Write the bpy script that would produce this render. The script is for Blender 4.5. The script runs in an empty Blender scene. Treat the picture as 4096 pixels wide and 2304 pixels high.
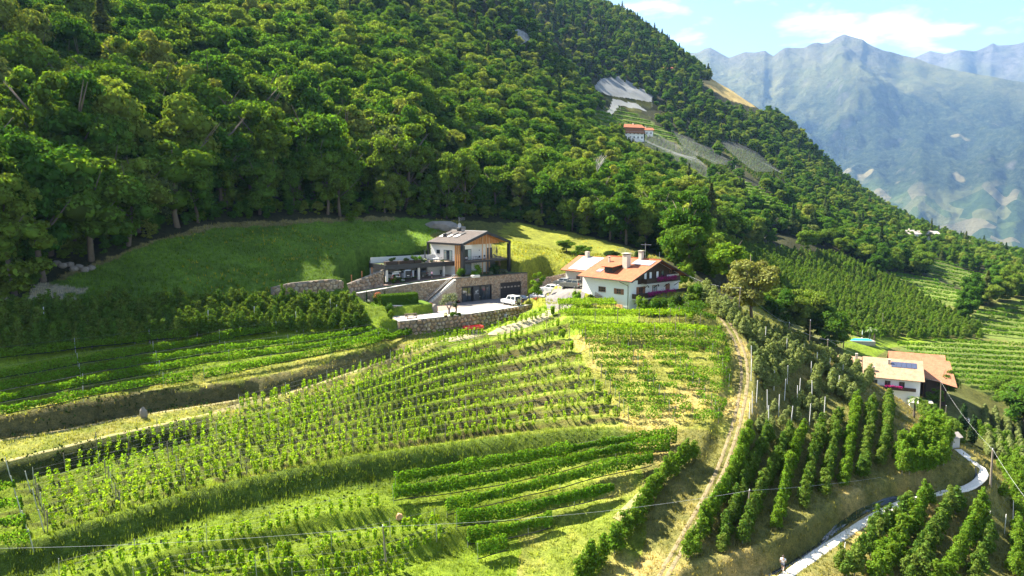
import bpy, math, random
import numpy as np
from mathutils import Vector, Matrix
R = math.radians
rng = np.random.default_rng(7)
random.seed(7)
S = bpy.context.scene
COL = S.collection

# ---------------------------------------------------------------- camera
FPX = 692.0                      # focal length in pixels of the 1024 px wide frame
PITCH = R(7.0)
cam = bpy.data.cameras.new("camera"); cam.sensor_width = 36.0; cam.lens = FPX/1024*36.0
cam.clip_start = 0.5; cam.clip_end = 60000
cam_o = bpy.data.objects.new("camera", cam); COL.objects.link(cam_o)
cam_o.location = (0, 0, 0); cam_o.rotation_euler = (R(90)-PITCH, 0, 0)
S.camera = cam_o

# ---------------------------------------------------------------- sky, sun, exposure
SUN_EL, SUN_AZ = R(49), R(146)   # azimuth counter-clockwise from +X; the camera looks along +Y
SUN_D = Vector((math.cos(SUN_EL)*math.cos(SUN_AZ), math.cos(SUN_EL)*math.sin(SUN_AZ), math.sin(SUN_EL)))
W = bpy.data.worlds.new("World"); S.world = W; W.use_nodes = True
nt = W.node_tree; nt.nodes.clear()
def wn(t, **k):
    n = nt.nodes.new(t)
    for a, b in k.items(): setattr(n, a, b)
    return n
out = wn('ShaderNodeOutputWorld'); bg = wn('ShaderNodeBackground'); bg.inputs[1].default_value = 0.055
sky = wn('ShaderNodeTexSky', sky_type='NISHITA', sun_disc=False, sun_elevation=SUN_EL,
         sun_rotation=math.atan2(SUN_D.x, SUN_D.y), altitude=600, air_density=1.0, dust_density=0.6, ozone_density=1.0)
tc = wn('ShaderNodeTexCoord'); sx = wn('ShaderNodeSeparateXYZ'); nt.links.new(tc.outputs['Generated'], sx.inputs[0])
ad = wn('ShaderNodeMath', operation='ADD'); ad.inputs[1].default_value = 0.17; nt.links.new(sx.outputs[2], ad.inputs[0])
mx = wn('ShaderNodeMath', operation='MAXIMUM'); mx.inputs[1].default_value = 0.05; nt.links.new(ad.outputs[0], mx.inputs[0])
dv = wn('ShaderNodeVectorMath', operation='DIVIDE'); nt.links.new(tc.outputs['Generated'], dv.inputs[0])
cb = wn('ShaderNodeCombineXYZ')
for i in range(3): nt.links.new(mx.outputs[0], cb.inputs[i])
nt.links.new(cb.outputs[0], dv.inputs[1])
mp = wn('ShaderNodeMapping'); mp.inputs['Location'].default_value = (0.55, 3.3, 0); mp.inputs['Scale'].default_value = (1, 1, 0.0)
nt.links.new(dv.outputs[0], mp.inputs[0])
no = wn('ShaderNodeTexNoise'); no.inputs['Scale'].default_value = 3.3; no.inputs['Detail'].default_value = 9; no.inputs['Roughness'].default_value = 0.56
no.inputs['Distortion'].default_value = 0.25
nt.links.new(mp.outputs[0], no.inputs['Vector'])
rp = wn('ShaderNodeValToRGB'); rp.color_ramp.elements[0].position = 0.51; rp.color_ramp.elements[1].position = 0.72
nt.links.new(no.outputs['Fac'], rp.inputs[0])
mixc = wn('ShaderNodeMix', data_type='RGBA'); mixc.inputs[7].default_value = (8.0, 8.1, 8.2, 1)
nt.links.new(rp.outputs['Color'], mixc.inputs[0]); nt.links.new(sky.outputs[0], mixc.inputs[6])
nt.links.new(mixc.outputs[2], bg.inputs[0]); nt.links.new(bg.outputs[0], out.inputs[0])

sun = bpy.data.lights.new("sun", 'SUN'); sun.energy = 5.0; sun.angle = R(0.55); sun.color = (1.0, 0.92, 0.76)
sun_o = bpy.data.objects.new("sun", sun); COL.objects.link(sun_o)
sun_o.rotation_euler = SUN_D.to_track_quat('Z', 'Y').to_euler()
S.view_settings.view_transform = 'Standard'; S.view_settings.look = 'None'
S.view_settings.exposure = 2.35; S.view_settings.gamma = 1.0
S.render.engine = 'CYCLES'
S.cycles.use_denoising = True
S.cycles.max_bounces = 6; S.cycles.diffuse_bounces = 3; S.cycles.glossy_bounces = 2
S.cycles.transmission_bounces = 4; S.cycles.transparent_max_bounces = 8; S.cycles.volume_bounces = 0
S.cycles.sample_clamp_indirect = 6

# ---------------------------------------------------------------- pixel <-> place
SP, CP = math.sin(PITCH), math.cos(PITCH)
def ray(u, v):
    a = (np.asarray(u, float)-512)/FPX; b = -(np.asarray(v, float)-288)/FPX
    return a, CP + b*SP, -SP + b*CP
def P(u, v, D):
    x, y, z = ray(u, v); return np.stack([x*D, y*D, z*D], -1)
def proj(x, y, z):
    d = y*CP - z*SP; h = y*SP + z*CP
    return 512 + FPX*x/d, 288 - FPX*h/d
def smooth(t):
    t = np.clip(t, 0, 1); return t*t*(3-2*t)
def fbm(x, y, sc, octv=4, seed=0, ridged=False):
    """value noise, vectorised"""
    r = np.random.default_rng(seed); T = r.random((256, 256)); tot = 0; amp = 1; norm = 0
    for o in range(octv):
        X = x/sc + 17.3*o; Y = y/sc + 5.7*o
        i = np.floor(X).astype(int); j = np.floor(Y).astype(int); fx = X-i; fy = Y-j
        fx = fx*fx*(3-2*fx); fy = fy*fy*(3-2*fy)
        a = T[i % 256, j % 256]; b = T[(i+1) % 256, j % 256]; c = T[i % 256, (j+1) % 256]; d = T[(i+1) % 256, (j+1) % 256]
        n = (a*(1-fx)+b*fx)*(1-fy) + (c*(1-fx)+d*fx)*fy
        n = 1-abs(2*n-1) if ridged else 2*n-1
        tot = tot + amp*n; norm += amp; amp *= .5; sc = sc/2
    return tot/norm

# ---------------------------------------------------------------- materials
MATS = {}
class NB:
    def __init__(s, name):
        s.m = bpy.data.materials.new(name); s.m.use_nodes = True; s.t = s.m.node_tree; s.t.nodes.clear()
    def n(s, t, ins=None, **k):
        nd = s.t.nodes.new(t)
        for a, b in k.items(): setattr(nd, a, b)
        for a, b in (ins or {}).items():
            if isinstance(b, bpy.types.NodeSocket): s.t.links.new(b, nd.inputs[a])
            else: nd.inputs[a].default_value = b
        return nd
    def ramp(s, fac, stops, interp='LINEAR'):
        r = s.n('ShaderNodeValToRGB', {0: fac}); e = r.color_ramp.elements; r.color_ramp.interpolation = interp
        while len(e) < len(stops): e.new(0.5)
        for q, (p, c) in zip(e, stops): q.position = p; q.color = (*c, 1) if len(c) == 3 else c
        return r.outputs[0]
    def noise(s, scale, vec=None, detail=4, rough=.55, out=0):
        d = {'Scale': scale, 'Detail': detail, 'Roughness': rough}
        if vec is not None: d['Vector'] = vec
        return s.n('ShaderNodeTexNoise', d).outputs[out]
    def mix(s, fac, a, b, mode='MIX'):
        m = s.n('ShaderNodeMix', data_type='RGBA', blend_type=mode)
        for i, v in ((0, fac), (6, a), (7, b)):
            if isinstance(v, bpy.types.NodeSocket): s.t.links.new(v, m.inputs[i])
            elif i == 0: m.inputs[0].default_value = v
            else: m.inputs[i].default_value = (*v, 1) if len(v) == 3 else v
        return m.outputs[2]
    def math(s, op, a, b=0.0):
        m = s.n('ShaderNodeMath', operation=op)
        for i, v in enumerate((a, b)):
            if isinstance(v, bpy.types.NodeSocket): s.t.links.new(v, m.inputs[i])
            else: m.inputs[i].default_value = v
        return m.outputs[0]
    def bump(s, h, strength=.4, dist=.05):
        return s.n('ShaderNodeBump', {'Height': h, 'Strength': strength, 'Distance': dist}).outputs[0]
    def pos(s): return s.n('ShaderNodeNewGeometry').outputs['Position']
    def obj(s): return s.n('ShaderNodeTexCoord').outputs['Object']
    def out(s, sh):
        o = s.n('ShaderNodeOutputMaterial'); s.t.links.new(sh, o.inputs[0]); return s.m
    def bsdf(s, col, rough=.7, metal=0.0, normal=None, spec=.4, alpha=None):
        d = {'Base Color': (*col, 1) if isinstance(col, tuple) and len(col) == 3 else col, 'Roughness': rough, 'Metallic': metal, 'Specular IOR Level': spec}
        if normal is not None: d['Normal'] = normal
        if alpha is not None: d['Alpha'] = alpha
        return s.n('ShaderNodeBsdfPrincipled', d).outputs[0]

def mat(name, col, rough=.7, metal=0.0, var=.18, scale=3.0, bump=.15, spec=.4):
    """plain surface with a little grain and unevenness"""
    if name in MATS: return MATS[name]
    b = NB(name); o = b.obj()
    n = b.noise(scale, o, 5)
    c = b.mix(n, tuple(x*(1-var) for x in col), tuple(min(1, x*(1+var)) for x in col))
    nm = b.bump(b.noise(scale*6, o, 3), bump, .02) if bump else None
    MATS[name] = b.out(b.bsdf(c, rough, metal, nm, spec)); return MATS[name]

def leafmat(name, stops, trans=.4, isl=.45, rough=.5, gloss=.05):
    """leaf surface: colour differs from plant to plant and from leaf to leaf, light passes through"""
    if name in MATS: return MATS[name]
    b = NB(name)
    oi = b.n('ShaderNodeObjectInfo').outputs['Random']
    base = b.ramp(oi, stops)
    ri = b.n('ShaderNodeNewGeometry').outputs['Random Per Island']
    hsv = b.n('ShaderNodeHueSaturation', {'Color': base, 'Hue': b.math('ADD', b.math('MULTIPLY', ri, .03), .487),
              'Value': b.math('ADD', b.math('MULTIPLY', ri, isl*2), 1-isl)}).outputs[0]
    d = b.n('ShaderNodeBsdfDiffuse', {'Color': hsv}).outputs[0]
    tcol = b.mix(1.0, hsv, (1.5, 1.45, .5), 'MULTIPLY')
    t = b.n('ShaderNodeBsdfTranslucent', {'Color': tcol}).outputs[0]
    m = b.n('ShaderNodeMixShader', {0: trans, 1: d, 2: t}).outputs[0]
    MATS[name] = b.out(m); return MATS[name]

def glassmat(name, col=(.03, .04, .05), rough=.06):
    if name in MATS: return MATS[name]
    b = NB(name); n = b.noise(1.2, b.obj(), 2)
    c = b.mix(n, tuple(x*.6 for x in col), tuple(x*1.5 for x in col))
    MATS[name] = b.out(b.bsdf(c, rough, 0, None, .8)); return MATS[name]

# ---------------------------------------------------------------- mesh helpers
def mesh_np(name, V, F, mats=(), smooth_=False):
    """V (n,3), F (m,3) or (m,4) arrays"""
    V = np.ascontiguousarray(V, dtype=np.float32); F = np.ascontiguousarray(F, dtype=np.int32)
    me = bpy.data.meshes.new(name); k = F.shape[1]; n = len(F)
    me.vertices.add(len(V)); me.vertices.foreach_set('co', V.ravel())
    me.loops.add(n*k); me.loops.foreach_set('vertex_index', F.ravel())
    me.polygons.add(n); me.polygons.foreach_set('loop_start', np.arange(0, n*k, k, dtype=np.int32))
    if smooth_: me.polygons.foreach_set('use_smooth', np.ones(n, dtype=bool))
    me.update(calc_edges=True)
    for m in mats: me.materials.append(m)
    return me
class MB:
    """collects shapes into one mesh"""
    def __init__(s): s.v = []; s.f = []; s.M = None
    def add(s, vs, fs):
        o = len(s.v)
        for p in vs:
            p = Vector(p); s.v.append(tuple(s.M @ p) if s.M else tuple(p))
        s.f += [tuple(i+o for i in f) for f in fs]; return s
    def box(s, x0, x1, y0, y1, z0, z1, bev=0):
        if bev:
            b = bev; vs = []
            for z, i in ((z0, b), (z0+b, 0), (z1-b, 0), (z1, b)):
                vs += [(x0+i, y0+i, z), (x1-i, y0+i, z), (x1-i, y1-i, z), (x0+i, y1-i, z)]
            fs = [(3, 2, 1, 0), (12, 13, 14, 15)]
            for k in range(3):
                for j in range(4): fs.append((4*k+j, 4*k+(j+1) % 4, 4*k+4+(j+1) % 4, 4*k+4+j))
            return s.add(vs, fs)
        return s.add([(x0, y0, z0), (x1, y0, z0), (x1, y1, z0), (x0, y1, z0), (x0, y0, z1), (x1, y0, z1), (x1, y1, z1), (x0, y1, z1)],
                     [(3, 2, 1, 0), (4, 5, 6, 7), (0, 1, 5, 4), (1, 2, 6, 5), (2, 3, 7, 6), (3, 0, 4, 7)])
    def cyl(s, p, q, r0, r1=None, n=8):
        r1 = r0 if r1 is None else r1; p = Vector(p); q = Vector(q); d = (q-p).normalized()
        a = d.orthogonal().normalized(); b = d.cross(a); vs = []
        for c, r in ((p, r0), (q, r1)):
            for i in range(n): t = 2*math.pi*i/n; vs.append(c + (a*math.cos(t)+b*math.sin(t))*r)
        fs = [(i, (i+1) % n, n+(i+1) % n, n+i) for i in range(n)] + [tuple(range(n))[::-1], tuple(range(n, 2*n))]
        return s.add(vs, fs)
    def tube(s, pts, r, n=6):
        pts = [Vector(p) for p in pts]; rs = r if isinstance(r, (list, tuple)) else [r]*len(pts); vs = []; fs = []
        for k, p in enumerate(pts):
            d = (pts[min(k+1, len(pts)-1)]-pts[max(k-1, 0)]).normalized()
            a = d.cross(Vector((0.3, 0.2, 1))).normalized() if abs(d.z) < .9 else d.cross(Vector((1, 0, 0))).normalized(); b = d.cross(a)
            for i in range(n): t = 2*math.pi*i/n; vs.append(p + (a*math.cos(t)+b*math.sin(t))*rs[k])
        for k in range(len(pts)-1):
            for i in range(n): fs.append((k*n+i, k*n+(i+1) % n, (k+1)*n+(i+1) % n, (k+1)*n+i))
        fs += [tuple(range(n))[::-1], tuple(range((len(pts)-1)*n, len(pts)*n))]
        return s.add(vs, fs)
    def prism(s, poly, z0, z1):
        n = len(poly)
        vs = [(x, y, z0) for x, y in poly] + [(x, y, z1) for x, y in poly]
        return s.add(vs, [tuple(range(n))[::-1], tuple(range(n, 2*n))] + [(i, (i+1) % n, n+(i+1) % n, n+i) for i in range(n)])
    def xprism(s, poly, x0, x1):
        """polygon in (y,z) extruded along x"""
        n = len(poly); vs = [(x0, y, z) for y, z in poly] + [(x1, y, z) for y, z in poly]
        return s.add(vs, [tuple(range(n))[::-1], tuple(range(n, 2*n))] + [(i, (i+1) % n, n+(i+1) % n, n+i) for i in range(n)])
    def blob(s, c, r, n=1, jit=.2, seed=0):
        import bmesh
        bm = bmesh.new(); bmesh.ops.create_icosphere(bm, subdivisions=n, radius=1); q = random.Random(seed)
        rr = r if isinstance(r, (tuple, list)) else (r, r, r); o = []
        bm.verts.ensure_lookup_table()
        for v in bm.verts:
            k = 1+q.uniform(-jit, jit); o.append((c[0]+v.co.x*rr[0]*k, c[1]+v.co.y*rr[1]*k, c[2]+v.co.z*rr[2]*k))
        fs = [tuple(v.index for v in f.verts) for f in bm.faces]; bm.free()
        return s.add(o, fs)
    def mesh(s, name, m, smooth_=False):
        me = bpy.data.meshes.new(name); me.from_pydata(s.v, [], s.f); me.update()
        if m is not None: me.materials.append(m)
        if smooth_: me.polygons.foreach_set('use_smooth', np.ones(len(me.polygons), dtype=bool))
        import bmesh
        bm = bmesh.new(); bm.from_mesh(me); bmesh.ops.recalc_face_normals(bm, faces=bm.faces); bm.to_mesh(me); bm.free()
        return me
    def build(s, name, m, parent=None, smooth_=False, **tags):
        return link(name, s.mesh(name, m, smooth_), parent, **tags)
def link(name, me, parent=None, **tags):
    o = bpy.data.objects.new(name, me); COL.objects.link(o)
    if parent is not None: o.parent = parent
    for k, v in tags.items():
        if v is not None: o[k] = v
    return o
def empty(name, loc=(0, 0, 0), rz=0, **tags):
    o = bpy.data.objects.new(name, None); COL.objects.link(o); o.location = loc; o.rotation_euler = (0, 0, rz)
    o.empty_display_size = .2
    for k, v in tags.items():
        if v is not None: o[k] = v
    return o
def thing(name, label, cat, loc=(0, 0, 0), rz=0, group=None): return empty(name, loc, rz, label=label, category=cat, group=group)
def tag(o, label, cat, group=None):
    o['label'] = label; o['category'] = cat
    if group: o['group'] = group
    return o
# ================================================================ terrain
# control points: pixel and depth along the view axis; height between them is interpolated in (azimuth, ln distance)
CTRL = [(0,576,60),(0,520,66),(0,470,72),(0,420,79),(0,380,86),(0,345,92),(0,310,97),
 (200,576,63),(200,520,70),(200,470,77),(200,420,86),(200,380,94),(200,345,101),(200,310,108),(200,297,112),
 (350,576,66),(350,520,73),(350,470,81),(350,420,90),(350,380,99),(350,345,110),
 (512,576,69),(512,530,76),(512,480,84),(512,425,95),(512,380,105),(440,345,116),(512,345,115),
 (100,297,105),(250,297,117),(350,290,126),(75,270,110),(150,245,122),(220,225,138),(300,218,152),(380,217,166),(450,222,180),(520,226,192),
 (200,260,122),(300,255,135),(340,275,132),(515,245,165),(545,260,160),(590,275,150),(600,250,178),
 (660,257,170),(700,272,150),(700,300,131),(690,320,112),(715,320,111),
 (600,345,106),(660,345,104),(720,345,103),(660,390,95),(730,430,88),(660,435,88.5),
 (735,340,106),(745,400,94),(720,440,86),(690,500,78),(655,576,69.5),
 (790,576,70),(850,532,80),(900,503,88),(960,490,92),(986,477,96),(978,460,103),(960,448,108),
 (760,480,84),(800,500,82),(870,470,92),(850,430,98),(800,420,98),(790,380,106),(850,390,114),(920,430,112),(900,400,128),
 (870,395,150),(900,412,172),(945,418,163),(960,400,175),(955,430,150),
 (710,295,123),(760,325,120),(800,345,122),(840,362,134),
 (865,338,225),(820,320,235),(900,345,240),(970,340,250),(740,245,320),(800,250,345),(860,275,340),(980,330,262),(740,302,230),(770,318,222),
 (960,355,225),(1000,385,205),(1024,420,190),(1010,320,290),(1024,300,330),(900,275,370),(960,285,390),(870,290,330),(1000,270,470),
 (917,240,520),(950,252,560),(1000,258,620),(1024,268,640),(1000,440,165),(1024,470,140),(1024,500,115),(1024,540,95),(1024,576,82),(900,576,74),(960,530,86),
 (608,10,960),(660,40,940),(700,70,900),(750,105,860),(795,130,830),(830,175,800),(870,214,780),(915,234,740),(950,248,700),
 (630,137,520),(620,95,640),(590,110,600),(560,60,640),(525,42,620),(540,0,760),(700,150,560),(760,190,470),(700,190,420),(650,180,400),(800,215,420),(840,228,480),(720,115,700),
 (600,200,270),(560,140,330),(520,95,400),(500,35,480),(515,8,520),
 (380,165,200),(380,106,250),(380,52,320),(380,8,400),(380,-20,500),
 (200,156,165),(200,100,200),(200,44,260),(200,-2,340),(200,-48,500),
 (0,290,101),(0,195,120),(0,112,150),(0,35,200),(0,-29,300),(0,-60,450),(700,225,250),(660,215,240),(640,240,200),
 (950,265,1000),(870,245,1100),(1024,285,1000),(440,-30,900),(200,-60,1000)]
CA, CL, CS = [], [], []
def addc(p):
    x, y, z = p; r = math.hypot(x, y); CA.append(math.atan2(x, y)); CL.append(math.log(r)); CS.append(z/r)
for u, v, D in CTRL: addc(P(u, v, D))
for u, v, D in CTRL:                    # carry the edges of the view on to both sides
    if u == 0:
        p = P(u, v, D); r = math.hypot(p[0], p[1])
        for da in (.18, .5): CA.append(math.atan2(p[0], p[1])-da); CL.append(math.log(r)); CS.append(p[2]/r*(1.0 if p[2] < 0 else 1.1))
    if u == 1024:
        p = P(u, v, D); r = math.hypot(p[0], p[1])
        for da in (.18, .5): CA.append(math.atan2(p[0], p[1])+da); CL.append(math.log(r)); CS.append(p[2]/r*1.03)
for az in (-.9, -.6, -.3, 0, .3, .6, .9):
    for r, z in ((45, -38.5), (24, -40.0)): CA.append(az); CL.append(math.log(r)); CS.append((z+2*max(0, -az)*4)/r)
for u, z1, z2 in ((560, 150, -200), (640, 40, -330), (720, -60, -340), (800, -170, -345), (900, -240, -350), (1024, -260, -350), (1200, -280, -350), (1500, -280, -350)):
    a, y, _ = ray(u, 288); az = math.atan2(a, y)
    for r, z in ((1550, z1), (2000, (z1+z2)/2), (2600, z2)): CA.append(az); CL.append(math.log(r)); CS.append(z/r)
CA, CL, CS = map(np.array, (CA, CL, CS))
def phi(d2): return np.sqrt(d2 + .02**2)
n_ = len(CA); A_ = np.zeros((n_+3, n_+3))
A_[:n_, :n_] = phi((CA[:, None]-CA)**2 + (CL[:, None]-CL)**2) + np.eye(n_)*-2e-3
A_[:n_, n_] = 1; A_[:n_, n_+1] = CA; A_[:n_, n_+2] = CL; A_[n_:, :n_] = A_[:n_, n_:].T
COEF = np.linalg.solve(A_, np.concatenate([CS, [0, 0, 0]]))
def zbase_al(a, l):
    s = np.zeros_like(a)
    for i in range(n_): s += COEF[i]*phi((a-CA[i])**2 + (l-CL[i])**2)
    return (s + COEF[n_] + COEF[n_+1]*a + COEF[n_+2]*l)*np.exp(l)

AZ = np.concatenate([np.linspace(-.92, -.67, 26)[:-1], np.linspace(-.67, .67, 520), np.linspace(.67, .92, 26)[1:]])
RR = np.concatenate([np.geomspace(18, 56, 22)[:-1], np.linspace(56, 160, 200)[:-1], np.geomspace(160, 330, 120)[:-1], np.geomspace(330, 1000, 120)[:-1], np.geomspace(1000, 2600, 50)])
GA, GR = np.meshgrid(AZ, RR); GX, GY = GR*np.sin(GA), GR*np.cos(GA)
ZB = zbase_al(GA, np.log(GR))
GU, GV = proj(GX, GY, ZB)               # where each base point shows in the photograph

# --- feature lines given as pixel polylines: v as a function of u
def cv6(p): return [(x*.15531, 200+y*.15531) for x, y in p]       # crops of the photograph -> 1024 px coordinates
def cv7(p): return [(x*.14560, 375+y*.14560) for x, y in p]
def cv8(p): return [(325+x*.14560, 375+y*.14560) for x, y in p]
def dsp(p): return [(x*.39752, y*.39752) for x, y in p]
def cvr(p): return [(650+x*.14520, 400+y*.14520) for x, y in p]
def vof(line, u):
    a = np.array(sorted(line)); return np.interp(u, a[:, 0], a[:, 1])
TOPL = dsp([(-200, 1225), (0, 1172), (250, 1110), (500, 1055), (700, 1005), (830, 965), (1000, 905), (1120, 862), (1230, 834), (1330, 808), (1430, 782)])
BOTL = dsp([(-200, 1420), (20, 1392), (100, 1368), (300, 1305), (500, 1246), (850, 1168), (1200, 1118), (1400, 1098), (1570, 1086)])
NROW = 9
EDGE = dsp([(1425, 800), (1440, 850), (1480, 930), (1530, 1010), (1575, 1080)])        # between the two vineyard blocks
RTOP = dsp([(1400, 842), (1600, 838), (1750, 840), (1860, 852)])
RBOT = dsp([(1500, 1078), (1650, 1078), (1800, 1082), (1860, 1084)])
NRR = 13
def uedge(v):
    a = np.array([(y, x) for x, y in EDGE]); return np.interp(v, a[:, 0], a[:, 1])
DZ = np.zeros_like(ZB)
near = (GR < 165)
def terr(f, amp):
    return amp*(f - smooth((f-.05)/.30) + .25)
# main young vineyard
tv = (GV - vof(TOPL, GU))/(vof(BOTL, GU) - vof(TOPL, GU))*NROW
in_main = near & (tv > 0) & (tv < NROW) & (GU < uedge(GV)) & (GU > -60)
fade = smooth((uedge(GV)-GU)/10)*smooth(tv/.8)*smooth((NROW-tv)/.6)
DZ += np.where(in_main, terr(tv % 1, 1.45)*fade, 0)
# right block, gentler steps
tr = (GV - vof(RTOP, GU))/(vof(RBOT, GU) - vof(RTOP, GU))*NRR
in_r = near & (tr > 0) & (tr < NRR) & (GU > uedge(GV)) & (GU < 733)
DZ += np.where(in_r, terr(tr % 1, .45)*smooth((GU-uedge(GV))/6)*smooth((733-GU)/8), 0)
def bank(line, h, w, reach, u0=-99, u1=9999, soft=12, rmax=165):
    """a step of height h at a pixel line, w pixels wide, eased out over reach pixels above and below"""
    global DZ
    d = GV - vof(line, GU)
    k = smooth((GU-u0)/soft)*smooth((u1-GU)/soft)
    up = np.where(d < 0, np.exp(d/reach), 0); dn = np.where(d >= 0, np.exp(-(np.maximum(d-w, 0))/reach), 0)
    prof = np.where(d < 0, .5*up, (.5-smooth(d/w))*dn)
    DZ = DZ + np.where(GR < rmax, h*prof*k, 0)
BANK1 = dsp([(-100, 1405), (100, 1375), (300, 1312), (500, 1252), (850, 1175), (1200, 1125), (1400, 1103), (1600, 1095)])
bank(BANK1, 1.8, 14, 12, -40, 650, 40)
BANK2 = dsp([(-100, 1085), (0, 1062), (250, 1010), (500, 985), (700, 950), (900, 895), (1040, 850)])
bank(BANK2, 1.7, 17, 12, -99, 428, 40)
BANK3 = dsp([(-100, 1190), (0, 1170), (250, 1110), (480, 1062), (520, 1050)])
bank(BANK3, 1.5, 16, 12, -99, 225, 40)
WAAL_UP = cvr([(-200, 1290), (150, 1195), (500, 1150), (900, 1000), (1150, 870), (1400, 720), (1700, 620), (2000, 560), (2160, 490), (2250, 480)])
bank(WAAL_UP, 2.2, 15, 16, 650, 990, 14, 125)
bank(cv8([(-900, 1480), (-300, 1330), (300, 1230), (780, 1120), (900, 1110)]), 1.2, 12, 12, 150, 500, 40)
bank(cv8([(-1400, 1330), (-700, 1150), (0, 970), (430, 925), (800, 960), (1500, 830), (2300, 650)]), 1.1, 12, 10, 90, 650, 40)
bank(cv8([(-300, 1220), (400, 1130), (900, 1070), (1500, 960), (2000, 850)]), .9, 11, 9, 280, 620, 40)
bank(dsp([(1380, 812), (1480, 806), (1600, 806), (1760, 812)]), 1.3, 11, 10, 555, 715)
bank(dsp([(1380, 850), (1480, 846), (1600, 846), (1760, 852)]), .9, 9, 8, 565, 715)
for k in range(4):                                             # upper-left rows stand on low steps
    bank(cv6([(-100, 1060+k*78), (700, 970+k*78), (1225, 912+k*75), (1800, 870+k*70), (2500, 830+k*40)]), .45, 7, 6, -99, 400)
# roughness
DZ += np.where(GR < 170, fbm(GX, GY, 3.0, 3, 1)*.14, 0) + np.where(GR >= 170, fbm(GX, GY, 40, 4, 2)*np.minimum((GR-170)/60, 4), 0)
ZT = ZB + DZ

# --- level pads (plan polygons)
def sdpoly(poly, x, y):
    """signed distance, negative inside"""
    d = np.full(x.shape, 1e9); s = np.ones(x.shape); n = len(poly)
    for i in range(n):
        ax, ay = poly[i]; bx, by = poly[i-1]
        ex, ey = bx-ax, by-ay; wx, wy = x-ax, y-ay
        t = np.clip((wx*ex+wy*ey)/(ex*ex+ey*ey), 0, 1)
        d = np.minimum(d, (wx-ex*t)**2+(wy-ey*t)**2)
        c1 = y >= ay; c2 = y < by; c3 = ex*wy > ey*wx
        s = np.where((c1 & c2 & c3) | (~c1 & ~c2 & ~c3), -s, s)
    return s*np.sqrt(d)
def pad(poly, zf, m):
    global ZT
    box = near & (GX > min(p[0] for p in poly)-m) & (GX < max(p[0] for p in poly)+m) & (GY > min(p[1] for p in poly)-m) & (GY < max(p[1] for p in poly)+m)
    x, y = GX[box], GY[box]; k = 1-smooth(sdpoly(poly, x, y)/m)
    z = zf(x, y) if callable(zf) else zf
    ZT[box] = ZT[box]*(1-k) + z*k
g1 = np.array((.68, .733)); e1 = np.array((-.733, .68))        # modern house: gable direction, length direction
HA = np.array((-10.46, 145.06)); HW, HL = 14.85, 11.3; HZ = -15.45
g2 = np.array((.77, .638)); e2 = np.array((-.638, .77))        # old farmhouse
FA = np.array((20.9, 120.0)); FW, FL = 16.5, 13.3; F_EAVE, F_RIDGE = -13.6, -10.25
def pl(o, *st):
    p = np.array(o, float)
    for d, t in st: p = p + d*t
    return tuple(p)
PARK_Z = -20.4
WALL_F = [(-19.6, 117.9), (-9.0, 125.2), (-3.8, 130.0), (2.6, 136.6), (7.4, 141.3)]      # boulder wall in front of the parking
M0, M1 = np.array((-11.6, 140.6)), np.array((3.4, 152.8))                                 # cellar wall
WALL_L = [(-12.4, 141.6), (-20.3, 137.6), (-26.0, 131.8), (-29.0, 128.8)]                 # curved wall below the drive
# drive along the foot of the boulder wall and in front of the farmhouse
YP = np.array([(12, 133, -16.8), (10.5, 138, -17.3), (7.7, 142, -18.3), (5.8, 144, -19.2), (6.5, 140.5, -20.2), (3.5, 152, -20.3), (9, 150, -18.6), (14.5, 146, -17.2), (12, 123, -18.3), (7.3, 124.5, -20.2), (9.5, 129, -18.9), (16, 140, -16.8), (20, 130, -17.2)])
def yard(x, y):
    w = 1/(((x[..., None]-YP[:, 0])**2+(y[..., None]-YP[:, 1])**2)+.8)**1.6
    return (w*YP[:, 2]).sum(-1)/w.sum(-1)
def tofront(x): return np.interp(x, [-30, -19.6, -9, -3.8, 2.6, 7.4, 14], [-23.2, -23.0, -23.0, -22.8, -22.2, -21.0, -20.2])
pad([(-20.5, 116.5), (-9, 124.2), (2.6, 135.8), (8.5, 140), (10, 134), (3, 128), (-8, 117.5), (-19, 111)], lambda x, y: tofront(x) - .10*np.clip(np.interp(x, [-19.6, -9, 2.6, 7.4], [117.5, 124.6, 136, 140.8])-y, 0, 12), 2.5)
pad([(8.5, 124), (13, 112.5), (26, 110.5), (30, 117), (22, 121.5), (15.5, 130)], lambda x, y: -19.2+(y-118)*.03, 3.5)
pad([(5.2, 138), (6.2, 127), (11.0, 124.5), (16, 130), (20, 129), (17, 138), (20, 150), (8, 160), (3.4, 152.8)], yard, 2.2)
md_ = (M1-M0)/np.linalg.norm(M1-M0)
_m = np.array(WALL_F) + np.array((-.75, .75))
PARKP = [tuple(p) for p in _m] + [tuple(M1+e1*1.7+md_*.0), tuple(M0+e1*1.7), (-19.5, 131.5), (-23.2, 124.6)]
pad(PARKP, PARK_Z, .7)
pad([(-13.0, 142.4), (-21.0, 139.0), (-27.0, 133.2), (-30.2, 130.2), (-33, 126.5), (-24.5, 122.5), (-18, 129), (-13, 137)], lambda x, y: np.interp(x, [-31, -26, -20, -15], [-18.4, -18.9, -19.8, -20.4]), 1.0)
pad([(-18.2, 126), (-15.0, 128.6), (-17.6, 133.5), (-24.5, 131), (-27.5, 126.5), (-24, 124.5)], -18.7, .8)         # hedge bed
UPP = [(x-.9, y+1.5) for x, y in WALL_L[::-1]] + [tuple(M0+e1*2.2), tuple(M1+e1*2.2), pl(M1, (e1, 9)), pl(HA, (g1, HW+2), (e1, HL)), pl(HA, (e1, HL+1)), (-30, 150), (-33.5, 139), (-33.5, 131)]
pad(UPP, lambda x, y: np.clip(HZ + np.minimum(0, (x+14)*.085), -17.0, HZ), .6)
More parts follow.
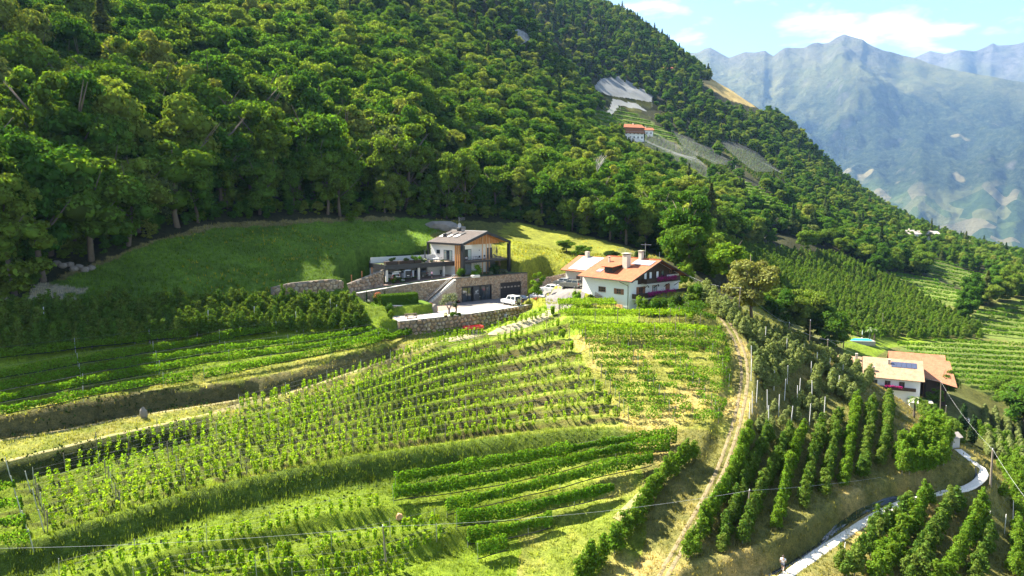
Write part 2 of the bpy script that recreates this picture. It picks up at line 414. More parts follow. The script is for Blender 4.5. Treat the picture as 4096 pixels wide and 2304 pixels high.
FP = [pl(FA, (g2, 1), (e2, 1)), pl(FA, (g2, FW-1), (e2, 1)), pl(FA, (g2, FW-1), (e2, FL+8)), pl(FA, (g2, 2), (e2, FL+8))]
pad(FP, lambda x, y: -19.2 + np.clip(((x-FA[0])*e2[0]+(y-FA[1])*e2[1])*.2, 0, 2.7), 1.5)
def zt(x, y):
    """terrain height at plan positions (bilinear in the terrain mesh)"""
    x = np.asarray(x, float); y = np.asarray(y, float)
    a = np.arctan2(x, y); r = np.hypot(x, y)
    i = np.clip(np.searchsorted(RR, r)-1, 0, len(RR)-2); j = np.clip(np.searchsorted(AZ, a)-1, 0, len(AZ)-2)
    fr = np.clip((r-RR[i])/(RR[i+1]-RR[i]), 0, 1); fa = np.clip((a-AZ[j])/(AZ[j+1]-AZ[j]), 0, 1)
    return (ZT[i, j]*(1-fa)+ZT[i, j+1]*fa)*(1-fr) + (ZT[i+1, j]*(1-fa)+ZT[i+1, j+1]*fa)*fr
TS = np.geomspace(30, 2500, 1400)
def G(u, v, d0=30, d1=2500):
    """where the view ray through a pixel meets the terrain"""
    u = np.atleast_1d(np.asarray(u, float)); v = np.atleast_1d(np.asarray(v, float)); res = np.zeros((len(u), 3))
    for k in range(len(u)):
        rx, ry, rz = ray(u[k], v[k]); D = TS[(TS >= d0) & (TS <= d1)]
        h = rz*D - zt(rx*D, ry*D); i = np.argmax(h < 0)
        if h[i] >= 0: t = D[-1]
        elif i == 0: t = D[0]
        else: t = D[i-1] + (D[i]-D[i-1])*h[i-1]/(h[i-1]-h[i])
        res[k] = (rx*t, ry*t, float(zt(rx*t, ry*t)))
    return res
def G1(u, v, d0=30, d1=2500): return G([u], [v], d0, d1)[0]

# --- paths are cut level into the slope
WAAL = cvr([(860, 1270), (960, 1195), (1150, 1060), (1350, 925), (1560, 790), (1760, 700), (1960, 650), (2130, 622), (2230, 605), (2290, 570), (2300, 525), (2270, 470), (2220, 420), (2160, 370), (2110, 335)])
TRAIL = dsp([(1800, 775), (1838, 830), (1862, 880), (1872, 940), (1862, 1010), (1842, 1090), (1810, 1180), (1770, 1260), (1730, 1330), (1690, 1400), (1655, 1460)])
TRACK1 = [(u, v-3.2) for u, v in TOPL if u > -70]
TRACK2 = dsp([(-60, 1118), (150, 1085), (350, 1045), (520, 1020), (640, 1000)])
def carve(line, w, bl, n=90, d1=130):
    a = np.array(line, float); t = np.r_[0, np.cumsum(np.hypot(*np.diff(a, axis=0).T))]; q = np.linspace(0, t[-1], n)
    p = G(np.interp(q, t, a[:, 0]), np.interp(q, t, a[:, 1]), 30, d1)
    for c_ in range(3): p[:, c_] = np.convolve(np.pad(p[:, c_], 3, 'edge'), np.ones(7)/7, 'valid')
    box = (GX > p[:, 0].min()-5) & (GX < p[:, 0].max()+5) & (GY > p[:, 1].min()-5) & (GY < p[:, 1].max()+5) & (GR < d1+10)
    x, y = GX[box], GY[box]; best = np.full(x.shape, 1e9); zz = np.zeros(x.shape)
    for i in range(n-1):
        e = p[i+1]-p[i]; L2 = e[0]**2+e[1]**2+1e-9; s = np.clip(((x-p[i, 0])*e[0]+(y-p[i, 1])*e[1])/L2, 0, 1)
        d = np.hypot(x-p[i, 0]-e[0]*s, y-p[i, 1]-e[1]*s); m = d < best; best = np.where(m, d, best); zz = np.where(m, p[i, 2]+e[2]*s, zz)
    k = 1-smooth((best-w)/bl); ZT[box] = ZT[box]*(1-k) + zz*k
carve(TRAIL, 1.3, 1.5); carve(TRACK1, .7, .9, 120, 150); carve(TRACK2, .9, 1.0); carve(WAAL, 1.0, 1.3, 110)
# --- ground colours by zone (grass, straw, soil, leaf litter; vineyard risers hold painted shade)
C_FOREST = np.array((.030, .032, .014)); C_GRASS = np.array((.125, .185, .016)); C_DRY = np.array((.33, .25, .105)); C_SOIL = np.array((.20, .145, .085))
C_MEAD = np.array((.085, .150, .018)); C_BANK = np.array((.085, .105, .022)); C_ORCH = np.array((.115, .125, .035)); C_ROCK = np.array((.26, .23, .19))
def inpoly(poly, u, v): return sdpoly(poly, u, v) < 0
GU0, GV0 = GU, GV
nz1 = fbm(GX, GY, 6, 4, 11); nz2 = fbm(GX, GY, 1.7, 3, 12); nz3 = fbm(GX, GY, 25, 4, 13)
GU = GU0 + nz1*14 + nz2*5; GV = GV0 + nz2*1.5 + nz1*1.5      # uneven borders between zones
col = np.empty(GX.shape+(3,)); col[:] = C_FOREST
def paint(mask, c, k=1.0):
    k = np.clip(np.where(mask, k, 0), 0, 1)[..., None]; col[:] = col*(1-k) + c*k
near2 = GR < 205
openland = near2 & (GV > vof(dsp([(-400, 760), (80, 752), (130, 690), (300, 640), (420, 590), (560, 560), (950, 545), (1300, 562), (1500, 600), (1650, 640), (1720, 690), (1800, 740), (2130, 850), (2576, 860)]), GU))
FIELDS = openland.copy()
paint(openland, C_ORCH)
paint(openland & (GU < 440) & (GV < 330), C_MEAD)
paint(openland & (GU > 500) & (GU < 620) & (GV < 300), np.array((.19, .21, .03)))
paint(openland & (GV > 300) & (GU < 640), C_GRASS)
paint(in_main | in_r, C_GRASS)
fm = tv % 1
paint(in_main, np.array((.075, .062, .028)), (smooth((fm-.07)/.06)*smooth((.42-fm)/.08))*(.55+.4*smooth(nz1*2+.3)))  # riser soil and weeds, darkened to put their shade into the colour
paint(in_main, C_DRY*.8, (smooth((fm-.45)/.1)*smooth((.9-fm)/.1))*(.05+.5*smooth(nz1*2)))
paint(in_r, C_DRY, .25+.55*smooth(nz1*2+.1))
paint(openland & (GU > 520) & (GV > 340), C_DRY, .12+.5*smooth(nz1*2+.1)*(~in_main & ~in_r))
tA = (GV > vof(BANK2, GU)-16) & (GU < 430) & (GV < vof(TOPL, GU)+2)
paint(openland & tA, C_DRY*.75, .40+.3*nz2)
paint(openland & (abs(GV-vof(BANK2, GU)-8) < 7) & (GU < 415), np.array((.085, .078, .036)), .9)
paint(openland & (abs(GV-vof(BANK3, GU)-6) < 6) & (GU < 208), np.array((.05, .06, .018)), .9)
paint(openland & (GU < 90) & (GV > 255) & (GV < 300) & (nz1 > -.1), C_ROCK*1.15, .85)
paint(openland & (abs(GV-vof(dsp([(100, 700), (300, 640), (420, 590), (560, 562), (900, 545)]), GU)) < 4) & (GU < 400), C_SOIL, .7)
paint(openland & (abs(GV-vof(BANK1, GU)-10) < 12) & (GU < 640), np.array((.075, .115, .018)), .8)
GU, GV = GU0, GV0
paint((GR > 160) & (GU > 740) & (GV > 268) & (GR < 420), C_ORCH*.9)
# open fields on the far side
def field(poly, c, k=1.0, r0=165):
    m = (GR > r0) & inpoly(poly, GU, GV); paint(m, c, k); FIELDS[m] = True; return m
ORCH_FAR = dsp([(1840, 615), (1990, 635), (2130, 650), (2230, 700), (2290, 730), (2350, 770), (2465, 830), (2465, 858), (2300, 856), (2180, 856), (2000, 790), (1930, 760), (1870, 700), (1840, 660)])
field(ORCH_FAR, C_ORCH*.8)
VF1 = dsp([(2210, 690), (2310, 690), (2440, 740), (2420, 775), (2330, 760), (2240, 715)])
VF2 = dsp([(2330, 640), (2440, 680), (2500, 690), (2495, 730), (2440, 735), (2330, 690)])
VF3 = dsp([(2250, 870), (2330, 862), (2450, 860), (2600, 875), (2620, 1040), (2500, 1000), (2400, 960), (2320, 910)])
VF4 = dsp([(2470, 850), (2440, 800), (2470, 780), (2620, 755), (2620, 865)])
VF5 = dsp([(1850, 470), (1835, 440), (1870, 455), (1990, 520), (2040, 555), (1960, 545), (1900, 510)])
VF6 = dsp([(1490, 280), (1560, 270), (1640, 310), (1760, 365), (1680, 350), (1560, 330), (1500, 310)])
for f in (VF1, VF2, VF3, VF4, VF5, VF6): field(f, np.array((.10, .135, .03)))
field(dsp([(2120, 850), (2240, 850), (2460, 858), (2350, 860), (2240, 875), (2200, 900), (2120, 890)]), C_GRASS)
DRY1 = dsp([(1755, 195), (1830, 205), (1900, 240), (1940, 265), (1900, 270), (1830, 245), (1770, 215)])
field(dsp([(1755, 195), (1830, 205), (1900, 240), (1940, 265), (1900, 270), (1830, 245), (1770, 215)]), C_DRY*1.15)
field(dsp([(1850, 312), (1880, 308), (1885, 322), (1862, 325)]), C_DRY*1.1)
NETF = [dsp([(1560, 345), (1640, 340), (1700, 375), (1760, 400), (1740, 420), (1650, 405), (1600, 380)]),
        dsp([(1690, 340), (1760, 365), (1850, 430), (1800, 430), (1720, 385)]), dsp([(1800, 360), (1900, 390), (1990, 455), (1900, 450), (1850, 410)]),
        dsp([(1690, 395), (1750, 405), (1800, 480), (1740, 450), (1690, 415)]), dsp([(1490, 235), (1510, 208), (1560, 200), (1645, 250), (1640, 270), (1540, 255)]), dsp([(1485, 250), (1540, 258), (1600, 270), (1640, 300), (1560, 278)]), dsp([(1280, 85), (1310, 90), (1345, 115), (1310, 130)])]
for f in NETF: field(f, C_ORCH*.7)
col *= np.clip(1 + .35*nz1 + .25*nz2 + .35*nz3, .4, 1.8)[..., None]
col = np.clip(col, .008, .6)

nr, na = GX.shape
idx = np.arange(nr*na).reshape(nr, na)
Fq = np.stack([idx[:-1, :-1], idx[:-1, 1:], idx[1:, 1:], idx[1:, :-1]], -1).reshape(-1, 4)
b = NB('ground'); at = b.n('ShaderNodeAttribute', attribute_name='Col').outputs['Color']; ps = b.pos()
n1 = b.noise(1.3, ps, 6, .65); n2 = b.noise(7.0, ps, 5, .6)
c = b.mix(1.0, at, b.ramp(n1, [(.3, (.55, .6, .5)), (.5, (1, 1, 1)), (.72, (1.55, 1.4, 1.2))]), 'MULTIPLY')
c = b.mix(1.0, c, b.ramp(n2, [(.3, (.6, .62, .6)), (.7, (1.4, 1.36, 1.3))]), 'MULTIPLY')
GROUND_M = b.out(b.bsdf(c, .95, 0, b.bump(b.noise(5.0, ps, 6, .7), .9, .25), .1))
me = mesh_np('terrain', np.stack([GX, GY, ZT], -1).reshape(-1, 3), Fq, [GROUND_M], True)
ca = me.color_attributes.new('Col', 'FLOAT_COLOR', 'POINT')
ca.data.foreach_set('color', np.concatenate([col.reshape(-1, 3), np.ones((nr*na, 1))], 1).astype(np.float32).ravel())
terrain_o = link('terrain', me, kind='structure')
def tcol(x, y):
    a = np.arctan2(x, y); r = np.hypot(x, y)
    i = np.clip(np.searchsorted(RR, r), 0, nr-1); j = np.clip(np.searchsorted(AZ, a), 0, na-1)
    return col[i, j]
def isfield(x, y):
    a = np.arctan2(x, y); r = np.hypot(x, y)
    return FIELDS[np.clip(np.searchsorted(RR, r), 0, nr-1), np.clip(np.searchsorted(AZ, a), 0, na-1)]

# ---------------------------------------------------------------- valley floor and mountains
VAL = -330.0
b = NB('valley_ground'); ps = b.pos()
v1 = b.n('ShaderNodeTexVoronoi', {'Vector': ps, 'Scale': .0042}).outputs['Color']
sp = b.n('ShaderNodeSeparateColor', {0: v1}).outputs[0]
c = b.ramp(sp, [(0, (.05, .085, .03)), (.35, (.09, .13, .035)), (.6, (.16, .17, .06)), (.8, (.06, .10, .03)), (1, (.22, .2, .1))], 'CONSTANT')
c = b.mix(1.0, c, b.ramp(b.noise(.006, ps, 6, .7), [(.35, (.45, .5, .4)), (.6, (1.3, 1.25, 1.2))]), 'MULTIPLY')
VM = b.out(b.bsdf(c, .95, 0, None, .1))
me = bpy.data.meshes.new('valley_floor'); me.from_pydata([(-9000, -900, VAL), (14000, -900, VAL), (14000, 15500, VAL), (-9000, 15500, VAL)], [], [(0, 1, 2, 3)]); me.materials.append(VM)
link('valley_floor', me, kind='structure')

b = NB('mountain_rock'); ge = b.n('ShaderNodeNewGeometry'); ps = ge.outputs['Position']
nzz = b.n('ShaderNodeSeparateXYZ', {0: ge.outputs['Normal']}).outputs[2]; hz = b.n('ShaderNodeSeparateXYZ', {0: ps}).outputs[2]
hn = b.math('ADD', b.math('MULTIPLY', hz, 1/2300), b.math('MULTIPLY', b.math('ADD', b.noise(.0016, ps, 7, .65), -.5), .75))
forest = b.ramp(b.noise(.020, ps, 9, .85), [(.36, (.006, .013, .008)), (.5, (.030, .046, .02)), (.64, (.085, .10, .04))])
rock = b.ramp(b.noise(.012, ps, 9, .8), [(.36, (.07, .068, .06)), (.5, (.14, .13, .112)), (.7, (.22, .20, .17))])
alp = b.ramp(b.noise(.004, ps, 6, .6), [(.3, (.10, .115, .04)), (.7, (.20, .19, .08))])
c = b.mix(b.ramp(hn, [(.36, (0, 0, 0)), (.60, (1, 1, 1))]), forest, alp)
c = b.mix(b.ramp(hn, [(.62, (0, 0, 0)), (.88, (1, 1, 1))]), c, rock)
steep = b.ramp(b.math('ADD', nzz, b.math('MULTIPLY', b.math('ADD', b.noise(.01, ps, 5), -.5), .5)), [(.40, (1, 1, 1)), (.56, (0, 0, 0))])
c = b.mix(b.math('MULTIPLY', steep, .75), c, rock)
pat = b.ramp(b.noise(.0022, ps, 3, .5), [(.66, (0, 0, 0)), (.69, (1, 1, 1))])
c = b.mix(b.math('MULTIPLY', pat, b.ramp(hn, [(.30, (1, 1, 1)), (.40, (0, 0, 0))])), c, (.26, .22, .11))
vf = b.n('ShaderNodeSeparateColor', {0: b.n('ShaderNodeTexVoronoi', {'Vector': ps, 'Scale': .006}).outputs['Color']}).outputs[0]
fld = b.ramp(vf, [(0, (.05, .085, .03)), (.3, (.10, .14, .04)), (.55, (.17, .18, .07)), (.75, (.07, .11, .035)), (.9, (.24, .21, .11))], 'CONSTANT')
lowm = b.ramp(b.math('ADD', b.math('MULTIPLY', hz, 1/700), b.math('MULTIPLY', b.math('ADD', b.noise(.0014, ps, 5, .6), -.5), 1.3)), [(-.0, (1, 1, 1)), (.28, (0, 0, 0))])
c = b.mix(b.math('MULTIPLY', lowm, .8), c, fld)
MM = b.out(b.bsdf(c, .95, 0, b.bump(b.noise(.012, ps, 9, .8), 1.0, 90), .05))
def mountain(name, sky_, r_foot, r_top, zfoot, seed, u0, u1, nu, nrr, rough, rear=.25):
    sk = np.array(sky_); us = np.linspace(u0, u1, nu)
    vs = np.interp(us, sk[:, 0], sk[:, 1])
    a, yy, zz = ray(us, vs); az = np.arctan2(a, yy); tan = zz/np.hypot(a, yy)
    t = np.linspace(0, 1+rear, nrr)[:, None]
    rf = r_foot + 500*fbm(us*9.0, us*0, 400, 3, seed+3); rt = r_top + 700*fbm(us*9.0, us*0+50, 700, 3, seed+4)
    r = rf + (rt-rf)*t; x = r*np.sin(az); y = r*np.cos(az)
    zr = tan*rt
    prof = np.where(t <= 1, .34*t+.66*t**1.45, 1-(t-1)*2.6)
    wall = np.clip(4*t*(1-t), 0, 1)
    z = zfoot + (zr-zfoot)*prof
    gul = fbm(x*.95+y*.3, y*.7-x*.2, 1700, 7, seed, True)-.6
    z = z + rough*wall*(gul*760 + fbm(x, y, 600, 6, seed+1)*230) + smooth(t*6)*fbm(x, y, 160, 4, seed+2)*34*np.where(t < .97, 1, .2)
    ii = np.arange(nrr*nu).reshape(nrr, nu)
    Fm = np.stack([ii[:-1, :-1], ii[:-1, 1:], ii[1:, 1:], ii[1:, :-1]], -1).reshape(-1, 4)
    link(name, mesh_np(name, np.stack([x, y, z], -1).reshape(-1, 3), Fm, [MM], True), kind='structure')
jag = [(560, 60), (640, 55), (698, 53), (704, 50), (710, 47.5), (717, 52), (729, 57), (737, 55), (745, 53), (755, 52), (765, 50.2), (769, 53), (773.5, 56), (779, 51), (785, 47.2), (795, 48), (805, 47), (811, 43), (817, 41.6), (823, 44), (829, 43.5), (836, 38), (844, 34), (852, 36), (863, 39.6), (868, 43), (875, 46), (883, 50), (891, 52), (902, 54), (914, 58), (929, 62.5), (945, 67), (976, 74.5), (1024, 83), (1100, 95), (1250, 120), (1400, 140)]
jag = [(u, v+.9*math.sin(u*.9)+.5*math.sin(u*2.3+1)) for u, v in jag]
mountain('mountain_massif', jag, 5600, 8800, VAL-10, 21, 560, 1400, 520, 300, 1.0)
back = [(840, 70), (900, 60), (914, 57.5), (929.5, 50.5), (945, 53.6), (960, 49.7), (976, 50.5), (985, 47), (993, 42.7), (998, 45.3), (1015, 44), (1024, 41.6), (1060, 36), (1100, 46), (1200, 52), (1400, 60)]
mountain('mountain_range', back, 9000, 12300, VAL, 55, 840, 1400, 300, 140, .8)
# ================================================================ plants
def unit(v): return v/np.maximum(np.linalg.norm(v, axis=-1, keepdims=True), 1e-9)
def cards(c, nrm, s, asp=.72, g=None):
    """leaf faces: one small pointed quad per centre"""
    g = g or rng; n = len(c)
    nrm = unit(nrm); t = unit(np.cross(nrm, unit(g.normal(size=(n, 3))))); bt = np.cross(nrm, t)
    s = np.broadcast_to(np.asarray(s, float).reshape(-1, 1), (n, 1)); w = s*asp*(.7+.6*g.random((n, 1)))
    o = g.uniform(-.3, .3, (n, 1))*s
    V = np.stack([c-t*s, c-bt*w+t*o, c+t*s+nrm*s*.15, c+bt*w-t*o], 1).reshape(-1, 3)
    return V, np.arange(4*n).reshape(-1, 4)
def join(parts):
    Vs, Fs, o = [], [], 0
    for V, F in parts: Vs.append(V); Fs.append(F+o); o += len(V)
    return np.concatenate(Vs), np.concatenate(Fs)
import bmesh
def ico(sub):
    bm = bmesh.new(); bmesh.ops.create_icosphere(bm, subdivisions=sub, radius=1)
    V = np.array([v.co[:] for v in bm.verts]); F = np.array([[v.index for v in f.verts] for f in bm.faces]); bm.free()
    return V, np.concatenate([F, F[:, 2:]], 1)           # degenerate quad keeps one face size
ICO1 = ico(1)
def tri2(F): return F
def core(lobes, k=.7):
    """dense leafy inside of a crown"""
    ps = []
    for c, r in lobes:
        V = ICO1[0]*(1+rng.uniform(-.18, .18, (len(ICO1[0]), 1)))*np.asarray(r)*k + c; ps.append((V, ICO1[1][:, :3]))
    return join(ps)
def crown_mesh(name, lobes, n_card, size, m, up=.25, wild=.55, k=.7):
    """lobes: list of (centre, radii)"""
    w = np.array([np.prod(r)**(2/3) for _, r in lobes]); w = w/w.sum(); C, N = [], []
    for (c, r), q in zip(lobes, w):
        n = max(8, int(n_card*q)); d = unit(rng.normal(size=(n, 3))); d[:, 2] = np.where(d[:, 2] < -.45, -d[:, 2], d[:, 2])
        rad = .78+.3*rng.random((n, 1)); C.append(c + d*np.asarray(r)*rad); N.append(d + rng.normal(size=(n, 3))*wild + np.array((0, 0, up)))
    C = np.concatenate(C); N = np.concatenate(N)
    V, F = cards(C, N, size*(.65+.7*rng.random(len(C))))
    cv, cf = core(lobes, k)
    F3 = np.concatenate([F[:, [0, 1, 2]], F[:, [0, 2, 3]], cf+len(V)])
    return mesh_np(name, np.concatenate([V, cv]), F3, [m])
def lobes_round(n, R_, H, zc, rl, seed):
    g = np.random.default_rng(seed); L = []
    for i in range(n):
        d = unit(g.normal(size=3)); d[2] = abs(d[2])*1.0 if g.random() < .6 else d[2]
        q = g.random()**.45*.86
        c = np.array((d[0]*R_*q, d[1]*R_*q, zc + d[2]*H*q)); r = rl*g.uniform(.75, 1.3)
        L.append((c, (r*g.uniform(.9, 1.25), r*g.uniform(.9, 1.25), r*g.uniform(.65, .95))))
    return L
def trunk_mesh(name, h, r, m, limbs=5, seed=0, spread=.35, top=.75):
    q = random.Random(seed); mb = MB()
    pts = [(0, 0, -.6)]; x = y = 0
    for k in range(1, 6): x += q.uniform(-.03, .03)*h; y += q.uniform(-.03, .03)*h; pts.append((x, y, h*top*k/5))
    mb.tube(pts, [r*1.25, r, r*.85, r*.7, r*.5, r*.28], 7)
    for i in range(limbs):
        k = q.randint(2, 4); a = q.uniform(0, 6.28); p = Vector(pts[k]); L = h*spread*q.uniform(.7, 1.2)
        e = p + Vector((math.cos(a)*L*.75, math.sin(a)*L*.75, L*.7)); mid = p.lerp(e, .5) + Vector((0, 0, -.06*L))
        mb.tube([p, mid, e], [r*.45, r*.3, r*.1], 5)
    return mb.mesh(name, m, True)
BARK = mat('bark', (.12, .095, .07), .95, 0, .4, 4, .6)
BARK_G = mat('bark_grey', (.22, .20, .175), .95, 0, .35, 4, .5)
L_BROAD = leafmat('leaves_broad', [(0, (.045, .100, .015)), (.22, (.065, .135, .018)), (.5, (.09, .155, .021)), (.78, (.13, .185, .027)), (.91, (.165, .215, .04)), (.98, (.215, .235, .05)), (1, (.10, .135, .055))], .44)
L_CON = leafmat('needles', [(0, (.03, .06, .02)), (.6, (.055, .085, .026)), (1, (.10, .115, .035))], .28)
L_BRIGHT = leafmat('leaves_bright', [(0, (.095, .175, .016)), (1, (.13, .205, .024))], .46)
L_APPLE = leafmat('leaves_apple', [(0, (.075, .135, .022)), (.5, (.10, .16, .026)), (1, (.135, .185, .035))], .44)
L_APPLE_G = leafmat('leaves_apple_grey', [(0, (.16, .20, .07)), (1, (.21, .24, .09))], .38, gloss=.2)
L_VINE = leafmat('leaves_vine', [(0, (.09, .185, .015)), (1, (.125, .22, .022))], .5)
L_VINE_Y = leafmat('leaves_vine_young', [(0, (.16, .26, .018)), (1, (.20, .29, .026))], .54)
L_OLIVE = leafmat('leaves_olive', [(0, (.14, .165, .095)), (1, (.17, .19, .115))], .25)
L_HEDGE = leafmat('leaves_hedge', [(0, (.055, .11, .014)), (1, (.07, .125, .016))], .35)
L_DARK = leafmat('leaves_dark', [(0, (.025, .05, .013)), (1, (.04, .065, .018))], .3)  # dark green leaf colour for ivy, brambles and dark shrubs

BROAD = []
for k in range(10):
    n = (30, 34, 26, 36, 30, 24, 32, 34, 40, 44)[k]; Rr = (4.4, 5.0, 3.8, 4.8, 4.2, 3.3, 4.6, 2.7, 3.3, 3.9)[k]; Hh = (5.2, 4.6, 6.2, 4.6, 5.6, 6.6, 5.0, 8.2, 7.4, 6.6)[k]; lr_ = 1.35 if k < 7 else (1.05, .95, .85)[k-7]
    me = crown_mesh('crown_broad', lobes_round(n, Rr, Hh, 5.8, lr_, 100+k), 5200, .21, L_BROAD)
    BROAD.append((me, trunk_mesh('trunk_broad', 12, .26, BARK, 6, k)))
def conifer_mesh(name, h, rad, seed, m, n=2000, droop=.35):
    g = np.random.default_rng(seed); z = h*(.10+.9*g.random(n)**1.15); rr = rad*(1-z/h)**.8*(.25+.8*g.random(n)**.5)*(1+.25*np.sin(z*2.2+seed))
    a = g.random(n)*6.283; c = np.stack([rr*np.cos(a), rr*np.sin(a), z - rr*droop], 1)
    nr_ = np.stack([np.cos(a)*.5, np.sin(a)*.5, np.ones(n)], 1)+g.normal(size=(n, 3))*.35
    V, F = cards(c, nr_, .42*(.6+.7*g.random(n)), .45, g)
    t = MB().cyl((0, 0, h*.1), (0, 0, h*.97), rad*.28, .04, 7); tv_ = np.array(t.v)
    tf = []
    for f in t.f:
        for i in range(1, len(f)-1): tf.append((f[0], f[i], f[i+1]))
    F3 = np.concatenate([F[:, [0, 1, 2]], F[:, [0, 2, 3]], np.array(tf)+len(V)])
    return mesh_np(name, np.concatenate([V, tv_]), F3, [m])
CONI = []
for k in range(3):
    CONI.append((conifer_mesh('crown_conifer', (15, 17, 13)[k], (3.6, 3.2, 4.0)[k], 40+k, L_CON), trunk_mesh('trunk_conifer', 12, .2, BARK, 0, k)))

def scatter(name, pts, rot, scl, idx, templates, label=None, cat=None):
    """one object of countless plants: points carry rotation, size and which plant stands there"""
    me = bpy.data.meshes.new(name); me.vertices.add(len(pts)); me.vertices.foreach_set('co', np.asarray(pts, np.float32).ravel())
    for nm, dt, d in (('rot', 'FLOAT', rot), ('scl', 'FLOAT', scl)): me.attributes.new(nm, dt, 'POINT').data.foreach_set('value', np.asarray(d, np.float32))
    me.attributes.new('idx', 'INT', 'POINT').data.foreach_set('value', np.asarray(idx, np.int32))
    o = link(name, me, kind='stuff')
    if label: o['label'] = label
    ng = bpy.data.node_groups.new(name, 'GeometryNodeTree')
    ng.interface.new_socket('Geometry', in_out='INPUT', socket_type='NodeSocketGeometry'); ng.interface.new_socket('Geometry', in_out='OUTPUT', socket_type='NodeSocketGeometry')
    N_ = ng.nodes.new; L_ = ng.links.new
    gi = N_('NodeGroupInput'); go = N_('NodeGroupOutput'); jn = N_('GeometryNodeJoinGeometry')
    def attr(nm, dt): a = N_('GeometryNodeInputNamedAttribute'); a.data_type = dt; a.inputs[0].default_value = nm; return a.outputs[0]
    ar, as_, ai = attr('rot', 'FLOAT'), attr('scl', 'FLOAT'), attr('idx', 'INT')
    cr = N_('ShaderNodeCombineXYZ'); L_(ar, cr.inputs[2]); cs = N_('ShaderNodeCombineXYZ')
    for i in range(3): L_(as_, cs.inputs[i])
    for k, t in enumerate(templates):
        oi = N_('GeometryNodeObjectInfo'); oi.transform_space = 'ORIGINAL'; oi.inputs[0].default_value = t; oi.inputs[1].default_value = True
        eq = N_('FunctionNodeCompare'); eq.data_type = 'INT'; eq.operation = 'EQUAL'; L_(ai, eq.inputs[2]); eq.inputs[3].default_value = k
        ip = N_('GeometryNodeInstanceOnPoints'); L_(gi.outputs[0], ip.inputs['Points']); L_(eq.outputs[0], ip.inputs['Selection'])
        L_(oi.outputs['Geometry'], ip.inputs['Instance']); L_(cr.outputs[0], ip.inputs['Rotation']); L_(cs.outputs[0], ip.inputs['Scale'])
        L_(ip.outputs[0], jn.inputs[0])
    L_(jn.outputs[0], go.inputs[0])
    md = o.modifiers.new('plants', 'NODES'); md.node_group = ng
    return o
def plant(name, loc, crown, trunk, rz, sc, label, cat, group=None, sz=None):
    t = thing(name, label, cat, loc, rz, group); t.scale = (sc*random.uniform(.86, 1.16), sc, sz or sc)
    c = link('crown', crown, t); 
    if trunk is not None: link('trunk', trunk, t)
    return t, c

# ---- the wood: where trees stand
cum = np.maximum.accumulate(ZT/GR, axis=0)
HID = ((ZT+13)/GR) < cum - .004
def hidden(x, y):
    a = np.arctan2(x, y); r = np.hypot(x, y)
    return HID[np.clip(np.searchsorted(RR, r), 0, nr-1), np.clip(np.searchsorted(AZ, a), 0, na-1)]
def jgrid(x0, x1, y0, y1, s):
    X, Y = np.meshgrid(np.arange(x0, x1, s), np.arange(y0, y1, s)); X = X + rng.uniform(-.42, .42, X.shape)*s; Y = Y + rng.uniform(-.42, .42, Y.shape)*s
    return X.ravel(), Y.ravel()
parts_ = []
for rlo, rhi, s in ((85, 260, 5.0), (260, 520, 5.8), (520, 1300, 7.6)):
    X, Y = jgrid(-rhi*.8, rhi*.8, 60, rhi, s); r = np.hypot(X, Y); m = (r >= rlo) & (r < rhi) & (abs(np.arctan2(X, Y)) < .86)
    parts_.append((X[m], Y[m]))
TX = np.concatenate([p[0] for p in parts_]); TY = np.concatenate([p[1] for p in parts_]); TZ = zt(TX, TY)
TU, TV = proj(TX, TY, TZ); TR = np.hypot(TX, TY)
edge_l = dsp([(-900, 770), (-400, 765), (80, 748), (130, 686), (300, 634), (420, 585), (560, 555), (950, 541), (1090, 548), (1300, 556), (1500, 596), (1650, 636), (1720, 682), (1790, 700), (1850, 640), (2576, 560)])
nearzone = TR < 260
keep = ~isfield(TX, TY) & ~hidden(TX, TY) & (TU > -420) & (TU < 1120) & (TV > -260)
# in the near zone trees only stand above the edge of the wood
keep &= ~(nearzone & (TV > vof(edge_l, TU)) & (TU < 740))
valley = (TU >= 735) & (TR > 135) & (TR < 400)                  # folds between the fields on the right: loose groups
vg = fbm(TX, TY, 28, 3, 31)
keep &= ~(valley & (vg < .12) & (TV > 230))
keep &= ~((TU >= 735) & (TR <= 150))
for f in (VF1, VF2, VF5, VF6, DRY1, *NETF[:6]):                       # nothing tall right below the open plots
    for dv in (5, 11): keep &= ~((TR > 250) & (sdpoly(f, TU, TV-dv) < 0))
keep &= ~((TU > 835) & (TU < 1000) & (TV > 330) & (TV < 470))
keep &= ~((TU > 700) & (TV > 262) & (TR < 215) & (TU < 835))
ORD = np.argsort(TR[keep]); TX, TY, TZ, TU, TV, TR = (a[keep][ORD] for a in (TX, TY, TZ, TU, TV, TR))
cz = fbm(TX, TY, 60, 3, 41); conif = (rng.random(len(TX)) < np.clip(.03+.15*cz+.2*smooth((TZ-80)/140), .01, .4))
sc = rng.uniform(.62, 1.42, len(TX)); sc = np.where(TR > 450, sc*.78, sc); sc = np.where((TU < 430) & (TR < 330), sc*1.28, sc)
ro = rng.random(len(TX))*6.283
infr = (TU > -25) & (TU < 1050)
bi = np.where(~conif & infr & (TR < 320))[0][:300]; ci = np.where(conif & infr & (TR < 420))[0][:70]
indiv = np.zeros(len(TX), bool); indiv[bi] = True; indiv[ci] = True
BT, CT = [], []
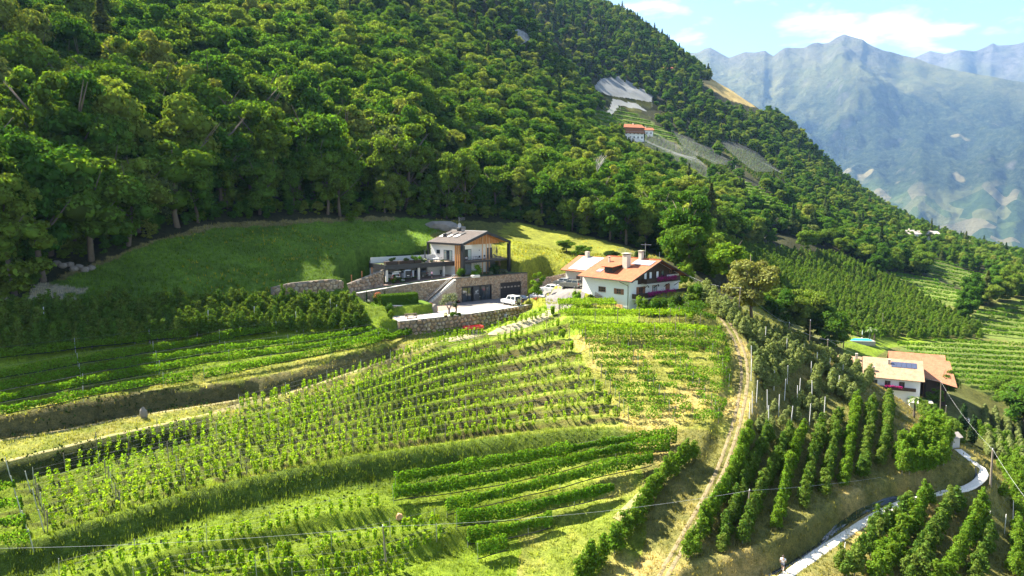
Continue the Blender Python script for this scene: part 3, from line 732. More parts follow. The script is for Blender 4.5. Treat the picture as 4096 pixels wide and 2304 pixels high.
for i in bi:
    k = int(rng.integers(len(BROAD))); far_ = TR[i]
    where = next(w for lim, w in ((40, 'at the left picture edge'), (95, 'above the boulder heap'), (160, 'above the left tip of the meadow'), (230, 'above the left part of the meadow'), (300, 'above the middle of the meadow'), (370, 'above the right part of the meadow'), (430, 'behind the roof terrace'), (500, 'behind the dark-roofed house'), (580, 'between the two houses'), (650, 'behind the solar wing'), (730, 'behind the wooden gable'), (9999, 'in the gully right of the farmhouse')) if TU[i] < lim)
    dpt = float(vof(edge_l, TU[i])-TV[i]); where = ('front of the wood ' if dpt < 14 else 'second line of the wood ' if dpt < 40 else 'higher up the wood ') + where
    size_ = 'small' if sc[i] < 1.0 else 'middling' if sc[i] < 1.35 else 'big'
    t, c = plant('deciduous_tree', (TX[i], TY[i], TZ[i]-.2), BROAD[k][0], BROAD[k][1], ro[i], sc[i], size_+' leafy deciduous tree, '+where, 'tree', size_+' deciduous trees, '+where, sc[i]*rng.uniform(.9, 1.2))
    BT.append((k, c))
for i in ci:
    k = int(rng.integers(len(CONI))); where = 'left half of the wooded slope' if TU[i] < 400 else 'wooded slope behind the two houses'
    t, c = plant('conifer_tree', (TX[i], TY[i], TZ[i]-.2), CONI[k][0], CONI[k][1], ro[i], sc[i], 'dark pointed conifer among leafy trees, '+where, 'tree', 'conifers, '+where, sc[i]*rng.uniform(.62, .82))
    CT.append((k, c))
tmpl = [next(c for q, c in BT if q == k) for k in range(len(BROAD))] + [next(c for q, c in CT if q == k) for k in sorted({q for q, _ in CT})]
rest = np.where(~indiv)[0]
# undergrowth along the edge of the wood
ux, uy = jgrid(-190, 130, 85, 260, 2.6); uz = zt(ux, uy); uu, uv = proj(ux, uy, uz); k_ = ~isfield(ux, uy) & (uu > -200) & (uu < 745) & (uv < vof(edge_l, uu)-.5) & (uv > vof(edge_l, uu)-34-rng.random(len(uu))*16) & (np.hypot(ux, uy) < 235)
ux, uy, uz = ux[k_], uy[k_], uz[k_]
ix = np.where(conif[rest], len(BROAD)+rng.integers(0, len(tmpl)-len(BROAD), len(rest)), rng.integers(0, len(BROAD), len(rest)))
scatter('undergrowth', np.stack([ux, uy, uz-.9], 1), rng.random(len(ux))*6.28, rng.uniform(.22, .46, len(ux)), rng.integers(0, len(BROAD), len(ux)), tmpl[:len(BROAD)], 'dark bushes along the foot of the wood', 'bushes')
scatter('forest', np.stack([TX, TY, TZ-.2], 1)[rest], ro[rest], sc[rest], ix, tmpl, 'dense mixed wood covering the mountain slope', 'wood')
print('trees', len(TX), 'rest', len(rest))
# ================================================================ vineyards, orchards, paths
ORDN = ['first', 'second', 'third', 'fourth', 'fifth', 'sixth', 'seventh', 'eighth', 'ninth', 'tenth', 'eleventh', 'twelfth', 'thirteenth', 'fourteenth', 'fifteenth', 'sixteenth', 'seventeenth', 'eighteenth', 'nineteenth', 'twentieth']
POST_W = mat('post_wood', (.20, .165, .125), .9, 0, .3, 5)
POST_M = mat('post_metal', (.42, .42, .41), .45, .6, .15, 5)
POST_C = mat('post_concrete', (.62, .60, .56), .85, 0, .12, 6)
BLACK = mat('black_net', (.012, .012, .013), .8)
WIRE = mat('wire_steel', (.2, .2, .2), .7, .2)
CABLE = mat('cable', (.55, .55, .55), .5, .2)
def post_mesh(nm, h, r, m, n=6):
    return MB().cyl((0, 0, -.35), (0, 0, h), r, r*.9, n).mesh(nm, m)
POSTS = {'metal': post_mesh('post_metal', 2.05, .035, POST_M), 'wood': post_mesh('post_wood', 2.1, .05, POST_W), 'concrete': post_mesh('post_concrete', 3.3, .055, POST_C, 4), 'tall': post_mesh('post_tall', 2.6, .055, POST_W)}
def pxline(line, n=60, d0=30, d1=170):
    a = np.array(line, float); t = np.r_[0, np.cumsum(np.hypot(*np.diff(a, axis=0).T))]; q = np.linspace(0, t[-1], n)
    p = G(np.interp(q, t, a[:, 0]), np.interp(q, t, a[:, 1]), d0, d1)
    # drop jumps to other slopes
    ok = np.r_[True, np.linalg.norm(np.diff(p[:, :2], axis=0), axis=1) < 14]; return p[ok]
def resample(p, step):
    t = np.r_[0, np.cumsum(np.linalg.norm(np.diff(p[:, :2], axis=0), axis=1))]
    x = np.convolve(np.pad(p[:, 0], 2, 'edge'), np.ones(5)/5, 'valid'); y = np.convolve(np.pad(p[:, 1], 2, 'edge'), np.ones(5)/5, 'valid')
    n = max(2, int(t[-1]/step)); q = np.linspace(0, t[-1], n+1); X, Y = np.interp(q, t, x), np.interp(q, t, y)
    return np.stack([X, Y, zt(X, Y)], 1), t[-1]
def along(p, s):
    t = np.r_[0, np.cumsum(np.linalg.norm(np.diff(p[:, :2], axis=0), axis=1))]
    X, Y = np.interp(s, t, p[:, 0]), np.interp(s, t, p[:, 1]); Z = np.interp(s, t, p[:, 2])
    e = .4; dx = np.interp(s+e, t, p[:, 0])-np.interp(s-e, t, p[:, 0]); dy = np.interp(s+e, t, p[:, 1])-np.interp(s-e, t, p[:, 1])
    d = np.stack([dx, dy], 1); d = d/np.maximum(np.linalg.norm(d, axis=1, keepdims=True), 1e-6)
    return np.stack([X, Y, Z], 1), np.stack([d[:, 1], -d[:, 0]], 1)
def vine_row(line, style, label, group, post='metal', pstep=5.5, m=None, dens=1.0, d0=30, d1=170, black=None, size=None, lean=0, seed=0, hgt=1.0, wires=True):
    p, L = resample(pxline(line, 60, d0, d1), .7)
    if L < 3: return None
    root = thing('vine_row', label, 'vine row', tuple(p[0]), 0, group); o = p[0]
    g = np.random.default_rng(seed+1000)
    if style in ('dense', 'pergola', 'far'):
        per = {'dense': 125, 'pergola': 190, 'far': 16}[style]*dens
        n = int(L*per); s = g.random(n)*L; B, nr2 = along(p, s)
        bush = .8 + .6*fbm(s, s*0+seed*7.1, 2.4, 3, seed+3)
        if style == 'pergola':
            lat = g.uniform(-1.15, 1.15, n)*(1+.15*np.sin(s*1.7)); h = 1.95 + .25*g.normal(size=n)*bush - .12*np.abs(lat)
            hang = g.random(n) < .12; h = np.where(hang, h-g.random(n)*.7, h)
        else:
            th = 2*np.pi*g.random(n); rd = g.random(n)**.45
            lat = np.cos(th)*rd*.42*bush; h = (1.12 + np.sin(th)*rd*.72*bush)*hgt
            if dens < .9: k = fbm(s, s*0+seed*3.3, 1.6, 2, seed) > -.22; lat, h, B, nr2, bush = lat[k], h[k], B[k], nr2[k], bush[k]; n = len(lat)
        C = B.copy(); C[:, :2] += nr2*lat[:, None]; C[:, 2] += h
        N = np.concatenate([nr2*np.sign(lat)[:, None]*.8, np.full((n, 1), .45)], 1) + g.normal(size=(n, 3))*.55
        sz = (size or {'dense': .105, 'pergola': .115, 'far': .34}[style])*(.65+.7*g.random(n))
        V, F = cards(C-o, N, sz, .85, g)
    else:                                                     # young vines, each on its own stake
        xs = np.arange(.4, L-.2, .92) + 0*0; Cs, Ns = [], []
        vig = np.clip(.78 + .75*fbm(xs, xs*0+seed*5.3, 7.0, 3, seed+9), .15, 1.6)
        for x, vg_ in zip(xs, vig):
            if g.random() < .06: continue
            n = int((26 if vg_ < 1 else 46)*dens*(.5+vg_*.7)); b0, n0 = along(p, np.array([x+g.uniform(-.12, .12)]))
            hh = .3 + g.random(n)*(1.05+.4*vg_)*g.uniform(.75, 1.1); rad = .08+.11*vg_*(1.2-abs(hh-1.1)*.55)
            a = g.random(n)*6.283; lx = g.normal(size=2)*.12
            c = np.stack([b0[0, 0]+np.cos(a)*rad*1.1+lx[0]*hh, b0[0, 1]+np.sin(a)*rad*1.1+lx[1]*hh, b0[0, 2]+hh], 1)
            Cs.append(c); Ns.append(np.stack([np.cos(a), np.sin(a), np.full(n, .3)], 1)+g.normal(size=(n, 3))*.6)
        C = np.concatenate(Cs); N = np.concatenate(Ns); V, F = cards(C-o, N, (size or .102)*(.6+.8*g.random(len(C))), .9, g)
    link('foliage', mesh_np('vine_foliage', V, F, [m or (L_VINE_Y if style == 'young' else L_VINE)]), root)
    if style == 'far': return root
    st = np.arange(0, L+.01, pstep); Q, nn = along(p, np.clip(st, .05, L-.05))
    off = 1.1 if style == 'pergola' else 0
    for k, q in enumerate(Q):
        po = link('post', POSTS[post], root); po.location = (q[0]-o[0]-nn[k, 0]*off*-1, q[1]-o[1]-nn[k, 1]*off*-1, float(zt(q[0]+nn[k, 0]*off, q[1]+nn[k, 1]*off))-o[2])
        po.rotation_euler = (g.normal()*.03+(lean if style == 'pergola' else 0), g.normal()*.03+(.12 if k == 0 else -.12 if k == len(Q)-1 else 0)*0, 0)
    if wires:
        mb = MB(); st2, _ = along(p, np.linspace(.05, L-.05, max(3, int(L/3))))
        for h in ((.7, 1.25, 1.8) if style == 'young' else (1.9,)): mb.tube([(q[0]-o[0], q[1]-o[1], q[2]-o[2]+h) for q in st2], .006, 3)
        mb.build('trellis_wire', WIRE, root)
    if black:
        mb = MB(); st2, nn2 = along(p, np.linspace(.05, L-.05, max(3, int(L/1.5))))
        mb.tube([(q[0]-o[0]+w[0]*.12, q[1]-o[1]+w[1]*.12, q[2]-o[2]+black+.05*math.sin(k*1.3)) for k, (q, w) in enumerate(zip(st2, nn2))], .055, 4)
        mb.build('rolled_net', BLACK, root)
    return root
def lerp_line(top, bot, f, u0, u1, n=26):
    us = np.linspace(u0, u1, n); return [(u, float(vof(top, u)*(1-f)+vof(bot, u)*f)) for u in us]
# young terraced vineyard below the parking
for k in range(NROW):
    f = (k+.02)/NROW; vm = float(vof(TOPL, 600)*(1-f)+vof(BOTL, 600)*f)
    u1 = float(np.interp(k, [0, 2, NROW-1], [556, 568, 624])); u0 = float(np.interp(k, [0, 1, 2, NROW], [236, 92, 60, 34])) if k < 3 else float(np.interp(k, [3, NROW], [28, 44]))
    vine_row(lerp_line(TOPL, BOTL, f+.3/NROW*0, u0, u1), 'young', f'{ORDN[k]} row down from the track in the terraced vineyard of young, gappy vines', 'rows of the young terraced vineyard', seed=k, dens=1.85 if k < NROW-2 else 2.4, post='metal' if k % 3 == 0 else 'wood', pstep=6.2)
# full rows on the right of it
for k in range(NRR):
    f = (k+.05)/NRR; ln = []
    uL = float(uedge(vof(RTOP, 580)*(1-f)+vof(RBOT, 620)*f))+6
    uR = float(np.interp(k, [0, 3, 8, NRR-1], [722, 730, 730, 722]))
    vine_row(lerp_line(RTOP, RBOT, f, uL, uR), 'dense', f'{ORDN[k]} row from the top in the bushy vine block below the white farmhouse', 'rows of the bushy vine block', seed=40+k, dens=.62, post='metal' if k % 2 else 'wood', pstep=6, wires=False)
# dense netted rows at the bottom
BROWS = [[(460, 800), (900, 715), (1500, 610), (2000, 520), (2430, 480)], [(450, 885), (1000, 812), (1500, 712), (2000, 580), (2380, 538)], [(820, 985), (1100, 915), (1500, 822), (2000, 692), (2260, 642)],
         [(890, 1065), (1300, 1012), (1600, 935), (1990, 848)], [(970, 1185), (1250, 1145), (1560, 1065)], [(1045, 1285), (1250, 1225)]]
for k, r in enumerate(BROWS):
    vine_row(cv8(r), 'dense', f'{ORDN[k]} row from the top of the dark green netted vines at bottom centre', 'netted vine rows at bottom centre', seed=70+k, dens=2.2, post='metal', pstep=7, black=.38, hgt=1.3)
# long rows on the upper left
AROWS = [[(-60, 1050), (700, 958), (1225, 900)], [(-60, 1186), (600, 1064), (1200, 968), (1500, 905), (1800, 862)], [(-60, 1268), (700, 1118), (1300, 1018), (2000, 935), (2415, 872)],
         [(-60, 1345), (700, 1188), (1300, 1075), (2000, 985), (2415, 918), (2650, 862)], [(-60, 1432), (600, 1290), (900, 1232), (1250, 1180)]]
for k, r in enumerate(AROWS):
    vine_row(cv6(r), 'dense', f'{ORDN[k]} long vine row below the dark orchard on the left, counted downwards', 'long vine rows on the upper left', seed=90+k, dens=1.15, post='metal', pstep=9, black=.55, hgt=.95)
vine_row(cv6([(1300, 1172), (1700, 1090), (2100, 1010), (2400, 945), (2660, 880)]), 'dense', 'vine row on the edge of the dry bank right of the gap', 'long vine rows on the upper left', seed=96, dens=1.1, pstep=9, black=.5, hgt=.9)
# sparse rows in front of the long grassy bank
CROWS = [cv7([(380, 1425), (850, 1295), (1240, 1195), (1760, 1105), (2270, 965), (2620, 908)]), cv7([(900, 1480), (1300, 1330), (1700, 1330), (2230, 1215), (2630, 1130), (3010, 1035)]),
         cv7([(1250, 1500), (1750, 1395), (2430, 1330), (2730, 1250), (3090, 1110)]), cv7([(2000, 1480), (2430, 1442), (2820, 1335)])]
for k, r in enumerate(CROWS):
    vine_row(r, 'young', f'{ORDN[k]} loose vine row in front of the long grassy bank, bottom left, counted downwards', 'loose rows in front of the grassy bank', seed=110+k, dens=2.8, pstep=6, size=.12)
for k, r in enumerate(([(0, 835), (60, 832), (105, 822)], [(0, 962), (80, 958), (155, 945)], [(0, 1085), (90, 1078), (180, 1068)], [(0, 1205), (100, 1200), (215, 1190)])):
    vine_row(cv7([(-250, r[0][1]+14)] + r), 'dense', f'{ORDN[k]} short vine row cut off by the left edge, counted from the top', 'short rows at the left edge', seed=120+k, dens=.9, pstep=40, wires=False)
for (a, bq) in (((48, 632), (70, 700)), ((82, 680), (110, 832)), ((122, 818), (152, 978)), ((165, 950), (188, 1078)), ((203, 1040), (232, 1212)), ((178, 645), (208, 797)), ((228, 780), (258, 925)), ((275, 912), (300, 1070))):
    q = G1(*cv7([bq])[0], 30, 120); po = tag(link('end_post', POSTS['metal']), 'leaning silvery end post of the vine rows near left edge', 'post', 'silvery end posts near the left edge'); po.location = q; po.rotation_euler = (0, -.16, 0); po.scale = (1.5, 1.5, 1.05)
# pergola rows under the farmhouse
for k, r in enumerate((dsp([(1412, 808), (1500, 812), (1600, 812), (1700, 812), (1745, 822)]), dsp([(1440, 848), (1500, 852), (1620, 850), (1720, 850), (1780, 858)]))):
    vine_row(r, 'pergola', ('upper' if k == 0 else 'lower')+' flat pergola vine strip on wooden posts below the white farmhouse', 'pergola vine strips', seed=130+k, post='tall', pstep=3.4, m=L_VINE_Y, wires=False, dens=.8)
for k, r in enumerate((dsp([(1690, 780), (1740, 790), (1775, 800)]), dsp([(1690, 800), (1750, 812), (1800, 828)]))):
    vine_row(r, 'pergola', ('upper' if k == 0 else 'lower')+' shaded pergola strip right of the farmhouse garden', 'shaded pergola strips', seed=134+k, post='tall', pstep=3.2, m=L_HEDGE, wires=False, dens=.8)
# far vineyards: every row a row
def far_rows(poly, n, slope, name, d0, d1, seed, size=.34, dens=1.0):
    a = np.array(poly); v0, v1 = a[:, 1].min(), a[:, 1].max(); c = 0
    for k in range(n):
        us = np.linspace(a[:, 0].min(), a[:, 0].max(), 60); vs = v0 + (v1-v0)*(k+.5)/n + (us-us.mean())*slope
        ok = sdpoly(poly, us, vs) < 0
        if ok.sum() < 4 or us[ok][0] > 1030: continue
        u = us[ok][us[ok] < 1060]; v = vs[ok][:len(u)]
        if len(u) < 4: continue
        vine_row(list(zip(u, v)), 'far', f'{ORDN[c]} vine row from the top {name}', 'vine rows '+name, seed=seed+k, d0=d0, d1=d1, size=size, dens=dens); c += 1
far_rows(VF1, 9, .16, 'on the small terraced slope beyond the big orchard', 170, 700, 200, .30)
far_rows(VF2, 10, .22, 'in the bright vineyard below the far white houses', 170, 900, 220, .34)
far_rows(VF3, 14, .05, 'in the curved vineyard behind the lower farm roofs', 150, 600, 240, .24, 1.5)
far_rows(VF4, 9, .10, 'in the vineyard at the right edge above the road', 170, 600, 260, .26, 1.3)
far_rows(VF5, 16, .12, 'in the steep bright vineyard on the far hillside', 250, 900, 280, .42)
far_rows(VF6, 9, .18, 'in the green plot above the distant farmhouse', 350, 900, 300, .5)

# ---- orchards
APPLE = []
for k in range(4):
    g = np.random.default_rng(300+k); L = [(np.array((g.normal()*.12, g.normal()*.12, .75+i*.4)), (.78-.09*i+g.uniform(-.1, .1),)*2 + (.42,)) for i in range(6)]
    L += [(np.array((math.cos(a)*.5, math.sin(a)*.5, .9+g.random()*1.1)), (.45, .45, .38)) for a in g.random(4)*6.28]
    APPLE.append([crown_mesh('crown_apple', L, 820, .115, m_, .2, .6, .6) for m_ in (L_APPLE, L_APPLE_G, L_BRIGHT)])
TR_A = trunk_mesh('trunk_apple', 2.6, .06, BARK_G, 2, 3, .25)
AP = []      # x, y, material index, scale, label
def apple_row(line, step, sc, mi, label, d0=30, d1=170, gap=.03, jit=.12):
    p, L = resample(pxline(line, 40, d0, d1), .8)
    s = np.arange(.3, L, step); q, _ = along(p, s)
    for k, (x, y, z) in enumerate(q):
        if rng.random() < gap: continue
        AP.append((x+rng.normal()*jit, y+rng.normal()*jit, mi, sc*rng.uniform(.8, 1.15), label.replace('{p}', ('upper end', 'upper half', 'lower half', 'lower end')[min(3, 4*k//max(1, len(q)))])))
LO = [[(-80, 775), (900, 712), (2250, 700), (2330, 720)], [(-80, 835), (900, 772), (2340, 752)], [(-80, 895), (1000, 835), (2370, 800)], [(-80, 955), (1100, 880), (2390, 838)], [(-80, 1005), (600, 950), (1180, 892)]]
for k, r in enumerate(LO): apple_row(cv6(r), .9, .98, 0, f'spindle apple tree in the {ORDN[k]} row from the back, dark orchard on the left')
R4 = [[(690, 240), (560, 600), (390, 880), (260, 1110)], [(820, 260), (720, 480), (620, 700), (480, 1060)], [(980, 260), (850, 520), (740, 720), (640, 1000)], [(1060, 240), (960, 500), (860, 900)],
      [(1190, 230), (1110, 480), (1050, 750)], [(1300, 120), (1250, 400), (1190, 670)], [(1420, 60), (1380, 300), (1330, 620)], [(1530, 50), (1500, 300), (1460, 550)], [(1650, 20), (1620, 300), (1580, 460)]]
for k, r in enumerate(R4): apple_row(cvr(r), .85, .82, 0 if k % 3 else 2, f'apple tree at the {{p}} of the {ORDN[k]} downhill row right of the steep track')
for k in range(5): apple_row(cvr([(2000+k*22, 190+k*62), (1860, 300+k*48), (1730-k*5, 400+k*30)]), 1.15, 1.0, 2, 'bright apple tree in the block between the light path bend and the lower farm', gap=.1)
for k in range(5): apple_row(cvr([(1700+k*60, -20+k*40), (1820+k*60, 60+k*40), (1980+k*40, 200+k*30)]), 1.2, 1.0, 0, 'apple tree just below the lower farm roofs', gap=.1)
R5 = [[(1745, 700), (1600, 830), (1470, 960), (1300, 1160)], [(1905, 620), (1780, 800), (1600, 1050), (1480, 1230)], [(2070, 640), (1980, 800), (1870, 1000), (1720, 1230)], [(2250, 690), (2190, 850), (2050, 1080), (1960, 1240)],
      [(2320, 760), (2290, 900), (2250, 1050), (2200, 1220)], [(2430, 560), (2480, 640), (2560, 760)], [(2450, 440), (2540, 520), (2590, 590)], [(2480, 800), (2500, 950), (2480, 1150)], [(2590, 900), (2580, 1100)]]
for k, r in enumerate(R5): apple_row(cvr([(x+35, y+85) for x, y in r]), 1.1, 1.0 if k < 4 else .85, 2 if k % 2 else 0, f'bushy apple tree at the {{p}} of the {ORDN[k]} row below the light path', gap=.06 if k < 4 else .3, jit=.3)
for r in ([(2380, 330), (2450, 420), (2590, 540)], [(2300, 290), (2420, 345), (2590, 440)], [(2430, 480), (2500, 600), (2590, 720)], [(2250, 250), (2400, 290), (2590, 350)], [(2470, 700), (2560, 850)], [(2400, 640), (2440, 720)]): apple_row(cvr(r), 1.1, 1.0, 2, 'bright apple tree in the thicket right of the light path bend', 60, 170, .05, .35)
for k in range(5): apple_row([(984+k*11, 412+k*4), (986+k*11, 434+k*4), (990+k*11, 458+k*4)], 1.0, .8, 1, 'slim tree in the thin columns right of the lower farm cypresses', 100, 240)
apple_row(cv8([(2560, 560), (2440, 640), (2270, 800), (2150, 1020), (2000, 1200), (1800, 1400), (1720, 1470)]), .85, .95, 2, 'slim tree at the {p} of the curved row left of the steep track')
CR = [((690, 290), (760, 330), (850, 372)), ((700, 300), (770, 345), (850, 388)), ((712, 312), (760, 345), (790, 372)), ((735, 330), (765, 352), (778, 375)), ((748, 352), (770, 372)), ((755, 374), (772, 362), (786, 350)), ((760, 384), (780, 370), (795, 356)), ((768, 390), (790, 375), (805, 360)),
      ((828, 395), (838, 380), (845, 368)), ((838, 398), (852, 382), (858, 372)), ((848, 404), (864, 388), (870, 380)), ((812, 395), (818, 378), (826, 362))]
for k, r in enumerate(CR): apple_row([tuple(x) for x in r], .95, .80, 1, 'grey-green apple tree on the crest right of the steep track' if k < 5 else 'grey-green apple tree in the short rows beside the steep track', gap=.04)
YO = [G1(u, v, 60, 140) for u, v in zip(rng.uniform(757, 838, 46), rng.uniform(388, 434, 46))]
for q in YO: AP.append((q[0], q[1], 1, rng.uniform(.38, .62), 'small young apple tree in the staked patch beside the steep track'))
# far orchard on the facing slope
fx, fy = jgrid(40, 260, 200, 420, 2.5); fz = zt(fx, fy); fu, fv = proj(fx, fy, fz); m_ = sdpoly(ORCH_FAR, fu, fv) < 0
for x, y in zip(fx[m_], fy[m_]): AP.append((x, y, 0 if rng.random() < .7 else 2, rng.uniform(.95, 1.3), 'apple tree in the broad orchard on the facing slope'))
for f in NETF[:4]:
    fx, fy = jgrid(60, 320, 330, 680, 3.2); fz = zt(fx, fy); fu, fv = proj(fx, fy, fz); m_ = sdpoly(f, fu, fv) < 0
    for x, y in zip(fx[m_], fy[m_]): AP.append((x, y, 0, rng.uniform(.8, 1.0), 'apple tree under the far nets'))
ax = np.array([a[0] for a in AP]); ay = np.array([a[1] for a in AP]); az_ = zt(ax, ay); am = np.array([a[2] for a in AP]); asc = np.array([a[3] for a in AP])
au, av = proj(ax, ay, az_); rk = asc/np.hypot(ax, ay)*((au > 0) & (au < 1024) & (av < 590)); order = np.argsort(-rk)
for mi in range(3):                                              # some of each foliage kind among the single trees
    for i in [j for j in order[300:] if am[j] == mi][:6]: order = np.r_[i, order[order != i]]
AT = {}
for n_i, i in enumerate(order[:300]):
    k = int(rng.integers(4)); t, c = plant('apple_tree', (ax[i], ay[i], az_[i]-.05), APPLE[k][am[i]], TR_A, rng.random()*6.28, asc[i], AP[i][4], 'apple tree', AP[i][4].replace('apple tree', 'apple trees').replace('slim tree', 'slim trees'), asc[i]*rng.uniform(.9, 1.25))
    AT.setdefault((k, int(am[i])), c)
keys = list(AT)
rest = order[300:]; ids = []
for i in rest:
    cand = [j for j, q in enumerate(keys) if q[1] == am[i]] or list(range(len(keys))); ids.append(cand[int(rng.integers(len(cand)))])
scatter('orchard_trees', np.stack([ax, ay, az_-.05], 1)[rest], rng.random(len(rest))*6.28, asc[rest]*rng.uniform(.95, 1.2, len(rest)), ids, [AT[q] for q in keys], 'rows of apple trees filling the orchards', 'orchard')
print('apples', len(AP), keys)
# white orchard posts
def wpost(u, v, label, group, h=1.0, d1=150):
    q = G1(u, v, 30, d1); po = tag(link('trellis_post', POSTS['concrete']), label, 'post', group); po.location = q; po.rotation_euler = (rng.normal()*.03, rng.normal()*.03, 0); po.scale = (1, 1, h)
def cy(p): return [(662.5+x*.07764, 337.5+y*.07764) for x, y in p]
for x, y in [(1210, 840), (1350, 960), (1495, 1020), (1365, 1175), (1650, 1170), (1890, 1130), (1735, 890), (1570, 810), (1760, 790), (1605, 620), (1435, 680), (2080, 1035), (1155, 990), (1115, 1140), (1925, 820), (1140, 560), (1145, 380), (1595, 260), (1320, 110), (1820, 330), (2255, 740), (1910, 560), (2315, 580), (1985, 430), (2140, 500)]:
    wpost(*cy([(x, y)])[0], 'white concrete post in the young orchard patch beside the steep track', 'white posts beside the steep track', .95)
for x, y in [(290, 840), (1342, 850), (1912, 850), (2130, 760), (2170, 800), (1640, 820)]:
    wpost(*cv6([(x, y)])[0], 'grey-white post standing among the dark apple trees on the left', 'posts in the left orchard', 1.0)
for x, y in [(2330, 900), (2440, 920), (2500, 820), (1330, 1140)]:
    wpost(*cvr([(x, y)])[0], 'white post among the apple trees at bottom right', 'posts at bottom right', .8, 110)

# ---- paths
def strip(name, line, w, m, lift=.06, d0=30, d1=170, n=80, z=None, kind='structure', step=.8, pts=None, ac=6, flat=False):
    p, L = resample(pxline(line, n, d0, d1), step) if pts is None else (pts, 0)
    s = np.linspace(0, 1, len(p)); t = np.gradient(p[:, :2], axis=0); t /= np.maximum(np.linalg.norm(t, axis=1, keepdims=True), 1e-6); nn = np.stack([t[:, 1], -t[:, 0]], 1)
    k = np.linspace(-.5, .5, ac+1); ww = w*(1+.12*fbm(np.arange(len(p))*1., np.zeros(len(p)), 5, 2, 3))
    X = p[:, :1] + nn[:, :1]*k*ww[:, None]; Y = p[:, 1:2] + nn[:, 1:2]*k*ww[:, None]; Z = zt(X, Y)+lift + 0.03*(1-(2*k)**2)
    if flat:
        zz = np.convolve(np.pad(Z.max(1), 4, 'edge'), np.ones(9)/9, 'valid'); Z = np.repeat(zz[:, None], Z.shape[1], 1)+.02; Z[:, 0] -= .12; Z[:, -1] -= .12
    Z[:, 0] -= .08; Z[:, -1] -= .08
    i = np.arange(X.size).reshape(X.shape); F = np.stack([i[:-1, :-1], i[:-1, 1:], i[1:, 1:], i[1:, :-1]], -1).reshape(-1, 4)
    return link(name, mesh_np(name, np.stack([X, Y, Z], -1).reshape(-1, 3), F, [m], True), kind=kind)
def pathmat(name, c1, c2, sc=2.0, rough=.95):
    b = NB(name); ps = b.pos(); n = b.noise(sc, ps, 6, .65); n2 = b.noise(sc*9, ps, 4, .6)
    c = b.mix(b.ramp(n, [(.35, (0, 0, 0)), (.65, (1, 1, 1))]), c1, c2); c = b.mix(1.0, c, b.ramp(n2, [(.3, (.7, .7, .7)), (.7, (1.25, 1.22, 1.2))]), 'MULTIPLY')
    MATS[name] = b.out(b.bsdf(c, rough, 0, b.bump(n2, .5, .03), .15)); return MATS[name]
DIRT = pathmat('dirt', (.24, .185, .115), (.155, .135, .07)); STRAW = pathmat('straw', (.32, .26, .13), (.17, .18, .06), 1.2); GRAVEL = pathmat('pale_gravel', (.80, .75, .65), (.70, .65, .55), 3)
strip('dirt_path', [(u-1.8, v) for u, v in TRAIL], .55, DIRT, .03); strip('dirt_path', [(u+3.6+ (v-300)*.012, v) for u, v in TRAIL], .55, DIRT, .03)
strip('dirt_path', cv8([(2450, 600), (2330, 690), (2200, 800), (2080, 920), (2000, 1000)]), 1.3, STRAW)
strip('grass_track', TRACK1, .9, STRAW, .03)
strip('grass_track', TRACK2, .8, STRAW, .03)
strip('gravel_path', WAAL, 1.3, GRAVEL, .08, 30, 130, 120, flat=True, ac=9)
STRAIGHT_WATER = NB('channel_water'); MATW = STRAIGHT_WATER.out(STRAIGHT_WATER.bsdf((.015, .022, .026), .08, 0, STRAIGHT_WATER.bump(STRAIGHT_WATER.noise(6, STRAIGHT_WATER.pos(), 3), .15, .02), .6))
strip('water_channel', cvr([(800, 1215), (960, 1135), (1150, 1010), (1300, 880), (1450, 780), (1650, 690), (1850, 655), (2000, 632), (2130, 605), (2220, 580), (2255, 550), (2262, 510), (2240, 460)]), .5, MATW, .05, 30, 130, 120)

# ---- grass, flowers, ivy
def grass(name, m_sel, N, h0, h1, mtl, w=.05, blades=4, dark=1.0, tint=None, rmin=50, rmax=170, lean=.6):
    a = rng.uniform(-.66, .66, N*3); r = np.sqrt(rng.uniform(rmin**2, rmax**2, N*3)); x, y = r*np.sin(a), r*np.cos(a)
    i = np.clip(np.searchsorted(RR, r), 0, nr-1); j = np.clip(np.searchsorted(AZ, a), 0, na-1); k = m_sel[i, j] & (rng.random(len(x)) < np.clip(90/r, .3, 1)**1.3); x, y = x[k][:N], y[k][:N]
    n = len(x); z = zt(x, y); c = tcol(x, y)*dark
    if tint is not None: c = c*.4 + np.array(tint)*.6
    C = np.repeat(np.stack([x, y, z], 1), blades, 0) + np.concatenate([rng.normal(size=(n*blades, 2))*.14, np.zeros((n*blades, 1))], 1)
    h = rng.uniform(h0, h1, n*blades)[:, None]; d = unit(np.concatenate([rng.normal(size=(n*blades, 2)), np.zeros((n*blades, 1))], 1)); s_ = np.stack([-d[:, 1], d[:, 0], d[:, 2]], 1)
    ww = w*(.6+.8*rng.random((n*blades, 1))); up = np.array((0, 0, 1.0))
    V = np.stack([C-s_*ww-up*.05, C+s_*ww-up*.05, C+d*h*lean*rng.random((n*blades, 1))+up*h], 1).reshape(-1, 3)
    me = mesh_np(name, V, np.arange(len(V)).reshape(-1, 3), [mtl])
    cc = np.repeat(np.repeat(c*rng.uniform(.8, 1.45, (n, 1)), blades, 0), 3, 0)
    me.color_attributes.new('Col', 'FLOAT_COLOR', 'POINT').data.foreach_set('color', np.concatenate([np.clip(cc, 0, .6), np.ones((len(cc), 1))], 1).astype(np.float32).ravel())
    return link(name, me, kind='stuff')
b = NB('grass_blades'); at = b.n('ShaderNodeAttribute', attribute_name='Col').outputs['Color']
d_ = b.n('ShaderNodeBsdfDiffuse', {'Color': at}).outputs[0]; t_ = b.n('ShaderNodeBsdfTranslucent', {'Color': b.mix(1.0, at, (1.5, 1.4, .7), 'MULTIPLY')}).outputs[0]
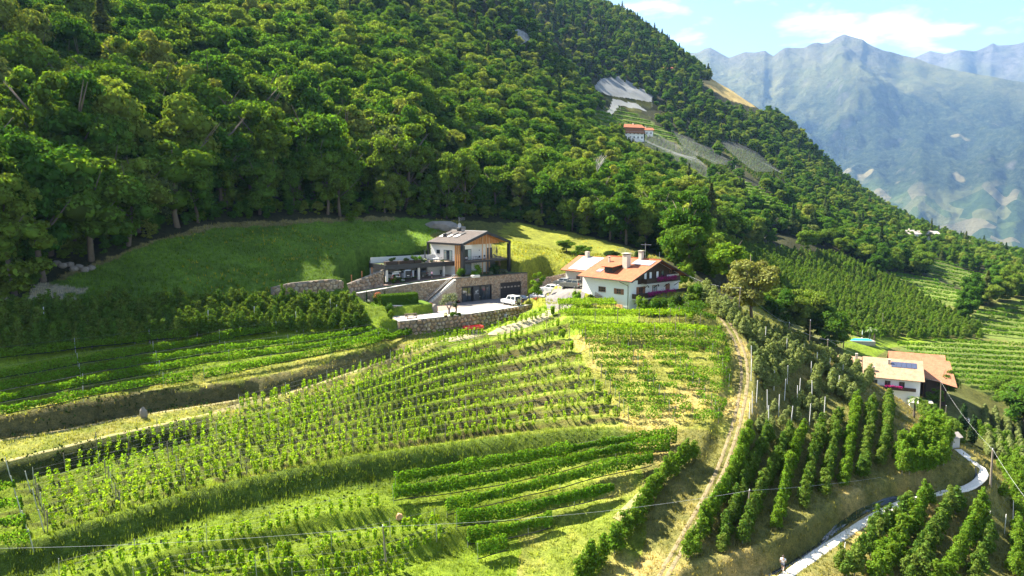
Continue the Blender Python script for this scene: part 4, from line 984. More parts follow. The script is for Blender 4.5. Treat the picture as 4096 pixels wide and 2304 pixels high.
GRASS_M = b.out(b.n('ShaderNodeMixShader', {0: .45, 1: d_, 2: t_}).outputs[0])
padm = np.zeros(GX.shape, bool)
for pp in (PARKP, UPP, FP, [(4, 137), (9, 131), (14.5, 131.5), (20, 129), (17, 138), (20, 150), (8, 160), (3.4, 152.8)]): padm |= (GR < 190) & (sdpoly(pp, GX, GY) < .6)
op = openland & ~padm
grass('grass', op & (GV > 300) & ~in_main, 34000, .12, .40, GRASS_M, .055, 4, 1.2)
grass('vineyard_grass', op & in_main & ((fm > .42) | (fm < .10)), 20000, .10, .30, GRASS_M, .05, 4, 1.15)
grass('meadow_grass', op & (GV <= 300), 30000, .2, .6, GRASS_M, .06, 4, 1.2)
bankm = op & (abs(GV-vof(BANK1, GU)-6) < 14) & (GU < 650)
grass('tall_bank_grass', bankm, 24000, .25, .65, GRASS_M, .035, 5, 1.3, (.14, .20, .03))
fl = op & (GV < 300) & (GV > 215) & (fbm(GX, GY, 9, 3, 77) > .12) & (GU > 180)
grass('yellow_flowers', fl, 5000, .3, .5, GRASS_M, .06, 3, 1.0, (.55, .38, .03), 90, 190)
def leafcover(name, mask, N, m, size, lift=.12, rmax=165):
    a = rng.uniform(-.66, .66, N*6); r = np.sqrt(rng.uniform(50**2, rmax**2, N*6)); x, y = r*np.sin(a), r*np.cos(a)
    i = np.clip(np.searchsorted(RR, r), 0, nr-1); j = np.clip(np.searchsorted(AZ, a), 0, na-1); k = mask[i, j]; x, y = x[k][:N], y[k][:N]; n = len(x)
    V, F = cards(np.stack([x, y, zt(x, y)+lift*rng.random(n)*3], 1), np.stack([rng.normal(size=n)*.6, -np.ones(n)*.7, np.ones(n)*.5], 1)+rng.normal(size=(n, 3))*.4, size*(.6+.8*rng.random(n)), .8)
    return link(name, mesh_np(name, V, F, [m]), kind='stuff')
ivm = near & (((GV-vof(BANK2, GU) > 0) & (GV-vof(BANK2, GU) < 15) & (GU < 212)) | ((GV-vof(BANK3, GU) > 0) & (GV-vof(BANK3, GU) < 14) & (GU < 200)))
leafcover('ivy', ivm, 9000, L_DARK, .15)
lower = near & (GV-vof(BANK1, GU) > 10) & (GV-vof(BANK1, GU) < 34) & (GU > 60) & (GU < 640) & (fbm(GX, GY, 6, 3, 5) > .05)
leafcover('brambles', lower, 5000, L_DARK, .16)
face = near & (GV-vof(BANK1, GU) > 2) & (GV-vof(BANK1, GU) < 17) & (GU > 30) & (GU < 640) & (fbm(GX, GY, 3, 3, 6) > -.08)
leafcover('bank_weeds', face, 9000, L_HEDGE, .13, .10)
soil = near & (GV-vof(BANK2, GU) > -3) & (GV-vof(BANK2, GU) < 16) & (GU >= 205) & (GU < 415) & (fbm(GX, GY, 2.5, 3, 8) > .0)
leafcover('dry_bank_weeds', soil, 3000, L_APPLE, .12, .08)
# ================================================================ buildings and walls
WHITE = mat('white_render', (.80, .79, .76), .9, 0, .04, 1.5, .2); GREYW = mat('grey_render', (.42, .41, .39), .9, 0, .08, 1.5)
CONC = mat('light_concrete', (.58, .55, .50), .9, 0, .10, 2); BLACKM = mat('anthracite', (.030, .031, .034), .55, .2, .1)
CHAR = mat('charcoal_fabric', (.10, .105, .115), .85); LARCH = mat('larch', (.52, .24, .08), .65, 0, .35, 9); LARCH2 = mat('larch_pale', (.52, .30, .15), .65, 0, .3, 9)
DKWOOD = mat('dark_timber', (.055, .034, .022), .8, 0, .4, 9); BRWOOD = mat('brown_shutter', (.25, .105, .05), .7, 0, .2, 8); GLASS = glassmat('window_glass'); GLASS2 = glassmat('light_glass', (.20, .23, .25), .1)
BLIND = mat('white_blind', (.78, .78, .77), .8); CURT = mat('pale_curtain', (.38, .46, .44), .7); STEEL = mat('steel', (.5, .5, .5), .35, .9)
def tilemat(name, c1, c2, c3, sc=3.4):
    b = NB(name); o = b.obj(); sx = b.n('ShaderNodeSeparateXYZ', {0: o})
    w1 = b.n('ShaderNodeTexBrick', {'Vector': o, 'Color1': (*c1, 1), 'Color2': (*c2, 1), 'Mortar': (*c3, 1), 'Scale': sc, 'Mortar Size': .02, 'Brick Width': .75, 'Row Height': 1.0}).outputs[0]
    c = b.mix(1.0, w1, b.ramp(b.noise(.8, o, 5, .7), [(.3, (.72, .70, .68)), (.7, (1.2, 1.16, 1.12))]), 'MULTIPLY')
    wv = b.n('ShaderNodeTexWave', {'Vector': o, 'Scale': sc*.62}, bands_direction='Y').outputs['Fac']
    MATS[name] = b.out(b.bsdf(c, .8, 0, b.bump(wv, .5, .05), .25)); return MATS[name]
TILE_O = tilemat('orange_tiles', (.36, .115, .05), (.29, .088, .038), (.17, .055, .028)); TILE_G = tilemat('dark_tiles', (.068, .056, .053), (.085, .07, .066), (.03, .026, .026)); TILE_P = tilemat('pale_tiles', (.38, .26, .17), (.33, .22, .14), (.22, .14, .10)); TILE_B = tilemat('faded_tiles', (.38, .18, .10), (.33, .15, .085), (.2, .09, .05))
b = NB('stone'); gi_ = b.n('ShaderNodeNewGeometry'); rnd = b.math('FRACT', b.math('ADD', b.n('ShaderNodeObjectInfo').outputs['Random'], gi_.outputs['Random Per Island']))
c = b.ramp(rnd, [(0, (.33, .22, .135)), (.2, (.24, .18, .13)), (.4, (.42, .29, .18)), (.6, (.34, .29, .23)), (.8, (.46, .36, .25)), (1, (.28, .20, .14))])
c = b.mix(1.0, c, b.ramp(b.noise(2.5, gi_.outputs['Position'], 6, .7), [(.3, (.6, .6, .6)), (.7, (1.3, 1.28, 1.25))]), 'MULTIPLY')
STONE = b.out(b.bsdf(c, .9, 0, b.bump(b.noise(6, gi_.outputs['Position'], 5, .7), .6, .06), .2)); MORTAR = mat('mortar', (.20, .17, .135), .95, 0, .3, 4)

class Frame:
    """a building's own axes, and where view rays meet its planes"""
    def __init__(s, o, z, rz): s.o = np.array((o[0], o[1], z), float); s.rz = rz; c, d = math.cos(rz), math.sin(rz); s.X = np.array((c, d, 0)); s.Y = np.array((-d, c, 0)); s.Z = np.array((0, 0, 1.))
    def loc(s, p): q = np.asarray(p)-s.o; return np.array((q@s.X, q@s.Y, q@s.Z))
    def hit(s, sx, sy, ax, val):
        """source pixel (4096 wide) on the local plane axis = val"""
        d = np.array(ray(sx/4, sy/4)); n = (s.X, s.Y, s.Z)[ax]; t = (val + s.o@n)/(d@n); return s.loc(d*t)
    def hitp(s, sx, sy, p0, n):
        d = np.array(ray(sx/4, sy/4)); N_ = s.X*n[0]+s.Y*n[1]+s.Z*n[2]; P0 = s.o+s.X*p0[0]+s.Y*p0[1]+s.Z*p0[2]; t = (P0@N_)/(d@N_); return s.loc(d*t)
    def thing(s, name, label, cat, group=None): return thing(name, label, cat, tuple(s.o), s.rz, group)
    def world(s, x, y, z): return tuple(s.o+s.X*x+s.Y*y+s.Z*z)
def part(par, name, m, *boxes, bev=0, label=None):
    mb = MB()
    for bx_ in boxes: mb.box(*bx_, bev=bev)
    return mb.build(name, m, par, label=label)
def wbox(ax, val, a0, a1, z0, z1, d0, d1):
    """box on a wall plane: ax 0 = plane x=val facing -x, 1 = plane y=val facing -y; d measured outwards"""
    return (val-d1, val-d0, a0, a1, z0, z1) if ax == 0 else (a0, a1, val-d1, val-d0, z0, z1)
def window(par, ax, val, a0, a1, z0, z1, fm, name='window', pane=None, sill=True, nx=2, nz=1, shutters=None, fw=.09, smat=None):
    w = part(par, name, fm, wbox(ax, val, a0, a1, z0, z0+fw, .0, .07), wbox(ax, val, a0, a1, z1-fw, z1, .0, .07), wbox(ax, val, a0, a0+fw, z0+fw, z1-fw, .0, .07), wbox(ax, val, a1-fw, a1, z0+fw, z1-fw, .0, .07),
             *[wbox(ax, val, a0+(a1-a0)*k/nx-fw*.35, a0+(a1-a0)*k/nx+fw*.35, z0+fw, z1-fw, .0, .065) for k in range(1, nx)], *[wbox(ax, val, a0+fw, a1-fw, z0+(z1-z0)*k/nz-.03, z0+(z1-z0)*k/nz+.03, .0, .06) for k in range(1, nz)])
    for k in range(nx):
        x0, x1 = a0+(a1-a0)*k/nx+fw*.5, a0+(a1-a0)*(k+1)/nx-fw*.5
        part(w, 'pane', (pane[k % len(pane)] if isinstance(pane, (list, tuple)) else pane) or GLASS, wbox(ax, val, x0, x1, z0+fw*.9, z1-fw*.9, .01, .03))
    if sill: part(w, 'sill', smat or CONC, wbox(ax, val, a0-.06, a1+.06, z0-.07, z0-.005, .0, .14))
    for sd in (shutters or ()):
        sw = (a1-a0)*.5
        r = (a0-sw-.02, a0-.02) if sd == 'l' else (a1+.02, a1+sw+.02)
        part(par, 'shutter', BRWOOD, wbox(ax, val, r[0], r[1], z0-.02, z1+.02, .003, .06), *[wbox(ax, val, r[0]+.08, r[1]-.08, z0+.1+(z1-z0)*q, z0+.14+(z1-z0)*q, .06, .075) for q in (.1, .5, .8)])
    return w
def roof_slab(par, name, m, corners, th, under=None):
    """four local corners of the top surface, thickness downwards"""
    c = [Vector(p) for p in corners]; n = (c[1]-c[0]).cross(c[3]-c[0]).normalized()
    if n.z < 0: n = -n
    # own axes so that tiles follow the slope
    X = (c[1]-c[0]).normalized(); Yv = n.cross(X); M_ = Matrix((X, Yv, n)).transposed().to_4x4(); M_.translation = c[0]; inv = M_.inverted()
    mb = MB(); L = [inv @ p for p in c]; mb.add(L+[p-Vector((0, 0, th)) for p in L], [(0, 1, 2, 3), (7, 6, 5, 4), (0, 4, 5, 1), (1, 5, 6, 2), (2, 6, 7, 3), (3, 7, 4, 0)])
    o = mb.build(name, m, par); o.matrix_local = M_; return o

# ---- stone walls: every stone is cut out between its neighbours
def clip(poly, nx, ny, c):
    o = []
    for i in range(len(poly)):
        p, q = poly[i-1], poly[i]; a = p[0]*nx+p[1]*ny-c; b_ = q[0]*nx+q[1]*ny-c
        if a <= 0: o.append(p) if False else None
        if (a <= 0) != (b_ <= 0): t = a/(a-b_); o.append((p[0]+(q[0]-p[0])*t, p[1]+(q[1]-p[1])*t))
        if b_ <= 0: o.append(q)
    return o
def stone_wall(name, label, path, sz, depth, limit=300, holes=(), coping=None, thick=.6, seed=0, cat='stone wall', gap=.05, lean=0.0, root=None, flip=False):
    """path: (x, y, z_top, z_base); stones face the camera side"""
    q = random.Random(seed); P_ = np.array(path, float); t = np.r_[0, np.cumsum(np.hypot(*np.diff(P_[:, :2], axis=0).T))]; L = t[-1]
    def at(s):
        x, y, a, b_ = (np.interp(s, t, P_[:, k]) for k in range(4)); i = min(max(int(np.searchsorted(t, s))-1, 0), len(t)-2); d = (P_[i+1, :2]-P_[i, :2])/(t[i+1]-t[i]); n = np.array((d[1], -d[0]))
        if (n @ np.array((x, y)) > 0) != flip: n = -n
        return np.array((x, y)), a, b_, n
    o = np.array((P_[0, 0], P_[0, 1], P_[0, 3])); root = root or thing(name, label, cat, tuple(o))
    o = np.array(root.matrix_basis.translation)
    def w3(s, h, d):
        p, a, b_, n = at(s); k = d - lean*max(0, (h-b_)); return (p[0]+n[0]*k-o[0], p[1]+n[1]*k-o[1], h-o[2])
    mb = MB(); ns = max(2, int(L/.8)); ss = np.linspace(0, L, ns)
    for i in range(ns-1):
        a, b_ = ss[i], ss[i+1]; A, B = at(a), at(b_); m_ = (a+b_)/2
        za0, zb0 = A[2]-.6, B[2]-.6
        segs = [(None, None)]
        hs = [h for h in holes if h[0]-.05 < m_ < h[1]+.05]
        if hs: za0 = zb0 = hs[0][3]
        mb.add([w3(a, za0, 0), w3(b_, zb0, 0), w3(b_, B[1], 0), w3(a, A[1], 0), w3(a, za0, -thick), w3(b_, zb0, -thick), w3(b_, B[1], -thick), w3(a, A[1], -thick)],
               [(0, 1, 2, 3), (5, 4, 7, 6), (3, 2, 6, 7), (1, 0, 4, 5), (0, 3, 7, 4), (2, 1, 5, 6)])
    mb.build('wall_core', MORTAR, root)
    zmin, zmax = P_[:, 3].min()-.2, P_[:, 2].max(); cells = []; r = 0; h = zmin
    while h < zmax+sz:
        k = 0
        while k*sz < L+sz: cells.append(((k+.5*(r % 2)+q.uniform(-.33, .33))*sz, h+q.uniform(-.28, .28)*sz*.8)); k += 1
        h += sz*.78; r += 1
    stones = []
    for i, (sx_, sh) in enumerate(cells):
        if not (-.1 < sx_ < L+.1): continue
        _, a, b_, _ = at(min(max(sx_, 0), L))
        if sh > a or sh < b_-.25: continue
        if any(h0[0]-.02 < sx_ < h0[1]+.02 and h0[2]-.02 < sh < h0[3]+.02 for h0 in holes): continue
        poly = [(max(0, sx_-sz), max(b_-.25, sh-sz)), (min(L, sx_+sz), max(b_-.25, sh-sz)), (min(L, sx_+sz), min(a, sh+sz)), (max(0, sx_-sz), min(a, sh+sz))]
        for h0 in holes:
            if h0[2] < sh < h0[3]:
                if sx_ <= h0[0]: poly = clip(poly, 1, 0, h0[0])
                elif sx_ >= h0[1]: poly = clip(poly, -1, 0, -h0[1])
            elif h0[0] < sx_ < h0[1] and sh > h0[3]: poly = clip(poly, 0, -1, -h0[3])
        for (bx_, bh) in cells:
            dx, dh = bx_-sx_, bh-sh
            if (dx or dh) and abs(dx) < 2.2*sz and abs(dh) < 2.2*sz:
                poly = clip(poly, dx, dh, (bx_**2-sx_**2+bh**2-sh**2)/2)
                if len(poly) < 3: break
        if len(poly) < 3: continue
        cx = sum(p[0] for p in poly)/len(poly); ch = sum(p[1] for p in poly)/len(poly); ar = max(abs(p[0]-cx)+abs(p[1]-ch) for p in poly)
        if ar < sz*.25: continue
        k1 = 1-gap*1.6/ar; d = depth*q.uniform(.55, 1.15)
        ring = lambda k, dd: [w3(cx+(p[0]-cx)*k, ch+(p[1]-ch)*k, dd+q.uniform(-.12, .12)*depth) for p in poly]
        m_ = MB(); n = len(poly); vs = [w3(cx+(p[0]-cx)*k1, ch+(p[1]-ch)*k1, -.02) for p in poly] + ring(k1*.94, d*.62) + ring(k1*.58, d)
        m_.add(vs, [(j, (j+1) % n, n+(j+1) % n, n+j) for j in range(n)] + [(n+j, n+(j+1) % n, 2*n+(j+1) % n, 2*n+j) for j in range(n)] + [tuple(range(2*n, 3*n))])
        stones.append((ar, m_))
    stones.sort(key=lambda s_: -s_[0]); restb = MB()
    for k, (_, m_) in enumerate(stones):
        if k < limit: m_.build('stone', STONE, root)
        else: restb.add(m_.v, m_.f)
    if restb.v: restb.build('small_stones', STONE, root, kind='stuff')
    if coping:
        mb = MB()
        for i in range(ns-1):
            a, b_ = ss[i], ss[i+1]; A, B = at(a), at(b_); w0, w1 = .16, -thick-.06
            mb.add([w3(a, A[1], w0), w3(b_, B[1], w0), w3(b_, B[1], w1), w3(a, A[1], w1), w3(a, A[1]+.1, w0), w3(b_, B[1]+.1, w0), w3(b_, B[1]+.1, w1), w3(a, A[1]+.1, w1)], [(3, 2, 1, 0), (4, 5, 6, 7), (0, 1, 5, 4), (2, 3, 7, 6), (1, 2, 6, 5), (3, 0, 4, 7)])
        mb.build('coping', coping, root)
    return root
def fence(name, label, pts, h, step, m=BLACKM, rail=True, r=.022, cat='railing'):
    p = np.array(pts, float); o = p[0]; t = np.r_[0, np.cumsum(np.linalg.norm(np.diff(p, axis=0), axis=1))]; rt = thing(name, label, cat, tuple(o)); n = max(1, int(t[-1]/step))
    Q = [tuple(np.interp(s, t, p[:, k])-o[k] for k in range(3)) for s in np.linspace(0, t[-1], n+1)]
    pm = MB().cyl((0, 0, -.1), (0, 0, h), r, r, 6).mesh('fence_post', m)
    for q_ in Q: link('post', pm, rt).location = q_
    if rail:
        for hh in ((h, h*.5) if rail is True else rail): MB().tube([(x, y, z+hh) for x, y, z in Q], r*.7, 5).build('rail', m, rt)
    return rt

# ---------------------------------------------------------------- modern house
FH = Frame(HA, HZ, math.atan2(g1[1], g1[0])); H = FH.thing('modern_house', 'modern white house with dark gable roof and black portal frame above stone cellar wall', 'house')
EZ, AZ_, TH = 7.0, 9.35, .28; HM = HW/2
roof_slab(H, 'roof', TILE_G, [(0, -.05, EZ), (0, HL, EZ), (HM, HL, AZ_), (HM, -.05, AZ_)], TH)
roof_slab(H, 'roof', TILE_G, [(HW, HL, EZ), (HW, -.05, EZ), (HM, -.05, AZ_), (HM, HL, AZ_)], TH)
part(H, 'ridge_cap', CONC, (HM-.14, HM+.14, -.02, HL-.03, AZ_-.05, AZ_+.09))
sl = (AZ_-EZ)/HM
for a, bq in (((0, EZ), (HM, AZ_)), ((HM, AZ_), (HW, EZ))):
    mb = MB(); mb.add([(a[0], -.12, a[1]+.03), (bq[0], -.12, bq[1]+.03), (bq[0], -.12, bq[1]-.55), (a[0], -.12, a[1]-.55), (a[0], .3, a[1]+.03), (bq[0], .3, bq[1]+.03), (bq[0], .3, bq[1]-.55), (a[0], .3, a[1]-.55)], [(0, 1, 2, 3), (7, 6, 5, 4), (0, 4, 5, 1), (2, 6, 7, 3), (1, 5, 6, 2), (3, 7, 4, 0)]); mb.build('gable_beam', BLACKM, H)
part(H, 'eave_fascia', BLACKM, (-.14, .003, .3, HL, EZ-.42, EZ-.02)); part(H, 'eave_fascia', BLACKM, (HW-.003, HW+.14, .3, HL, EZ-.42, EZ-.02))
part(H, 'portal_post', BLACKM, (.02, .62, -.1, .5, 0, EZ-.5)); part(H, 'portal_post', BLACKM, (HW-.62, HW-.02, -.1, .5, 0, EZ-.5)); part(H, 'portal_post', BLACKM, (-.1, .3, HL-.5, HL, 3.0, EZ-.4))
WX0, WX1, WY, WY2 = .75, 12.9, 2.7, 4.1; XS = 5.4
part(H, 'wall', WHITE, (WX0, XS, WY, HL-.3, 0, EZ-.1)); part(H, 'wall', WHITE, (XS, WX1, WY2, HL-.3, 0, EZ-.1))
part(H, 'upper_deck', BLACKM, (.62, HW-.62, .12, WY-.004, 2.72, 3.08)); part(H, 'upper_deck', BLACKM, (XS+.004, WX1, WY, WY2-.004, 2.72, 3.08)); part(H, 'upper_deck', BLACKM, (WX1+.003, HW-.62, WY+.001, 8.5, 2.72, 3.08))
part(H, 'deck_boards', mat('deck_boards', (.26, .20, .15), .8, 0, .25, 8), (.7, HW-.7, .25, WY-.02, 3.085, 3.11))
# timber cladding of the gable, board by board
for k in range(44):
    x0 = .9+k*(HW-1.9)/44; x1 = x0+(HW-1.9)/44-.06; zt0 = min(EZ+sl*min(x0, HW-x0), EZ+sl*min(x1, HW-x1))-.32
    if zt0 > EZ-.35: part(H, 'board', LARCH if k % 3 else LARCH2, (x0, x1, WY-.12-(.03 if k % 2 else 0), WY-.02, EZ-.55, zt0))
mb = MB()
for a, bq in (((.3, EZ-.26), (HM, AZ_-.33)), ((HM, AZ_-.33), (HW-.3, EZ-.26))): mb.add([(a[0], .3, a[1]-.05), (bq[0], .3, bq[1]-.05), (bq[0], HL-.2, bq[1]-.05), (a[0], HL-.2, a[1]-.05), (a[0], .3, a[1]-.08), (bq[0], .3, bq[1]-.08), (bq[0], HL-.2, bq[1]-.08), (a[0], HL-.2, a[1]-.08)], [(0, 1, 2, 3), (7, 6, 5, 4), (0, 4, 5, 1), (2, 6, 7, 3), (1, 5, 6, 2), (3, 7, 4, 0)])
mb.build('timber_soffit', LARCH, H)
for sx_ in (1930.5, 1945.8, 1957.5):
    x = float(FH.hit(sx_, 1000, 1, .55)[0]); MB().cyl((x, .62, 0), (x, .62, EZ+sl*min(x, HW-x)-.3), .13, .13, 10).build('timber_column', LARCH2, H, True)
for y in (1.0, 1.65, 2.3): part(H, 'timber_column', LARCH, (.12, .42, y-.14, y+.14, 0, EZ-.4))
def rw(sx0, sx1, ax, val):
    k = 1 if ax == 0 else 0; a = FH.hit(sx0, 1020, ax, val)[k]; b_ = FH.hit(sx1, 1020, ax, val)[k]; return min(a, b_), max(a, b_)
a0, a1 = rw(1776, 1809, 0, WX0); window(H, 0, WX0, a0, a1, 3.12, 5.35, BLACKM, 'sliding_door', [CURT, GLASS, CURT], False, 3)
a0, a1 = rw(1747, 1760, 0, WX0); window(H, 0, WX0, a0, a1, 4.5, 5.3, BLACKM, 'window', GLASS, True, 1)
a0, a1 = rw(1857, 1895, 1, WY); window(H, 1, WY, a0, min(a1, XS-.2), 3.12, 5.5, BLACKM, 'sliding_door', [GLASS, CURT], False, 2); window(H, 1, WY, a0, min(a1, XS-.2), .05, 2.4, BLACKM, 'sliding_door', [GLASS2], False, 1)
a0, a1 = rw(1948, 1968, 1, WY2); window(H, 1, WY2, a0, a1, 3.12, 5.4, BLACKM, 'door', CHAR, False, 1); window(H, 1, WY2, a0, a1+1.0, .05, 2.35, BLACKM, 'door', CHAR, False, 1)
MB().cyl((XS+3.6, WY2-.06, 5.0), (XS+3.6, WY2-.02, 5.0), .12, .12, 10).build('wall_lamp', BLACKM, H); 
for y in (2.85, 6.05): part(H, 'wall_lamp', LARCH, (WX0-.12, WX0-.003, y-.06, y+.06, 4.7, 4.95))
part(H, 'vent_grille', GREYW, (4.75, 5.15, WY-.02, WY-.004, 4.75, 4.9)); part(H, 'vent_grille', GREYW, (4.75, 5.15, WY-.02, WY-.004, 1.55, 1.7))
MB().cyl((.72, -.02, .1), (.72, -.02, EZ-.5), .06, .06, 8).build('downpipe', BLACKM, H)
def on_roof(F, sx_, sy_, p0, n): return F.hitp(sx_, sy_, p0, n)
nL = (-sl, 0, 1); pL = (0, 0, EZ)
for pts in ((1793, 929, 1811, 929, 1790, 941, 1777, 941), (1827, 930.5, 1834, 930.5, 1815, 942.5, 1805, 942.5), (1850, 931.5, 1865, 931.5, 1847, 943, 1827, 941)):
    q = [FH.hitp(pts[2*i], pts[2*i+1], pL, nL) for i in range(4)]; y0, y1 = min(p[1] for p in q), max(p[1] for p in q); x0, x1 = min(p[0] for p in q), max(p[0] for p in q)
    yc, hw = (y0+y1)/2, max(.35, min(.6, (y1-y0)/3)); xc = (x0+x1)/2; w = roof_slab(H, 'roof_window', BLACKM, [(xc-.75, yc-hw, EZ+sl*(xc-.75)+.16), (xc-.75, yc+hw, EZ+sl*(xc-.75)+.16), (xc+.75, yc+hw, EZ+sl*(xc+.75)+.16), (xc+.75, yc-hw, EZ+sl*(xc+.75)+.16)], .3)
    mbp = MB().box(.07, 2*hw-.07, .07, 1.5, .005, .03); po = mbp.build('blind', BLIND, w)
q = FH.hitp(1779, 946, pL, nL); part(H, 'vent_hood', BLACKM, (q[0]-.3, q[0]+.3, q[1]-.3, q[1]+.3, q[2]-.3, q[2]+.7), bev=.05)
q = FH.hitp(1841, 921, pL, nL); xr, yr = HM-.3, float(np.clip(q[1], 4.5, 9))
ch = part(H, 'chimney', BLACKM, (xr-.3, xr+.3, yr-.4, yr+.4, AZ_-.4, AZ_+.55), bev=.03)
mb = MB().cyl((xr, yr, AZ_+.5), (xr, yr, AZ_+3.0), .035, .03, 6); 
for k in range(3): mb.cyl((xr-.1, yr-.05, AZ_+2.3+.22*k), (xr+1.2, yr-.7, AZ_+2.35+.25*k), .018, .018, 5)
mb.build('antenna', STEEL, H)
ds = MB()
for rg in range(4):
    for k in range(14): t = 2*math.pi*k/14; rr_ = .52*(rg+.02)/3; ds.v.append((xr-.25+math.cos(t)*rr_, yr-.25-.16*(rr_/.52)**2, AZ_+1.15+math.sin(t)*rr_))
for rg in range(3):
    for k in range(14): ds.f.append((rg*14+k, rg*14+(k+1) % 14, rg*14+14+(k+1) % 14, rg*14+14+k))
ds.build('satellite_dish', mat('dish_grey', (.45, .45, .45), .5), H)
mb = MB()
for x, y in [(XX, .2) for XX in np.arange(.9, HW-.7, 1.2)]: mb.cyl((x, y, 3.08), (x, y, 4.05), .02, .02, 5)
for z in (3.35, 3.7, 4.05): mb.cyl((.7, .2, z), (HW-.7, .2, z), .016, .016, 5)
mb.build('balcony_railing', BLACKM, H)

# ---- carport with roof terrace
FC = Frame((-12.0, 148.0), HZ, math.atan2(.61, .79)); C_ = FC.thing('carport', 'open carport with black fascia and planted roof terrace left of the modern house', 'carport'); CL_ = -16.9
part(C_, 'fascia', BLACKM, (CL_, .6, 0, .2, 2.15, 3.12)); part(C_, 'fascia', BLACKM, (CL_, CL_+.2, .2, 7.2, 2.15, 3.12)); part(C_, 'roof_slab', CONC, (CL_+.2, .6, .2, 7.2, 2.6, 3.0))
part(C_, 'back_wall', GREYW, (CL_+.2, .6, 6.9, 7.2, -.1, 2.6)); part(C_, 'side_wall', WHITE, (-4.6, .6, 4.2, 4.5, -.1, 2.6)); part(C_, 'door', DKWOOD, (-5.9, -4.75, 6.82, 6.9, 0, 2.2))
for sx_ in (1546, 1674.5, 1774.5): x = float(FC.hit(sx_, 1090, 1, .45)[0]); part(C_, 'pillar', CONC, (x-.22, x+.22, .25, .65, -.3, 2.6))
part(C_, 'terrace_deck', MATS['deck_boards'], (-7.5, .5, .3, 5.6, 3.0, 3.06)); part(C_, 'roof_garden', mat('roof_soil', (.07, .10, .025), .95, 0, .5, 3), (CL_+.3, -7.52, .3, 6.8, 3.0, 3.10))
part(C_, 'parapet_wall', mat('pale_concrete', (.55, .54, .52), .85, 0, .06, 2), (CL_+.1, .55, 6.3, 6.55, 3.01, 4.25))
for x0, x1 in ((-16.4, -13.6), (-13.4, -10.0), (-9.8, -8.2)): part(C_, 'planter', DKWOOD, (x0, x1, .55, 1.5, 3.0, 3.75), bev=.03)
fence('terrace_railing', 'thin dark railing along the roof terrace above the carport', [FC.world(-16.5, .3, 3.1), FC.world(.4, .3, 3.1)], .95, 1.4)

# ---- cellar front, drive walls, stairs
md = (M1-M0)/np.linalg.norm(M1-M0); ML = float(np.linalg.norm(M1-M0)); FM = Frame(M0, PARK_Z, math.atan2(md[1], md[0])); MT = HZ+.1
def ms(sx_): return float(FM.hit(sx_, 1160, 1, 0)[0])
def mz(sx_, sy_): return float(FM.hit(sx_, sy_, 1, 0)[2])
sh0, sh1, gd0, gd1, sw0, sw1 = ms(1846.7), ms(1965.7), ms(2000), ms(2083), ms(1808.5), ms(1823)
shz, gdz = 3.25, 3.3
CW = stone_wall('cellar_wall', 'tall stone-faced cellar wall with shop front and garage door below the modern house', [(*M0, MT, PARK_Z), (*M1, MT, PARK_Z)], .42, .07, 300, [(sh0, sh1, PARK_Z-.5, PARK_Z+shz), (gd0, gd1, PARK_Z-.5, PARK_Z+gdz), (sw0, sw1, PARK_Z+.9, PARK_Z+2.4)], BLACKM, .7, 3, gap=.03)
def cpart(name, m, *bx_, **k):
    mb = MB(); mb.M = Matrix.Rotation(FM.rz, 4, 'Z')
    for q_ in bx_: mb.box(*q_)
    return mb.build(name, m, CW, **k)
def cy_(o): return o
cpart('shop_frame', BLACKM, (sh0, sh1, -.12, .25, shz-.3, shz), (sh0, sh0+.18, -.12, .25, 0, shz-.3), (sh1-.18, sh1, -.12, .25, 0, shz-.3), (sh0+.18, sh1-.18, .3, .4, 0, shz-.3))
w3_ = (sh1-sh0); 
sg = cpart('shop_glass', GLASS, (sh0+.2, sh0+w3_*.31, .1, .14, .05, shz-.32)); cpart('shop_glass', GLASS, (sh0+w3_*.62, sh1-.22, .1, .14, .05, shz-.32)); cpart('sign_panel', mat('sign_grey', (.05, .052, .058), .6), (sh0+w3_*.38, sh0+w3_*.58, -.14, .1, 0, shz-.3))
# the mark on the sign: two strokes, a small ring and a line of small letters
sx0 = sh0+w3_*.48; WHT = mat('sign_white', (.85, .85, .85), .6)
cpart('sign_stroke', WHT, (sx0-.22, sx0-.13, -.155, -.14, 1.75, 2.2)); cpart('sign_stroke', WHT, (sx0+.0, sx0+.09, -.155, -.14, 1.75, 2.2)); cpart('sign_ring', WHT, (sx0+.2, sx0+.38, -.155, -.14, 2.26, 2.31), (sx0+.2, sx0+.38, -.155, -.14, 2.09, 2.14), (sx0+.2, sx0+.25, -.155, -.14, 2.14, 2.26), (sx0+.33, sx0+.38, -.155, -.14, 2.14, 2.26)); cpart('sign_lettering', WHT, *[(sx0-.5+.085*k, sx0-.5+.085*k+.05, -.155, -.14, 1.5, 1.56) for k in range(12)])
cpart('door_post', BLACKM, *[(sh0+w3_*f_-.04, sh0+w3_*f_+.04, .02, .16, .0, shz-.3) for f_ in (.2, .34, .66, .8)])
gar = cpart('garage_door', mat('garage_black', (.02, .02, .021), .6), *[(gd0, gd1, .16, .22+.02*(k % 2), .02+k*gdz/6, (k+1)*gdz/6-.015) for k in range(6)])
for k in range(6):
    x = gd0+(gd1-gd0)*(k+.5)/6; mb = MB(); mb.M = Matrix.Rotation(FM.rz, 4, 'Z'); mb.box(x-.27, x+.27, .12, .158, 2.12, 2.45); mb.build('pane', mat('painted_reflection_glass', (.28, .24, .2), .15), gar)  # warm reflection is put into the base colour of the panes
cpart('garage_lintel', BLACKM, (gd0, gd1, .02, .14, gdz-.12, gdz)); cpart('window_opening', BLACKM, (sw0, sw1, .15, .2, .9, 2.4)); cpart('cellar_back', BLACKM, (sh0-.5, gd1+.5, .72, .9, 0, gdz))
